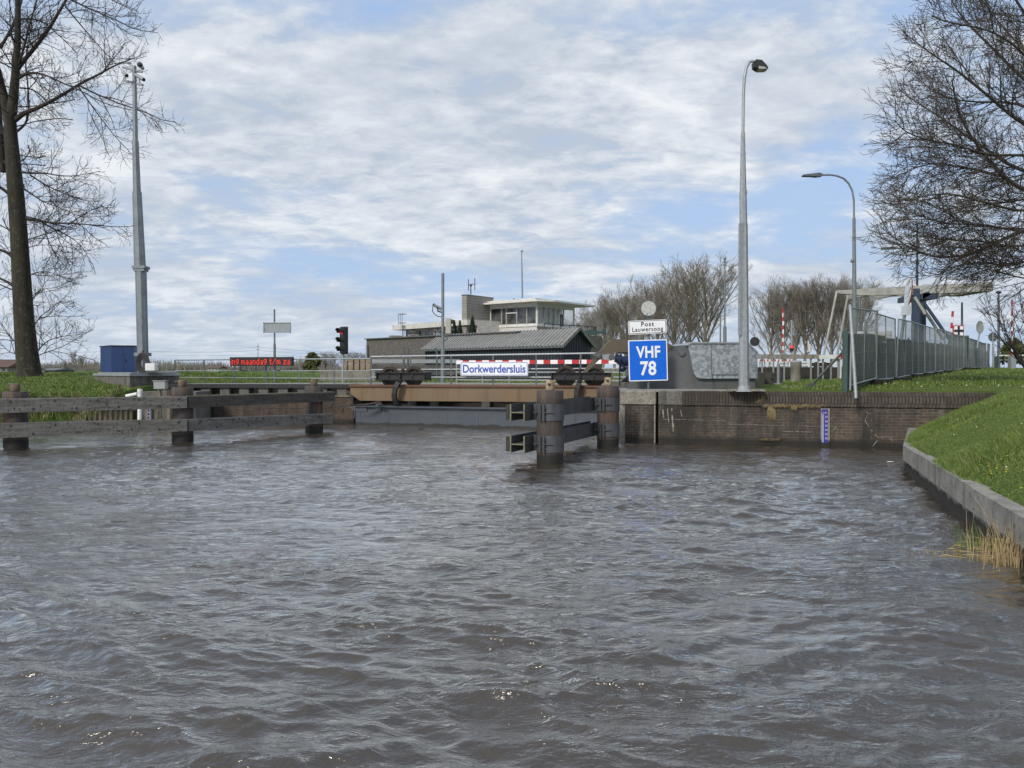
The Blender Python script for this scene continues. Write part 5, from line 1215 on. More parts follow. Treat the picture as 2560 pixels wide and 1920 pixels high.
# balcony railing
b = MB()
zb0, zb1 = ZS-.75, z_at(810, 50)+.02
pts = [Q(-.7, -.2, 0), Q(-.9, 1.5, 0), Q(-1.3, 3.0, 0), Q(-1.6, 4.9, 0), Q(-1.0, 5.6, 0)]
for z in (zb1, zb1-.35): b.tube([fp(p, z) for p in pts], .03, 6)
for p in pts: b.tube([fp(p, zb1), fp(p, zb0)], .03, 6)
for p, q in zip(pts[:-1], pts[1:]): m_ = (p+q)/2; b.tube([fp(m_, zb1), fp(m_, zb0)], .025, 6)
b.build('balcony_railing', 'rail_dark', cbd)
b = MB(); b.prism([fp(p, zb0-.08) for p in pts]+[Q(0, 5.6, zb0-.08), Q(0, -.2, zb0-.08)], (0, 0, .1)); b.build('balcony', 'offwhite', cbd)
# left upper wing
wg = thing('office_wing', 'white upper storey with a band of windows above the grey brick block', 'building', (-6, 54, 4))
wL, wR = W(980, 813.5, 57.3), W(1168, 799, 50.6); ZF = (wL.z+wR.z)/2
A = Vector((wL.x, wL.y, 0)); B = Vector((wR.x, wR.y, 0)); dn = (B-A).normalized(); nb_ = Vector((-dn.y, dn.x, 0)); Lw = (B-A).length
def T(s, o, z): p = A+dn*s+nb_*o; return Vector((p.x, p.y, z))
fh = 12.5*S(54)
b = MB(); b.prism([T(0, 0, ZF-fh), T(Lw, 0, ZF-fh), T(Lw, 6, ZF-fh), T(0, 6, ZF-fh)], (0, 0, fh)); b.build('fascia', 'offwhite', wg)
b = MB(); b.prism([T(.6, .9, 1), T(Lw, .9, 1), T(Lw, 6, 1), T(.6, 6, 1)], (0, 0, ZF-fh-1)); b.build('wall', 'pale_panel', wg)
def spos(px): p = VP(px, 830, A, B); return (Vector((p.x, p.y, 0))-A).dot(dn)+.15
zwt, zwb = ZF-fh-.02, ZF-fh-.8
for (x0, x1) in ((987, 999), (1001, 1008), (1019, 1031), (1034, 1046), (1048, 1056), (1057, 1067), (1086, 1096), (1098, 1108), (1110, 1126), (1128, 1142), (1144, 1158)):
    s0, s1_ = spos(x0), spos(x1); f = MB(); f.prism([T(s0, .86, zwb), T(s1_, .86, zwb), T(s1_, .86, zwt), T(s0, .86, zwt)], nb_*.04); f2 = f.build('window', 'frame_white', wg)
    g_ = MB(); g_.prism([T(s0+.04, .84, zwb+.05), T(s1_-.04, .84, zwb+.05), T(s1_-.04, .84, zwt-.04), T(s0+.04, .84, zwt-.04)], nb_*.02); g_.build('pane', 'glass', f2)
for px in (1012, 1071, 1083):
    s0 = spos(px); b = MB(); b.prism([T(s0-.2, .5, zwb-.1), T(s0+.2, .5, zwb-.1), T(s0+.2, .5, zwt-.08), T(s0-.2, .5, zwt-.08)], nb_*.34); ac = b.build('air_conditioner', 'frame_white', wg)
    b = MB(); b.prism([T(s0-.12, .48, zwb+.05), T(s0+.12, .48, zwb+.05), T(s0+.12, .48, zwt-.2), T(s0-.12, .48, zwt-.2)], nb_*.015); b.build('grille', 'galv_dark', ac)
b = MB(); s0 = spos(1008)
for ds in (-.25, 0, .25):
    b.tube([T(s0+ds, -.35, ZF+.75), T(s0+ds, -.35, ZF-.05)], .018, 5)
for ds in (-.25, .25): b.tube([T(s0+ds*.4, -.1, ZF-.05), T(s0+ds*.4, -.1, zwb-.6)], .025, 5)
for z in (ZF+.75, ZF+.1): b.tube([T(s0-.25, 0, z), T(s0-.25, -.35, z), T(s0+.25, -.35, z), T(s0+.25, 0, z), T(s0-.25, 0, z)], .02, 5)
z = zwb-.5
while z < ZF: b.tube([T(s0-.1, -.1, z), T(s0+.1, -.1, z)], .015, 5); z += .22
b.build('ladder', 'galv_dark', wg)
# three conifers beside the wing
def conifer(px, py, hw, Y, label):
    tp = W(px, py, Y); o = thing('conifer', label, 'tree', (tp.x, Y, 1.3), 0, 'small conifers in front of the control building')
    rr = random.Random(px); h = tp.z-1.3; rb = hw*S(Y)*1.9
    b = MB(); b.tube([(tp.x, Y, 1.2), (tp.x, Y, tp.z-.3)], [.07, .02], 6); b.build('trunk', 'bark', o)
    b = MB(); n = 2600
    for _ in range(n):
        f = 1-rr.random()**.6*.55; z = 1.35+f*h; r0 = rb*min(1, (1-f)*2.6)**.75*(.6+.4*rr.random()); a = rr.uniform(0, 6.283); r_ = r0*(.45+.55*rr.random())
        c = Vector((tp.x+math.cos(a)*r_, Y+math.sin(a)*r_, z)); s = rr.uniform(.04, .085); dz = rr.uniform(.5, 1.5)
        t_ = Vector((-math.sin(a), math.cos(a), rr.uniform(-.4, .4)))*s*.5; up = Vector((math.cos(a)*.35, math.sin(a)*.35, dz))*s*1.3
        b.add([c-t_, c+t_, c+up], [(0, 1, 2)])
    b.build('crown', 'conifer', o)
conifer(1136, 803, 7, 50.6, 'leftmost and bluntest of the three small dark conifers behind the shed roof')
conifer(1150, 803, 6.5, 50.3, 'middle one of the three small dark conifers behind the shed roof')
conifer(1181, 793, 9, 49.4, 'tallest dark conifer, standing before the slab tower of the control building')
# green gate post with arm
gp_ = thing('gate_post', 'dark green steel post with a horizontal arm right of the shed', 'gate post', G_at(1469, 44))
b = MB(); b.tube([W(1469, 826, 44), G_at(1469, 44, 1.2)], .11, 8); b.build('post', 'green_post', gp_)
b = MB(); b.bar(W(1462, 831, 44), W(1514, 831, 44), .12, .14); b.box(W(1480, 831, 44), (.5, .2, .28)); b.bar(W(1508, 829, 44), W(1515, 829, 44), .18, .3); b.build('arm', 'green_post', gp_)

# ------------------------------------------------------------------ railing and boards right of the housing
YR = 30.0
rr_ = thing('parapet', 'railing of wide grey boards on white posts at the right of the housing', 'railing', W(1990, 900, YR)); rr_.location.z = 1.3
for (x0, x1) in ((1895, 1929), (1931, 1957), (1959, 1984), (1986, 2012), (2014, 2046)):
    b = MB(); a_, c_ = W(x0, 891.5, YR), W(x1, 891.5, YR); b.bar((a_.x, YR, a_.z), (c_.x, YR, a_.z), .05, 11*S(YR)); b.build('board', 'concrete_bank', rr_)
for px in (1906, 1934, 1961, 2028, 2046, 2058, 2078, 2096, 2100): b = MB(); a_ = W(px, 886, YR+.05); b.box((a_.x, YR+.07, (a_.z+1.2)/2), (.05, .05, a_.z-1.2)); b.build('post', 'galv', rr_)
wb = thing('white_board', 'blank white board at the right end of the grey parapet boards', 'board', W(2072, 892, YR-.1))
b = MB(); b.bar(W(2048, 892.5, YR-.05), W(2101, 891.5, YR-.05), .04, 10.5*S(YR)); b.build('panel', 'white', wb)
rs_ = thing('red_sign', 'small red sign on two white posts beside the white board', 'sign', W(2106, 892, YR)); rs_.location.z = 1.3
b = MB(); q = W(2105.5, 892, YR-.1); b.box((q.x, q.y, q.z), (8*S(YR), .03, 10.5*S(YR))); b.build('panel', 'red', rs_)
for px in (2102, 2110): b = MB(); q = W(px, 887, YR-.05); b.box((q.x, q.y, (q.z+1.2)/2), (.05, .04, q.z-1.2)); b.build('post', 'white', rs_)
rw2 = thing('barrier_board', 'faded red and white barrier board behind the grey parapet', 'barrier', W(1940, 900, 36)); rw2.location.z = 1.3
a_, c_ = W(1894, 901, 36), W(1985, 901, 36); striped('striped_board', a_, c_, 20, .04, 5.5*S(36), rw2, m2='faded_red')
for px in (1900, 1912, 1924, 1945, 1970): b = MB(); q = W(px, 902, 36.1); b.box((q.x, 36.1, (q.z+1.2)/2), (.04, .04, q.z-1.2)); b.build('post', 'galv', rw2)
wr = thing('white_railing', 'long low white railing in front of the far lock on the right', 'railing', W(2040, 915, 40)); wr.location.z = 1.2
for py in (905, 912): b = MB(); a_, c_ = W(1900, py+1, 40), W(2135, py, 40); b.bar(a_, c_, .06, .08); b.build('rail', 'white', wr)
for px in range(1990, 2135, 18): b = MB(); q = W(px, 905, 40.1); b.box((q.x, 40.1, (q.z+1.2)/2), (.06, .05, q.z-1.2)); b.build('post', 'white', wr)
b = MB(); a_, c_ = W(1895, 926, 34), W(2120, 927, 34); b.box(((a_.x+c_.x)/2, 34.3, 1.55), (c_.x-a_.x, .5, .75)); tag(b.build('low_wall', 'dark_wall', org=((a_.x+c_.x)/2, 34.3, 1.3)), 'low dark wall behind the concrete bin', 'wall')
fb = thing('wheel_bogie', 'distant dark wheel bogie behind the parapet on the right', 'bogie', W(2055, 912, 38)); fb.location.z = 1.6
b = MB(); a_, c_ = W(2032, 911, 37.5), W(2072, 911, 37.5); b.bar(a_, c_, .3, .16); b.build('side_frame', 'black_steel', fb)
for px in (2042, 2062): b = MB(); q = W(px, 912, 37.3); b.tube([q, q+Vector((0, .15, 0))], .14, 20); b.build('wheel', 'rust_dark', fb)
# red lit signal, white antenna, barrier poles
sg = thing('traffic_light', 'small signal glowing red in front of the poplars on the right', 'traffic light', G_at(1979, 48))
b = MB(); b.tube([W(1979, 800, 48.1), G_at(1979, 48.1)], .06, 8); b.build('pole', 'galv', sg)
b = MB(); p, q = W(1979, 863, 48), W(1979, 878, 48); b.box((p.x, 48, (p.z+q.z)/2), (.2, .12, p.z-q.z), 0, bev=.02); hs = b.build('housing', 'black', sg)
b = MB(); p = W(1979, 867, 47.93); b.tube([p, p-Vector((0, .02, 0))], .085, 16); b.build('lamp', 'lamp_red', hs)
wa = MB(); p, q = W(2024, 860, 45), W(2024, 880, 45); wa.tube([p, q], .1, 10); wa.tube([q, G_at(2024, 45)], .03, 6); tag(wa.build('marker_post', 'offwhite', org=G_at(2024, 45)), 'short cream marker cylinder on a thin post before the poplars', 'marker')
def barrier(px, top, mid, bot, Y, zb, label, n):
    o = thing('barrier_pole', label, 'barrier', G_at(px, Y, zb)); striped('striped_pole', W(px, top, Y), W(px, mid, Y), n, 0, 0, o, 'red', 'sign_white', tube=2.1*S(Y))
    b = MB(); p, q = W(px, mid, Y), G_at(px, Y, zb); b.box((p.x, Y, (p.z+q.z)/2), (14*S(Y)*.9, .4, abs(p.z-q.z)+.2)); b.build('drive_box', 'galv', o); return o
barrier(1958, 772, 886, 925, 52, 1.3, 'upright red and white barrier pole before the poplars', 11)
barrier(2530, 750, 892, 912, 58, 2.0, 'upright red and white barrier pole at the far right beside the road', 11)
b = MB(); striped_o = thing('barrier_pole', 'slim red and white pole just left of the cross sign', 'barrier', G_at(2382, 50, 1.9)); striped('striped_pole', W(2382, 778, 50), W(2376, 850, 50), 5, 0, 0, striped_o, 'red', 'sign_white', tube=.07)

# ------------------------------------------------------------------ temporary mesh fence and green fence
FD = Vector((.693, 1, 0)).normalized(); F0 = Vector((7.9, 17.95, 0)); FN = Vector((-FD.y, FD.x, 0))   # FN: to the left/back
def fbase(s): p = F0+FD*s; return float(gz([p.x], [p.y])[0])
PLn = 3.42
def fence_panel(mesh_only=False):
    o = bpy.data.objects.new('mesh_fence', None); col.objects.link(o)
    def loc(mb, nm, m): return mb.build(nm, m, o, local=True)
    Hh = 1.93
    for x in (0.03, PLn-.06): b = MB(); b.tube([(x, 0, -.0), (x, 0, Hh)], .021, 8); loc(b, 'frame_post', 'galv')
    b = MB(); b.tube([(0.03, 0, Hh-.01), (PLn-.06, 0, Hh-.01)], .02, 8); loc(b, 'frame_rail', 'galv')
    b = MB(); b.tube([(0.03, 0, .12), (PLn-.06, 0, .12)], .02, 8); loc(b, 'frame_rail', 'galv')
    b = MB(); b.tube([(PLn*.5, 0.01, .12), (PLn*.5, .01, Hh)], .016, 8); loc(b, 'middle_post', 'galv')
    b = MB(); x = .12
    while x < PLn-.1: b.bar((x, .012, .13), (x, .012, Hh-.02), .006, .006, up=(0, 1, 0)); x += .105
    z = .35
    while z < Hh: b.bar((.04, -.008, z), (PLn-.07, -.008, z), .005, .005); z += .26
    loc(b, 'wire_mesh', 'wire')
    return o
fz = math.atan2(FD.y, FD.x); fp0 = fence_panel(); panels = []
ords = ['nearest leaning', 'second', 'third', 'fourth', 'fifth', 'sixth', 'seventh', 'eighth', 'ninth', 'tenth', 'eleventh', 'twelfth', 'thirteenth', 'fourteenth', 'fifteenth', 'farthest']
for i in range(16):
    o = fp0 if i == 0 else copy_tree(fp0)
    p = F0+FD*(PLn*i); z0 = fbase(PLn*i+.1); z1 = fbase(PLn*(i+1))
    o.location = (p.x, p.y, z0-.02+(.05 if i == 0 else 0)); o.rotation_euler = (R(random.Random(i).uniform(-1.5, 1.5)), -math.atan2(z1-z0, PLn), fz)
    tag(o, ('nearest galvanised mesh fence panel, standing at the quay edge' if i == 0 else 'farthest galvanised mesh fence panel, beside the gate opening' if i == 15 else f'galvanised mesh fence panel, {ords[i]} from the quay edge'), 'fence panel', 'mesh fence panels on the right lawn')
b = MB(); p = W(2140, 996, 17.45); q = W(2125, 762, 17.85); b.tube([p, q], .038, 10); tag(b.build('fence_post', 'galv', org=p), 'thick leaning galvanised post at the quay end of the mesh fence', 'post')
# feet
nblk = {1: 'concrete block foot under the near end of the mesh fence', 2: 'longest concrete block foot under the mesh fence', 3: 'third concrete block foot under the mesh fence', 4: 'fourth concrete block foot under the mesh fence',
        5: 'fifth concrete block foot under the mesh fence', 6: 'sixth concrete block foot under the mesh fence', 7: 'seventh concrete block foot under the mesh fence', 9: 'far concrete block foot under the mesh fence', 11: 'farthest concrete block foot under the mesh fence'}
for i, l in nblk.items():
    p = F0+FD*(PLn*i-.1)-FN*.12; z = fbase(PLn*i); b = MB(); b.box((0, 0, 0), (.95 if i == 2 else .72, .26, .16), bev=.02)
    o = b.build('concrete_block', 'concrete_bank'); o.location = (p.x, p.y, z+.04); o.rotation_euler = (0, 0, fz+R(-35+i*7)); tag(o, l, 'concrete block', 'concrete feet of the mesh fence')
# green ribbed fence behind the mesh
def green_panel(Lg, Hg, m):
    o = bpy.data.objects.new('green_fence', None); col.objects.link(o)
    b = MB(); x = 0; ff = []
    while x < Lg-.02:
        b.box((x+.035, 0, Hg/2), (.05, .025, Hg)); x += .075
    b.box((Lg/2, .02, Hg/2), (Lg, .012, Hg-.02)); b.build('slats', m, o, local=True)
    b = MB(); b.box((.03, .06, Hg/2+.02), (.07, .07, Hg+.1)); b.build('post', 'green_post', o, local=True)
    b = MB(); b.box((Lg/2, .0, Hg-.03), (Lg, .06, .05)); b.build('top_rail', 'green_post', o, local=True)
    return o
nG = 22; Lg = 2.6; gpa = green_panel(Lg, 1.34, 'green_fence'); gpb = green_panel(Lg, 1.28, 'net_grey')
for i in range(nG):
    src = gpa if i < 2 else gpb
    o = src if i in (0, 2) else copy_tree(src)
    p = F0+FD*(Lg*i+.15)+FN*.1; z0 = fbase(Lg*i+.1); z1 = fbase(Lg*(i+1)); o.location = (p.x, p.y, z0+.02); o.rotation_euler = (0, -math.atan2(z1-z0, Lg), fz)
    tag(o, ['bright green slatted fence panel nearest the quay edge', 'second green slatted fence panel from the quay edge'][i] if i < 2 else f'dull green screen fence panel behind the mesh fence, number {i+1} counted from the quay', 'fence panel', 'green fence panels on the right lawn')
b = MB(); p = F0+FN*.1+FD*.04; z = 1.28; b.box((p.x, p.y, 2.0), (.06, .08, 1.5), fz); tag(b.build('fence_post', 'green_post', org=(p.x, p.y, 1.2)), 'dark green square post at the quay end of the green fence', 'post')
b = MB(); b.tube([W(2121, 865, 18.6), W(2030, 962, 19.4)], .032, 8); q = W(2028, 962, 19.4); b.box((q.x, q.y, q.z-.02), (.14, .14, .12)); tag(b.build('brace_pole', 'galv_dark', org=q), 'dark slanting brace pole propping the end of the green fence', 'brace')
b = MB(); q = W(2202, 855, 22); b.box(q, (.36, .1, .05), .5); tag(b.build('fence_clamp', 'galv', org=q), 'pale metal clamp on top of the green fence', 'clamp')
# gate opening at the far end
fe = thing('wire_gate', 'narrow mesh gate at the far end of the long fence', 'gate', (41.5, 66, 2.0)); Yg = 66
for (x0, x1) in ((2483, 2483), (2496, 2496)): b = MB(); b.tube([W(x0, 866, Yg), W(x1, 918, Yg)], .09, 6); b.build('post', 'galv', fe)
b = MB(); b.bar(W(2483, 880, Yg), W(2496, 880, Yg), .05, .05); b.box(W(2489, 905, Yg), (.3, .05, 1.0)); b.build('panel', 'green_fence', fe)
rrd = thing('road_railing', 'white topped railing beside the road at the far right', 'railing', W(2530, 910, 60)); rrd.location.z = 2
b = MB(); b.bar(W(2498, 889, 60), W(2640, 887, 60), .1, .1); b.build('top_rail', 'white', rrd)
b = MB(); b.bar(W(2498, 900, 60), W(2640, 899, 60), .06, .06); b.build('rail', 'galv', rrd)
for px in (2508, 2551, 2600): b = MB(); b.bar(W(px, 889, 60), W(px, 912, 60), .16, .12, up=(0, 1, 0)); b.build('post', 'black', rrd)

# ------------------------------------------------------------------ drawbridge and signs behind the fence
YD = 46
db = thing('drawbridge', 'white drawbridge with a long balance beam on a dark blue tower behind the fence', 'bridge', G_at(2295, YD, 1.7))
def beam(dy, dyp, nm):
    b = MB(); b.prism([W(2092+dyp, 726+dyp*.4, YD+dy), W(2290, 714+dyp*.4, YD+dy), W(2470, 706+dyp*.3, YD+dy), W(2476, 727, YD+dy), W(2300, 736+dyp*.15, YD+dy), W(2150+dyp, 738+dyp*.1, YD+dy), W(2094+dyp, 733+dyp*.3, YD+dy)], (0, .35, 0)); b.build(nm, 'bridge_white', db)
beam(0, 0, 'balance_beam'); beam(3.0, 26, 'balance_beam')
b = MB(); b.prism([W(2449, 712, YD-.05), W(2473, 704, YD-.05), W(2482, 710, YD-.05), W(2482, 728, YD-.05), W(2452, 728, YD-.05)], (0, 3.4, 0)); b.build('counterweight', 'concrete_bank', db)
for px in (2180, 2248, 2382): p = W(px, 733, YD); b = MB(); b.box((p.x, YD+1.6, p.z), (.25, 3, .2)); b.build('cross_brace', 'bridge_white', db)
for (a, c, dy) in (((2092, 728), (2056, 905), 0), ((2120, 735), (2090, 905), 2.5)): b = MB(); b.tube([W(*a, YD+dy), W(*c, YD+dy)], .065, 8); b.build('tie_rod', 'bridge_white', db)
for px, dy in ((2289, 0), (2306, 2.6)): b = MB(); q = W(px, 722, YD+dy); b.box((q.x, YD+dy, (q.z+1.2)/2), (.3, .4, q.z-1.2)); b.build('tower_post', 'bridge_blue', db)
b = MB(); b.prism([W(2303, 735, YD-.1), W(2322, 728, YD-.1), W(2327, 737, YD-.1), W(2310, 748, YD-.1), W(2302, 748, YD-.1)], (0, 2.8, 0)); b.box(W(2297, 745, YD+1.2), (.9, 2.6, .35)); b.build('bearing', 'bridge_blue', db)
for (a, c, dy, m) in (((2286, 743), (2312, 785), -.2, 'bridge_white'), ((2312, 760), (2375, 850), 0, 'bridge_blue'), ((2300, 760), (2360, 850), 2.0, 'bridge_white')):
    b = MB(); b.bar(W(*a, YD+dy), W(*c, YD+dy), .13, .15); b.build('strut', m, db)
# edge-on round sign with red border
es = thing('round_sign', 'red rimmed round sign seen almost edge on, leaning above the fence', 'sign', G_at(2262, 24.5, 1.5))
b = MB(); b.tube([W(2253, 850, 24.5), W(2264, 765, 24.5)], .05, 8); b.build('pole', 'galv', es)
def disc(parent, c, r_, nrm, m, th=.02, rim=None, tilt=0, nm='disc'):
    nrm = Vector(nrm).normalized(); b = MB(); b.tube([c, c+nrm*th], r_, 36, smooth=False); o = b.build(nm, m, parent)
    if rim:
        sdv = nrm.cross(Vector((0, 0, 1))).normalized(); up = sdv.cross(nrm); b = MB()
        b.tube([c-nrm*.004+(sdv*math.cos(a)+up*math.sin(a))*r_*.93 for a in np.linspace(0, 2*math.pi, 37)], r_*.07, 6); b.build('rim', rim, parent)
    return o
disc(es, W(2271, 731, 24.5), 36*S(24.5), (-.955, .285, .08), 'sign_white', .03, 'red', nm='sign_disc')
b = MB(); p = W(2265.5, 776, 24.4); b.box((p.x, p.y, p.z), (.1, .4, 24*S(24.5)), .1); b.build('sub_plate', 'sign_white', es)
cs = thing('cross_sign', 'square white sign with a black cross and red border above the fence', 'sign', G_at(2396, 44, 1.8))
c = W(2396.5, 827, 44); s_ = 27*S(44)
board(cs, 'panel', c, s_, s_, .02, 0, .05, 0, 'red'); board(cs, 'white_field', c, s_*.84, s_*.84, .01, -.01, 0, 0, 'sign_white')
b = MB(); b.box((c.x, c.y-.015, c.z), (s_*.2, .008, s_*.84)); b.box((c.x, c.y-.024, c.z), (s_*.84, .008, s_*.22)); b.build('black_cross', 'black', cs)
b = MB(); b.tube([(c.x, c.y+.1, c.z+s_/2), (c.x, c.y+.1, 1.8)], .06, 6); b.build('pole', 'galv', cs)
b = MB(); q = W(2396, 858, 45); b.box(q, (1.2, .06, .9)); tag(b.build('green_net', 'green_fence', org=q), 'piece of green netting hanging below the cross sign', 'net')
os_ = thing('round_sign', 'pale round sign turned sideways between cross sign and grey disc', 'sign', G_at(2446, 48, 1.9)); disc(os_, W(2450, 818, 48), 16*S(48), (-.997, .05, 0), 'sign_lichen', .02, 'galv', nm='sign_disc')
b = MB(); b.tube([W(2449, 832, 48.1), W(2443, 870, 48.1)], .05, 6); b.build('pole', 'galv', os_)
gs_ = thing('round_sign', 'grey back of a round sign near the far end of the fence', 'sign', G_at(2482, 60, 2)); disc(gs_, W(2482, 842.5, 60), 11.5*S(60), (0, -1, 0), 'galv_dark', .03, None, nm='sign_disc')
b = MB(); b.tube([W(2482.5, 831, 59.9), W(2481, 890, 59.9)], .05, 6); b.build('pole', 'galv', gs_)
b = MB(); q = W(2185, 838, 50); b.box(q, (2.2, .3, .5)); tag(b.build('container', 'white', org=q), 'white box top showing above the green fence near the lower lamp', 'container')
q = W(1968, 0, 44)
# lawn daisies are scattered later
# ------------------------------------------------------------------ branches
class Tubes:
    def __init__(s): s.g = {}
    def add(s, pts, rad, n=3): s.g.setdefault((len(pts), n), []).append((pts, rad))
    def build(s, name, m, parent=None, org=None, smooth=True):
        V_, Fc = [], []; base = 0
        for (k, n), L in s.g.items():
            P = np.array([a for a, _ in L], float); Rr = np.array([b for _, b in L], float); N = len(L)
            T_ = np.empty_like(P); T_[:, 1:-1] = P[:, 2:]-P[:, :-2]; T_[:, 0] = P[:, 1]-P[:, 0]; T_[:, -1] = P[:, -1]-P[:, -2]
            T_ /= np.linalg.norm(T_, axis=2, keepdims=True)+1e-9
            ref = np.where(np.abs(T_[:, :1, 2:3]) < .9, np.array([0, 0, 1.]), np.array([1., 0, 0])); ref = np.broadcast_to(ref, P.shape)
            A = np.cross(T_, ref); A /= np.linalg.norm(A, axis=2, keepdims=True)+1e-9; B = np.cross(A, T_)
            ang = 2*np.pi*np.arange(n)/n
            ring = P[:, :, None, :]+Rr[:, :, None, None]*(A[:, :, None, :]*np.cos(ang)[None, None, :, None]+B[:, :, None, :]*np.sin(ang)[None, None, :, None])
            V_.append(ring.reshape(-1, 3))
            i = np.arange(N)[:, None, None]*k*n; j = np.arange(k-1)[None, :, None]*n; a = np.arange(n)[None, None, :]; a2 = (a+1) % n
            f = np.stack([i+j+a, i+j+a2, i+j+n+a2, i+j+n+a], -1).reshape(-1, 4)+base; Fc.append(f); base += N*k*n
        V_ = np.concatenate(V_); Fc = np.concatenate(Fc).astype(np.int32)
        o0 = origin(parent) if parent is not None else (Vector(org) if org is not None else Vector((0, 0, 0)))
        V_ = V_-np.array(o0)
        me = bpy.data.meshes.new(name); me.vertices.add(len(V_)); me.vertices.foreach_set('co', V_.astype(np.float32).ravel())
        me.loops.add(Fc.size); me.loops.foreach_set('vertex_index', Fc.ravel()); me.polygons.add(len(Fc)); me.polygons.foreach_set('loop_start', np.arange(0, Fc.size, 4, dtype=np.int32))
        me.polygons.foreach_set('use_smooth', np.full(len(Fc), smooth)); me.update(); me.validate(); me.materials.append(K[m])
        o = bpy.data.objects.new(name, me); col.objects.link(o)
        if parent is not None: o.parent = parent
        elif org is not None: o.location = o0
        return o
def norm(v):
    l = math.sqrt(v[0]*v[0]+v[1]*v[1]+v[2]*v[2])+1e-9; return (v[0]/l, v[1]/l, v[2]/l)
def sideways(d, rr, ang):
    """a direction at angle ang from d, random azimuth"""
    a = (rr.gauss(0, 1), rr.gauss(0, 1), rr.gauss(0, 1)); k = a[0]*d[0]+a[1]*d[1]+a[2]*d[2]
    s = norm((a[0]-k*d[0], a[1]-k*d[1], a[2]-k*d[2])); c, n = math.cos(ang), math.sin(ang)
    return (d[0]*c+s[0]*n, d[1]*c+s[1]*n, d[2]*c+s[2]*n)
def grow(T, rr, p, d, L, r, lv, cfg):
    """cfg: per level dict(seg, wig, up, n, ang, len, rmin, sides)"""
    c = cfg[lv]; seg = c['seg']; pts = [p]; rad = [r]; dirs = [d]; st = L/seg; q = p
    for i in range(seg):
        w_ = c['wig']; d = norm((d[0]+rr.gauss(0, w_), d[1]+rr.gauss(0, w_), d[2]+rr.gauss(0, w_)+c['up']))
        q = (q[0]+d[0]*st, q[1]+d[1]*st, q[2]+d[2]*st); pts.append(q); dirs.append(d)
        rad.append(max(c['rmin'], r*(1-.8*(i+1)/seg)))
    T.add(pts, rad, c.get('sides', 3))
    if lv+1 >= len(cfg): return
    n = c['n']*(.8+.4*rr.random()); n = int(n*min(1, L/c.get('Lref', L)))
    spawn(T, rr, pts, rad, L, n, lv, cfg)
def spawn(T, rr, pts, rad, L, n, lv, cfg, t0=None):
    c = cfg[lv]; m = len(pts)-1; t0 = c.get('t0', .18) if t0 is None else t0
    for i in range(n):
        t = t0+(1-t0)*(i+rr.random())/max(1, n); x = min(m-1e-4, t*m); k = int(x); f = x-k
        a, b = pts[k], pts[k+1]; p = (a[0]+(b[0]-a[0])*f, a[1]+(b[1]-a[1])*f, a[2]+(b[2]-a[2])*f)
        d = norm((b[0]-a[0], b[1]-a[1], b[2]-a[2])); r = rad[k]+(rad[k+1]-rad[k])*f
        d2 = sideways(d, rr, c['ang']*(.7+.6*rr.random()))
        L2 = c['len']*(1-c.get('tp', .75)*t)*(.6+.7*rr.random())
        grow(T, rr, p, d2, L2, max(cfg[lv+1]['rmin'], min(r*.7, L2*.011+.002)), lv+1, cfg)
def limb(T, rr, pts, r0, r1, n, cfg, lv=0, t0=.15, sides=6, scale=1):
    """a hand laid limb with procedural side branches"""
    P = []
    for a, b in zip(pts[:-1], pts[1:]):
        for i in range(3):
            f = i/3; P.append(tuple(a[k]+(b[k]-a[k])*f+(rr.uniform(-.02, .02) if (i or P) else 0) for k in range(3)))
    P.append(tuple(pts[-1])); m = len(P)-1
    # smooth
    for _ in range(2): P = [P[0]]+[tuple((P[i-1][k]+2*P[i][k]+P[i+1][k])/4 for k in range(3)) for i in range(1, m)]+[P[-1]]
    rad = [r0+(r1-r0)*(i/m)**.8 for i in range(m+1)]; T.add(P, rad, sides); L = sum(math.dist(P[i], P[i+1]) for i in range(m))
    spawn(T, rr, P, rad, L, n, lv, cfg, t0); return P, rad

# ---- big bare tree on the left
YT = 30.0
tl = thing('bare_tree', 'tall bare tree with a dark thick trunk on the left bank', 'tree', (*W(73, 930, YT)[:2], 1.55))
rr = random.Random(5)
def tw(px, py, dy=0): return W(px, py, YT+dy)
trunk = [((76, 948), 29), ((73, 930), 27), ((67, 880), 25), ((60, 800), 22.5), ((54, 700), 21), ((48, 600), 19.5), ((41, 500), 18.5), ((34, 420), 17), ((28, 350), 15), ((24, 290), 13.5)]
b = MB(); P = [tw(*p) for p, _ in trunk]; P[0].z = 1.3
b.tube(P, [w_*S(YT)*(1.0 if i else 1.18) for i, (_, w_) in enumerate(trunk)], 20)
b.tube([tw(26, 310), tw(34, 240), tw(40, 170), tw(44, 100), tw(45, 20), tw(42, -80)], [w_*S(YT) for w_ in (13, 11, 9, 7.5, 6.5, 4)], 12)
b.tube([tw(24, 320), tw(12, 250), tw(-6, 180), tw(-30, 100), tw(-50, -30)], [w_*S(YT) for w_ in (12, 10.5, 9, 8, 6)], 12)
b.tube([tw(8, 430, .2), tw(0, 330, .3), tw(-8, 230, .6), tw(-10, 120, 1)], [w_*S(YT) for w_ in (7, 7.5, 7, 5)], 10)
b.build('trunk', 'bark', tl)
cfgL = [dict(seg=5, wig=.12, up=.02, n=11, ang=.85, len=2.0, rmin=.02, sides=5, t0=.15, tp=.86),
        dict(seg=5, wig=.14, up=.02, n=9, ang=.8, len=1.05, rmin=.009, sides=4, Lref=1.9),
        dict(seg=4, wig=.16, up=.06, n=6, ang=.75, len=.45, rmin=.0062, sides=3, Lref=1.0),
        dict(seg=3, wig=.2, up=.13, n=0, ang=.6, len=.2, rmin=.005, sides=3)]
T = Tubes()
def Ltw(pts, dy): 
    n = len(pts); return [tw(x, y, dy*i/(n-1)) for i, (x, y) in enumerate(pts)]
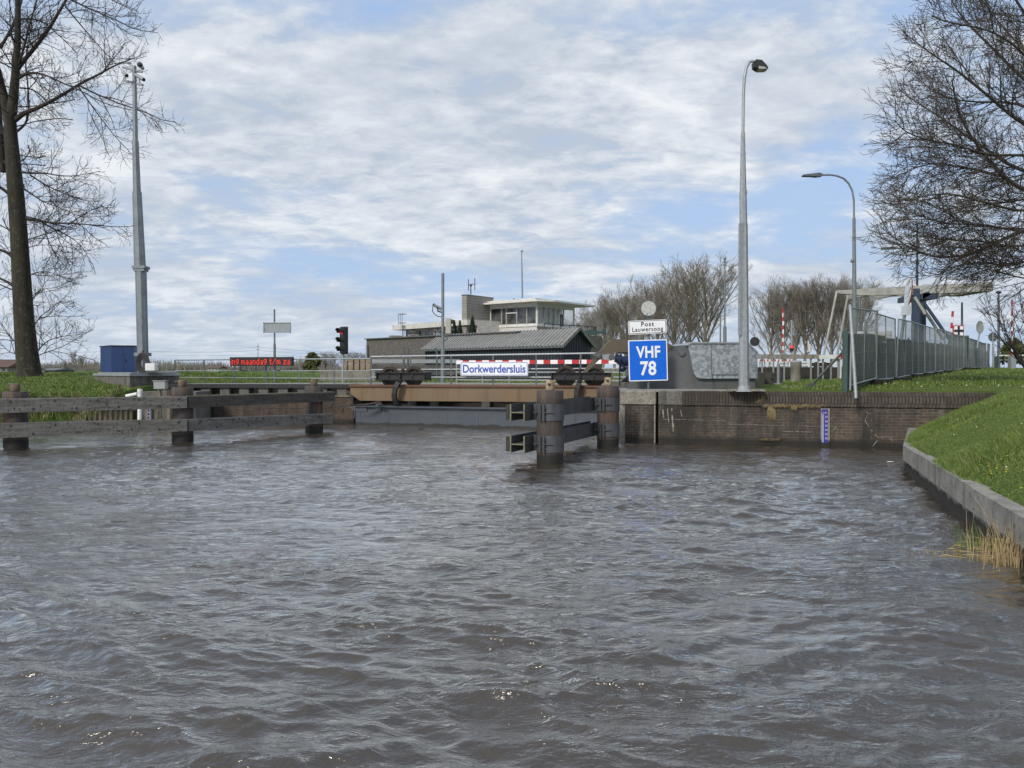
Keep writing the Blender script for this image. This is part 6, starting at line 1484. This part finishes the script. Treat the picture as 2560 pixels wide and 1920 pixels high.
limbs = [([(38, 300), (60, 283), (100, 268), (150, 240), (200, 208), (255, 182), (290, 162), (335, 145)], -.5, 6.5, 1, 22),
         ([(255, 182), (280, 150), (310, 118)], .3, 2, .7, 7),
         ([(195, 212), (240, 235), (300, 260), (350, 275), (400, 300), (440, 305)], -.8, 2.6, .7, 15),
         ([(195, 215), (230, 265), (270, 320), (310, 365), (330, 385)], .8, 2, .6, 12),
         ([(45, 170), (60, 150), (90, 115), (125, 70), (150, 25), (168, -5), (200, -60)], .6, 6, 2.5, 20),
         ([(46, 165), (60, 120), (75, 60), (100, -30)], -.8, 3.6, 1.6, 12),
         ([(160, 10), (190, 50), (225, 90), (270, 140), (300, 170)], -.5, 2.2, .6, 12),
         ([(170, -5), (220, 20), (280, 45), (340, 75), (395, 82)], .5, 2.4, .6, 16),
         ([(180, -20), (240, -20), (300, 10), (345, 30)], -.6, 2, .6, 12),
         ([(48, 195), (75, 180), (110, 185), (150, 205), (200, 225), (260, 260), (330, 275)], -1.5, 3.6, .8, 18),
         ([(50, 220), (80, 222), (105, 240), (120, 262)], 1.2, 2.4, .7, 9),
         ([(45, 50), (80, 45), (110, 55), (150, 90), (190, 130)], 1.6, 2.8, .7, 12),
         ([(40, 330), (65, 310), (72, 280), (70, 200), (62, 150), (80, 55)], .5, 3.3, 1.2, 12),
         ([(52, 430), (80, 433), (110, 432), (150, 440), (190, 440), (250, 428)], -.5, 3.2, .6, 15),
         ([(75, 437), (110, 460), (150, 480), (200, 500), (250, 505)], .9, 2.2, .5, 14),
         ([(58, 470), (85, 490), (110, 505), (150, 520), (200, 540)], -1.2, 2.4, .6, 13),
         ([(62, 545), (90, 550), (130, 558), (180, 558), (230, 562), (290, 568), (335, 565)], -.4, 3.4, .6, 20),
         ([(100, 553), (140, 575), (175, 590), (210, 620), (230, 670)], .8, 2.2, .5, 13),
         ([(105, 552), (120, 600), (140, 640), (175, 680)], -.7, 1.7, .5, 10),
         ([(170, 562), (200, 540), (240, 520), (280, 512)], .3, 1.6, .5, 9),
         ([(66, 620), (100, 610), (140, 615)], .6, 1.4, .5, 7), ([(68, 690), (95, 678), (130, 680), (170, 700)], -.4, 1.6, .5, 9),
         ([(85, 815), (100, 790), (130, 770), (165, 740)], .3, 1.7, .5, 8), ([(90, 885), (110, 855), (150, 840), (200, 835)], -.3, 1.8, .5, 10), ([(90, 890), (120, 880), (170, 860), (215, 830)], .4, 1.6, .5, 8),
         ([(45, 860), (20, 840), (-5, 800)], .3, 1.6, .5, 7), ([(44, 885), (20, 880), (-5, 850)], -.3, 1.5, .5, 6), ([(80, 740), (110, 720), (150, 720)], .2, 1.2, .5, 6),
         ([(34, 500), (20, 480), (-10, 462)], .2, 6, 3, 5), ([(38, 650), (20, 630), (-10, 622)], -.2, 6, 3, 5), ([(40, 720), (20, 705), (-12, 690)], .2, 4.5, 2.5, 6), ([(30, 430), (10, 400), (-20, 380)], .4, 4, 2, 6),
         ([(5, 240), (-20, 150), (-30, 60)], -.8, 5, 2, 8), ([(0, 120), (30, 70), (50, 20), (60, -30)], .8, 4, 2, 9), ([(60, 100), (20, 60), (0, 40)], 1, 3, 1, 7)]
for pts, dy, r0, r1, n in limbs:
    limb(T, rr, Ltw(pts, dy), r0*S(YT), r1*S(YT), n, cfgL, 0, .12)
# short clustered shoots round the trunk and more limbs into the depth
for k in range(34):
    py = rr.uniform(60, 800); i = min(8, max(0, int((948-py)/75))); px = np.interp(py, [290, 420, 600, 800, 930], [24, 34, 48, 60, 73]) if py > 290 else 38
    a = rr.uniform(-.5, math.pi+.5) if py > 300 else rr.uniform(0, 6.28); p = tw(px, py)
    d = norm((math.cos(a)*.8, math.sin(a), rr.uniform(.0, .5))); grow(T, rr, tuple(p), d, rr.uniform(1.2, 2.6), .03, 0, [dict(cfgL[0], n=6, len=1.2)]+cfgL[1:])
T.build('crown', 'twig', tl)

# ---- big bare tree on the right, trunk outside the frame
YQ = 19.5
tr = thing('bare_tree', 'wide bare tree whose dense twiggy crown fills the upper right corner', 'tree', (*W(2760, 930, YQ)[:2], 1.6))
rr = random.Random(17)
def tq(px, py, dy=0): return W(px, py, YQ+dy)
b = MB(); b.tube([Vector((*W(2760, 930, YQ)[:2], 1.3)), tq(2758, 700), tq(2745, 520), tq(2740, 330), tq(2750, 120), tq(2760, -150)], [.34, .29, .26, .2, .14, .07], 16); b.build('trunk', 'bark', tr)
cfgR = [dict(seg=6, wig=.09, up=-.01, n=21, ang=.62, len=1.7, rmin=.018, sides=5, t0=.15),
        dict(seg=5, wig=.12, up=.0, n=16, ang=.62, len=1.0, rmin=.007, sides=4, Lref=1.9),
        dict(seg=4, wig=.15, up=.03, n=7, ang=.6, len=.44, rmin=.005, sides=3, Lref=.9),
        dict(seg=3, wig=.18, up=.06, n=0, ang=.6, len=.2, rmin=.0045, sides=3)]
T = Tubes()
limbsR = [([(2745, 560), (2620, 490), (2560, 478), (2510, 445), (2470, 400), (2420, 330), (2390, 270), (2375, 200)], -1.2, 8, 1.5, 20),
          ([(2500, 440), (2440, 425), (2380, 415), (2310, 405), (2240, 425), (2190, 455)], -.6, 3.5, .7, 18),
          ([(2745, 620), (2640, 560), (2560, 575), (2500, 600), (2440, 630), (2370, 645), (2300, 640), (2220, 610), (2170, 580)], -.6, 7, .8, 24),
          ([(2560, 580), (2500, 570), (2430, 560), (2350, 560), (2270, 540), (2200, 510)], .8, 4.5, .6, 20),
          ([(2750, 660), (2650, 640), (2570, 650), (2520, 665), (2460, 655), (2400, 660), (2330, 690), (2260, 690)], 1.0, 5.5, .7, 18),
          ([(2745, 500), (2600, 440), (2520, 415), (2450, 360), (2370, 310), (2290, 270), (2210, 225)], .8, 7, .8, 22),
          ([(2745, 420), (2620, 340), (2540, 300), (2460, 230), (2380, 170), (2300, 130), (2250, 95)], -.9, 6.5, .8, 22),
          ([(2750, 350), (2640, 260), (2560, 200), (2480, 120), (2420, 60), (2370, 0), (2340, -60)], .7, 6, 1, 20),
          ([(2745, 380), (2620, 300), (2540, 255), (2440, 255), (2350, 245), (2280, 205), (2230, 170)], 1.6, 5, .7, 20),
          ([(2750, 250), (2660, 150), (2580, 60), (2520, -30), (2480, -100)], -.8, 6, 1.5, 16),
          ([(2745, 470), (2640, 400), (2560, 385), (2470, 390), (2390, 360), (2300, 350), (2230, 330), (2195, 300)], -2.0, 5, .7, 22),
          ([(2745, 540), (2630, 520), (2540, 530), (2450, 500), (2360, 480), (2270, 490), (2200, 530)], -2.2, 5, .7, 22),
          ([(2745, 600), (2640, 600), (2540, 620), (2450, 600), (2360, 600), (2280, 590), (2220, 640)], 2.0, 4.5, .7, 20),
          ([(2745, 450), (2640, 470), (2560, 500), (2480, 510), (2400, 520), (2330, 545), (2260, 580)], 2.4, 4.5, .7, 18),
          ([(2750, 300), (2660, 220), (2590, 160), (2500, 60), (2440, -20)], 2.2, 5, 1, 16),
          ([(2750, 300), (2650, 250), (2560, 130), (2470, 70), (2380, 60), (2310, 40)], -2, 4.5, .8, 18),
          ([(2750, 680), (2650, 690), (2580, 700), (2530, 690), (2480, 672), (2430, 690)], -.6, 3.6, .7, 12)]
for pts, dy, r0, r1, n in limbsR:
    m = len(pts); limb(T, rr, [tq(x if x > 2400 else 2400-(2400-x)*.8, y, dy*(i/(m-1))**.8*1.6) for i, (x, y) in enumerate(pts)], r0*S(YQ)*.95, r1*S(YQ), int(n*1.4), cfgR, 0, .18)
T.build('crown', 'twig_right', tr)
# thin bare branches of a shrub at the far right
def bush(px, py, Y, h, wd, label, m='twig', seed=1, n=26, zb=1.4, name='bare_shrub', lv=2):
    rr = random.Random(seed); c = W(px, py, Y); c.z = zb; o = thing(name, label, 'shrub', c); T = Tubes()
    cf = [dict(seg=5, wig=.1, up=.04, n=7, ang=.55, len=h*.32, rmin=.008*Y/20, sides=3), dict(seg=4, wig=.14, up=.05, n=4, ang=.55, len=h*.17, rmin=.006*Y/20, sides=3), dict(seg=3, wig=.15, up=.05, n=0, ang=.6, len=.2, rmin=.005*Y/20, sides=3)]
    for k in range(n):
        a = rr.uniform(0, 6.28); q = (c.x+math.cos(a)*wd*.15, c.y+math.sin(a)*wd*.15, zb); grow(T, rr, q, norm((math.cos(a)*wd/h*.8, math.sin(a)*wd/h*.6, 1)), h*rr.uniform(.6, 1), .02*Y/20, 0, cf)
    T.build('crown', m, o); return o
bush(2600, 940, 34, 4.2, 3.2, 'sprawling bare shrub at the right edge of the picture beyond the fence', seed=9, zb=1.7)

# ---- poplars in the distance: four shapes, copied
def poplar(seed, h, m, wide=1.0):
    rr = random.Random(seed); o = bpy.data.objects.new('poplar_tree', None); col.objects.link(o); T = Tubes(); Tt = Tubes()
    ths = .3*h/15
    stems = [(0, 0, h*.99, ths)]
    cf = [dict(seg=7, wig=.07, up=.05, n=11, ang=.55, len=h*.21, rmin=.04, sides=4, t0=.12, tp=.5),
          dict(seg=4, wig=.1, up=.06, n=6, ang=.55, len=h*.1, rmin=.02, sides=3, tp=.4), dict(seg=3, wig=.12, up=.06, n=3, ang=.55, len=h*.055, rmin=.014, sides=3, tp=.4), dict(seg=2, wig=.12, up=.08, n=0, ang=.5, len=h*.05, rmin=.011, sides=3)]
    lean = rr.uniform(-.05, .05); P = [(lean*z+rr.uniform(-.15, .15)*(z > 0), rr.uniform(-.15, .15)*(z > 0), z) for z in [h*.72*i/9-(.3 if i == 0 else 0) for i in range(10)]]
    Rd = [ths*(1-.8*i/9)**.9 for i in range(10)]; Tt.add(P, Rd, 8); nb = 17
    for k in range(nb):
        f = .16+.5*(k+rr.random()*.8)/nb; z = f*h; i = min(8, int(f/.72*9)); a = k*2.4+rr.uniform(-.4, .4); e = R(rr.uniform(44, 68)+f*18)
        L = (h*(.99-f)/math.sin(e))*rr.uniform(.78, 1.03)*(.72+.28*min(1, f*2.4)) if f > .25 else h*.42*rr.uniform(.8, 1.1)
        grow(T, rr, (P[i][0], P[i][1], z), norm((math.cos(a)*math.cos(e)*wide, math.sin(a)*math.cos(e)*wide, math.sin(e))), L, max(.05, ths*.5*(1-f*.5)), 0, cf)
    Tt.build('trunk', m, o); T.build('crown', m, o); return o
protos = [poplar(31, 15, 'poplar', 1.1), poplar(32, 15, 'poplar', .9), poplar(33, 15, 'poplar_dark', 1.15), poplar(34, 15, 'poplar_dark', 1.0)]
used = [False]*4
trees = [  # px base, top px, Y, kind, label
    (1446, 800, 125, 0, 'leftmost and smallest bare tree of the row right of the control building'), (1475, 778, 122, 1, 'second bare tree from the left in the row right of the control building'),
    (1506, 762, 118, 0, 'third bare tree from the left in the row right of the control building'), (1535, 745, 114, 1, 'fourth bare tree from the left, behind the brown push arm'),
    (1566, 735, 110, 3, 'bare tree rising just left of the round sign'), (1597, 722, 106, 0, 'bare tree directly behind the round sign and name plate'),
    (1640, 712, 102, 1, 'bare tree just right of the round sign'), (1684, 700, 96, 2, 'dark bare tree with several trunks between round sign and big lamp'),
    (1722, 664, 90, 3, 'tallest bare tree, left of the distant loudspeaker mast'), (1765, 650, 86, 2, 'broad tall bare tree behind the distant loudspeaker mast'),
    (1925, 725, 122, 1, 'leftmost bare poplar in the group right of the big lamp'), (1955, 715, 120, 0, 'bare poplar behind the upright red and white pole'), (1985, 705, 119, 1, 'bare poplar behind the small red signal'),
    (2015, 712, 118, 0, 'bare poplar behind the cream marker cylinder'), (2045, 708, 117, 3, 'bare poplar behind the left end of the drawbridge beam'), (2078, 704, 116, 1, 'bare poplar between the drawbridge rods'),
    (2110, 700, 115, 0, 'bare poplar just left of the lower street lamp'), (2146, 712, 118, 1, 'rightmost bare poplar, just right of the lower street lamp pole')]
for i, (px, top, Y, k, l) in enumerate(trees):
    o = protos[k] if not used[k] else copy_tree(protos[k]); used[k] = True
    p = G_at(px, Y, 1.2); h = W(0, top, Y).z-1.2; s = h/15.7
    o.location = p; wsc = rnd.uniform(.92, 1.1); o.scale = (s*wsc, s*wsc, s); o.rotation_euler = (0, 0, rnd.uniform(0, 6.28)); tag(o, l, 'tree', 'bare trees beyond the lock')
    if i < 10: o.scale = (s*wsc*1.15, s*wsc*1.15, s)
# smaller separate trees far left
small = [(185, 878, 190, 0, 'narrow bare tree on the far left horizon, left of a wider one'), (206, 890, 190, 1, 'wider low bare tree on the far left horizon'), (885, 880, 150, 3, 'bare tree just left of the grey brick block, tallest of three'), (905, 884, 150, 2, 'bare tree touching the left edge of the grey brick block'),
         (780, 882, 165, 0, 'yellowish round tree between letter display and signal'), (835, 884, 160, 1, 'bare tree hidden partly by the three lamp signal'), (815, 880, 160, 0, 'bare tree just left of the three lamp signal'), (862, 882, 155, 2, 'bare tree just right of the three lamp signal')]
for px, top, Y, k, l in small:
    o = copy_tree(protos[k]); p = G_at(px, Y, 1.2); h = W(0, top, Y).z-1.2; s = h/15.7; o.location = p; o.scale = (s*1.25, s*1.25, s) if px != 185 else (s*.7, s*.7, s); o.rotation_euler = (0, 0, px*.1); tag(o, l, 'tree', 'small distant trees on the left')
# round evergreen bush on the far right
def leafbush(px, py0, py1, hw, Y, label, m, seed, n=6000):
    rr = random.Random(seed); c = W(px, py1, Y); tp = W(px, py0, Y); o = thing('shrub', label, 'shrub', c); b = MB(); rx = hw*S(Y); h = tp.z-c.z+.3
    cl_ = [(rr.gauss(0, .45), rr.gauss(0, .4), rr.random()) for _ in range(40)]
    for _ in range(n):
        u, v, w_ = cl_[rr.randrange(40)]; u += rr.gauss(0, .12); v += rr.gauss(0, .12); w_ = min(1, max(0, w_+rr.gauss(0, .08))); k = math.sqrt(max(.05, 1-w_*w_))
        q = Vector((c.x+u*rx*k*1.1, c.y+v*rx*k, c.z-.3+w_*h)); s = rr.uniform(.12, .28)*Y/70
        a = Vector((rr.gauss(0, 1), rr.gauss(0, 1), rr.gauss(0, 1))).normalized()*s; d = Vector((rr.gauss(0, 1), rr.gauss(0, 1), rr.gauss(0, 1))).normalized()*s; b.add([q, q+a, q+d], [(0, 1, 2)])
    b.build('crown', m, o)
leafbush(2532, 850, 898, 34, 95, 'round greenish shrub behind the far red and white pole', 'shrub', 5)
leafbush(782, 886, 922, 22, 158, 'round pale green bush left of the signal on the horizon', 'shrub', 6, 4000)
# far belts of trees along the horizon (beyond counting)
def belt(name, x0, x1, top, Y, m, n, seed, label, zb=1.0):
    rr = random.Random(seed); T = Tubes(); w0 = W(x0, 0, Y).x; w1 = W(x1, 0, Y).x; hh = W(0, top, Y).z-zb
    for _ in range(n):
        f = rr.random(); x = w0+(w1-w0)*f; y = Y+rr.uniform(-.06, .06)*Y; h = hh*(.55+.45*math.sin(f*17+seed)*math.sin(f*7.3+2)+rr.uniform(-.1, .2)); h = max(hh*.3, h)*rr.uniform(.35, 1)
        p = (x, y, zb); pts = [p]; d = (rr.gauss(0, .16), rr.gauss(0, .16), 1)
        for i in range(3): pts.append((x+d[0]*h*(i+1)/3+rr.gauss(0, .15), y+d[1]*h*(i+1)/3, zb+h*(i+1)/3))
        T.add(pts, [.0011*Y*.45, .0009*Y*.4, .0007*Y*.4, .0004*Y*.4], 3)
    o = T.build(name, m); tag(o, label, 'far trees', kind='stuff'); return o
belt('far_trees', -150, 300, 898, 420, 'far_wood_hazed', 5200, 1, 'hazy bare wood along the far left horizon')
belt('far_trees', 400, 920, 893, 420, 'far_wood_hazed', 7000, 2, 'hazy bare wood along the horizon behind the left railing')
belt('far_trees', 1780, 2700, 908, 460, 'far_wood_hazed', 6000, 3, 'low hazy wood along the horizon on the right')
belt('far_trees', -900, 2900, 917, 900, 'far_wood_hazed', 9000, 4, 'faint low tree line all along the horizon')

# farm house, far buildings, power line
def house(px0, px1, eave, ridge, base, Y, label, wall='offwhite', roof='roof_tile', dpt=8):
    a, c = W(px0, eave, Y), W(px1, eave, Y); zb = min(1.2, W(0, base, Y).z); zr = W(0, ridge, Y).z; o = thing('farm_house', label, 'house', ((a.x+c.x)/2, Y, zb))
    b = MB(); b.box(((a.x+c.x)/2, Y+dpt/2, (a.z+zb)/2), (c.x-a.x, dpt, a.z-zb)); b.build('wall', wall, o)
    b = MB(); e = .4; b.prism([(a.x-e, Y-e, a.z), (a.x-e, Y+dpt+e, a.z), (a.x-e, Y+dpt/2, zr)], (c.x-a.x+2*e, 0, 0)); b.build('roof', roof, o)
    for k in range(3): b = MB(); x = a.x+(c.x-a.x)*(k+.5)/3; b.box((x, Y-.03, zb+(a.z-zb)*.55), ((c.x-a.x)*.12, .06, (a.z-zb)*.35)); b.build('window', 'glass', o)
house(-40, 18, 918, 898, 931, 150, 'brown tiled farm house at the far left edge', 'far_wood_hazed')
house(22, 52, 924, 915, 931, 160, 'low white farm building beside the trunk of the left tree', 'white', 'galv_dark')
house(100, 134, 926, 920, 931, 170, 'low dark roofed shed on the far left horizon', 'far_wood_hazed', 'galv_dark')
house(520, 545, 921, 914, 928, 260, 'tiny pale house far behind the left railing', 'offwhite')
house(925, 960, 921, 915, 930, 240, 'tiny red roofed house far behind the guard rail', 'offwhite')
house(1640, 1690, 915, 905, 928, 220, 'far pale building beyond the trees right of the blue sign', 'offwhite')
pyo = thing('pylon', 'thin distant power line tower left of the sign pole', 'pylon', G_at(645, 420, 1.0))
b = MB(); b.tube([G_at(645, 420, .5), W(645, 858, 420)], [.28, .12], 4); b.bar(W(641, 866, 420), W(649, 866, 420), .2, .2); b.bar(W(640, 874, 420), W(650, 874, 420), .2, .2); b.build('tower', 'mast', pyo)
for (y0, y1, y2, l) in ((871, 868, 882, 'top strand of the distant power line'), (879, 876, 888, 'middle strand of the distant power line'), (888, 885, 894, 'lowest strand of the distant power line')):
    T = Tubes(); 
    for xa, ya, xb, yb, sag in ((380, y0-1, 645, y1, 3.5), (645, y1, 905, y2+2, 1.5), (120, y0+12, 380, y0-1, 2.5)):
        pts = [tuple(W(xa+(xb-xa)*i/10, ya+(yb-ya)*i/10+sag*4*(i/10)*(1-i/10), 420)) for i in range(11)]; T.add(pts, [.055]*11, 3)
    tag(T.build('power_line', 'mast', org=W(645, y1, 420)), l, 'cable', 'strands of the distant power line')

# ------------------------------------------------------------------ grass blades, flowers, reeds
def scatter(name, n, region, hgt, wid, seed, mats, label, dens=None):
    r = np.random.RandomState(seed); xs_, ys_ = region(r, n); z = gz(xs_, ys_)
    N = len(xs_); patch = np.clip(.75+vnoise(xs_*2.2, ys_*2.2, 21)*1.6, .3, 2.1)
    h = hgt*patch*r.uniform(.5, 1.25, N); a = r.uniform(0, 2*np.pi, N); w_ = wid*r.uniform(.6, 1.3, N); le = r.normal(0, .45, (N, 2))*h[:, None]+np.array([.12, -.05])*h[:, None]
    base = np.stack([xs_, ys_, z-.01], -1); t_ = np.stack([np.cos(a), np.sin(a), 0*a], -1)*w_[:, None]/2
    v0 = base-t_; v1 = base+t_; mid = base+np.concatenate([le*.35, h[:, None]*.6], 1); v2 = mid+t_*.8; v3 = mid-t_*.8; v4 = base+np.concatenate([le, h[:, None]*(1-.12*r.rand(N, 1))], 1)
    V_ = np.stack([v0, v1, v2, v3, v4], 1).reshape(-1, 3); i = np.arange(N)*5
    quads = np.stack([i, i+1, i+2, i+3], 1); tris = np.stack([i+3, i+2, i+4], 1)
    loops = np.concatenate([quads.ravel(), tris.ravel()]).astype(np.int32); ls = np.concatenate([np.arange(N)*4, N*4+np.arange(N)*3]).astype(np.int32)
    me = bpy.data.meshes.new(name); me.vertices.add(len(V_)); me.vertices.foreach_set('co', V_.astype(np.float32).ravel()); me.loops.add(len(loops)); me.loops.foreach_set('vertex_index', loops); me.polygons.add(2*N); me.polygons.foreach_set('loop_start', ls)
    for m in mats: me.materials.append(K[m])
    mi = r.choice(len(mats), N, p=[.44, .3, .2, .06][:len(mats)] if len(mats) == 4 else None).astype(np.int32); me.polygons.foreach_set('material_index', np.concatenate([mi, mi])); me.update(); me.validate()
    o = bpy.data.objects.new(name, me); col.objects.link(o); tag(o, label, 'grass', kind='stuff'); return o
K['blade_a'] = M('blade_a', (.155, .23, .045), (.1, .165, .03), 1.3, .6, spec=.25)
K['blade_b'] = M('blade_b', (.2, .25, .065), (.13, .18, .044), 1.1, .6, spec=.25)
K['blade_c'] = M('blade_c', (.075, .125, .026), (.055, .095, .02), 1.5, .6, spec=.25)
K['blade_dry'] = M('blade_dry', (.33, .3, .14), (.24, .2, .1), 2, .8)
BP = [np.array(p) for p in BK[:5]]
def bank_region(r, n):
    u = r.rand(n*2); y = 3.6+(17.6-3.6)*u**.8; edge = np.interp(y, [3.0, 6.2, 8.6, 13.66, 17.55], [3.3, 4.4, 5.2, 7.0, 9.25]); x = edge-.0+r.rand(n*2)**1.15*(4.2+y*.1)
    ok = (x/np.maximum(y, 1) < .74) & (x < 14); side = (x-RW0[0])*(-rdy)+(y-RW0[1])*rdx; ok &= side < .0
    x, y = x[ok][:n], y[ok][:n]; return x, y
mats4 = ['blade_a', 'blade_b', 'blade_c', 'blade_dry']
scatter('grass', 170000, bank_region, .075, .0085, 3, mats4, 'long bright green grass on the bank at the right')
def lawn_r(r, n):
    y = 17.6+(60-17.6)*r.rand(n*3)**2.2; x = 4+r.rand(n*3)*(y*.75-4); ok = (x/y < .74) & (((x-RW0[0])*(-rdy)+(y-RW0[1])*rdx) > .75) & ~((x < 6.9) & (y < 25))
    return x[ok][:n], y[ok][:n]
scatter('grass', 60000, lawn_r, .065, .02, 4, mats4, 'short lawn grass around the mesh fence')
def lawn_l(r, n):
    y = 23.65+(45-23.65)*r.rand(n*3)**1.8; x = -8.5-r.rand(n*3)*(y*.7-4.5); ok = (x/y > -.72) & ~(((x+12.7)*2.4+(y-25.6)*2.5 > -.2) & (y > 25.2) & (y < 31.5)) & ((x < -12.4) | (y > 25.5)) & (x < -8.5)
    return x[ok][:n], y[ok][:n]
scatter('grass', 50000, lawn_l, .075, .022, 5, mats4, 'grass on the left bank around the tree')
def lawn_c(r, n):
    y = 30.2+(75-30.2)*r.rand(n)**1.6; x = (-.46+r.rand(n)*.56)*y; ok = ~((x > -6.2) & (y > 40)); return x[ok], y[ok]
scatter('grass', 30000, lawn_c, .08, .03, 6, mats4, 'grass on the lawn behind the left railing')
def weeds_l(r, n):
    x = -21+8.7*r.rand(n); y = 23.4+.9*r.rand(n); return x, y
scatter('bank_weeds', 9000, weeds_l, .33, .02, 7, ['blade_c', 'blade_dry', 'blade_c', 'straw'], 'rank dark weeds and dead stalks along the waterline of the left bank')
# daisies and buttercups: scattered small flowers
rr = random.Random(77); b = MB(); b2 = MB()
def petals(mb, x, y, z, r_):
    n = 6; c = (x, y, z); vs = [c]+[(x+math.cos(6.283*k/n)*r_, y+math.sin(6.283*k/n)*r_*.9, z+rr.uniform(-.003, .006)) for k in range(n)]
    mb.add(vs, [(0, k+1, (k+1) % n+1) for k in range(n)])
    mb.add([(x-r_, y-.002, z-r_*.5), (x+r_, y-.002, z-r_*.5), (x+r_*.7, y-.002, z+r_*.5), (x-r_*.7, y-.002, z+r_*.5)], [(0, 1, 2, 3)])
for _ in range(70):
    y = 17.5+rr.random()**1.5*14; x = rr.uniform(.42, .7)*y
    if (x-RW0[0])*(-rdy)+(y-RW0[1])*rdx < .8: continue
    petals(b, x, y, float(gz([x], [y])[0])+.06, rr.uniform(.013, .022))
for _ in range(14):
    y = rr.uniform(24, 28); x = rr.uniform(-.68, -.53)*y; petals(b, x, y, float(gz([x], [y])[0])+.08, .016)
for _ in range(16):
    y = rr.uniform(7, 16); e = float(np.interp(y, [3.0, 6.2, 8.6, 13.66, 17.55], [3.3, 4.4, 5.2, 7.0, 9.25])); x = e+rr.uniform(.3, 2.2); petals(b, x, y, float(gz([x], [y])[0])+.09, .012)
for _ in range(60):
    y = rr.uniform(7.5, 10.5); e = float(np.interp(y, [3.0, 6.2, 8.6, 13.66, 17.55], [3.3, 4.4, 5.2, 7.0, 9.25])); x = e+rr.uniform(.25, 1.2); petals(b2, x, y, float(gz([x], [y])[0])+.085, .011)
tag(b.build('daisies', 'petal'), 'tiny white daisies sprinkled over the lawns', 'flowers', kind='stuff'); tag(b2.build('buttercups', 'petal_yellow'), 'small yellow flowers in the grass near the concrete bank edge', 'flowers', kind='stuff')
# reeds in the water at the right
def reeds(name, label, c0, n, rx, ry, h, m, seed, bent=.5, lean=(0, 0)):
    rr = random.Random(seed); T = Tubes()
    for _ in range(n):
        x, y = c0[0]+rr.gauss(0, rx), c0[1]+rr.gauss(0, ry); hh = h*rr.uniform(.35, 1.1); a = rr.uniform(0, 6.28); l = abs(rr.gauss(0, .28)); p0 = (x, y, -.15)
        p1 = (x+math.cos(a)*l*hh*.5+lean[0]*hh*.5, y+math.sin(a)*l*hh*.5, hh*.55); 
        if rr.random() < bent: a2 = rr.uniform(0, 6.28); p2 = (p1[0]+math.cos(a2)*hh*.35, p1[1]+math.sin(a2)*hh*.35, p1[2]+rr.uniform(-.4, .25)*hh)
        else: p2 = (x+math.cos(a)*l*hh*1.1+lean[0]*hh, y+math.sin(a)*l*hh*1.1, hh)
        w_ = rr.uniform(.0015, .0034); T.add([p0, p1, p2], [w_, w_*.9, w_*.35], 4)
    o = T.build(name, m); tag(o, label, 'reeds', kind='stuff'); return o
rp = G(2535, 1410, 0); reeds('dry_reeds', 'pale dry broken reeds standing in the water at the right edge', (rp.x, rp.y), 230, .17, .16, .36, 'reed', 1, .5)
rp2 = G(2520, 1395, 0); reeds('dry_reeds', 'few tall dry stems rising above the broken reeds', (rp2.x, rp2.y), 9, .16, .1, .72, 'reed', 5, .15)
rp = G(2428, 1370, 0); reeds('green_reeds', 'fresh green reed shoots beside the dry reeds', (rp.x, rp.y), 46, .1, .06, .26, 'reed_green', 2, .15); 
rp = G(2470, 1372, 0); reeds('green_reeds', 'low green water plants between fresh shoots and dry reeds', (rp.x, rp.y), 60, .13, .06, .16, 'reed_green', 3, .5)
rp = G(2370, 1385, 0); reeds('drift_stalks', 'dark broken stalks lying in the water left of the reeds', (rp.x, rp.y), 70, .22, .05, .09, 'straw', 4, .9)
T = Tubes(); rr = random.Random(3)
for _ in range(40): p = G(rr.uniform(2340, 2500), rr.uniform(1360, 1400), .012); a = rr.uniform(-.5, .5); l = rr.uniform(.06, .25); T.add([(p.x, p.y, .03), (p.x+math.cos(a)*l*.5, p.y+math.sin(a)*l*.5, .035), (p.x+math.cos(a)*l, p.y+math.sin(a)*l, .025)], [.003, .004, .002], 4)
tag(T.build('drift_stalks', 'reed'), 'loose pale stalks floating between the reed clumps', 'reeds', kind='stuff')
# a white feather on the water
b = MB(); p = G(2226, 1153, .03); b.ball((p.x, p.y, .02), .075, 1, .3, .12, 10); tag(b.build('feather', 'white', org=p), 'small white scrap floating before the brick wall', 'feather')

# ------------------------------------------------------------------ haze
if HAZE > 0:
    hb = MB(); hb.box((0, 1100, 48), (5200, 4600, 104)); hm, ht, hbs = nt('haze'); ht.nodes.remove(hbs)
    pv = ht.nodes.new('ShaderNodeVolumePrincipled'); pv.inputs['Density'].default_value = HAZE; pv.inputs['Color'].default_value = (.82, .88, .96, 1); pv.inputs['Anisotropy'].default_value = .3
    ht.links.new(pv.outputs[0], [n for n in ht.nodes if n.type == 'OUTPUT_MATERIAL'][0].inputs['Volume']); K['haze'] = hm
    ho = hb.build('haze', 'haze'); tag(ho, kind='stuff')
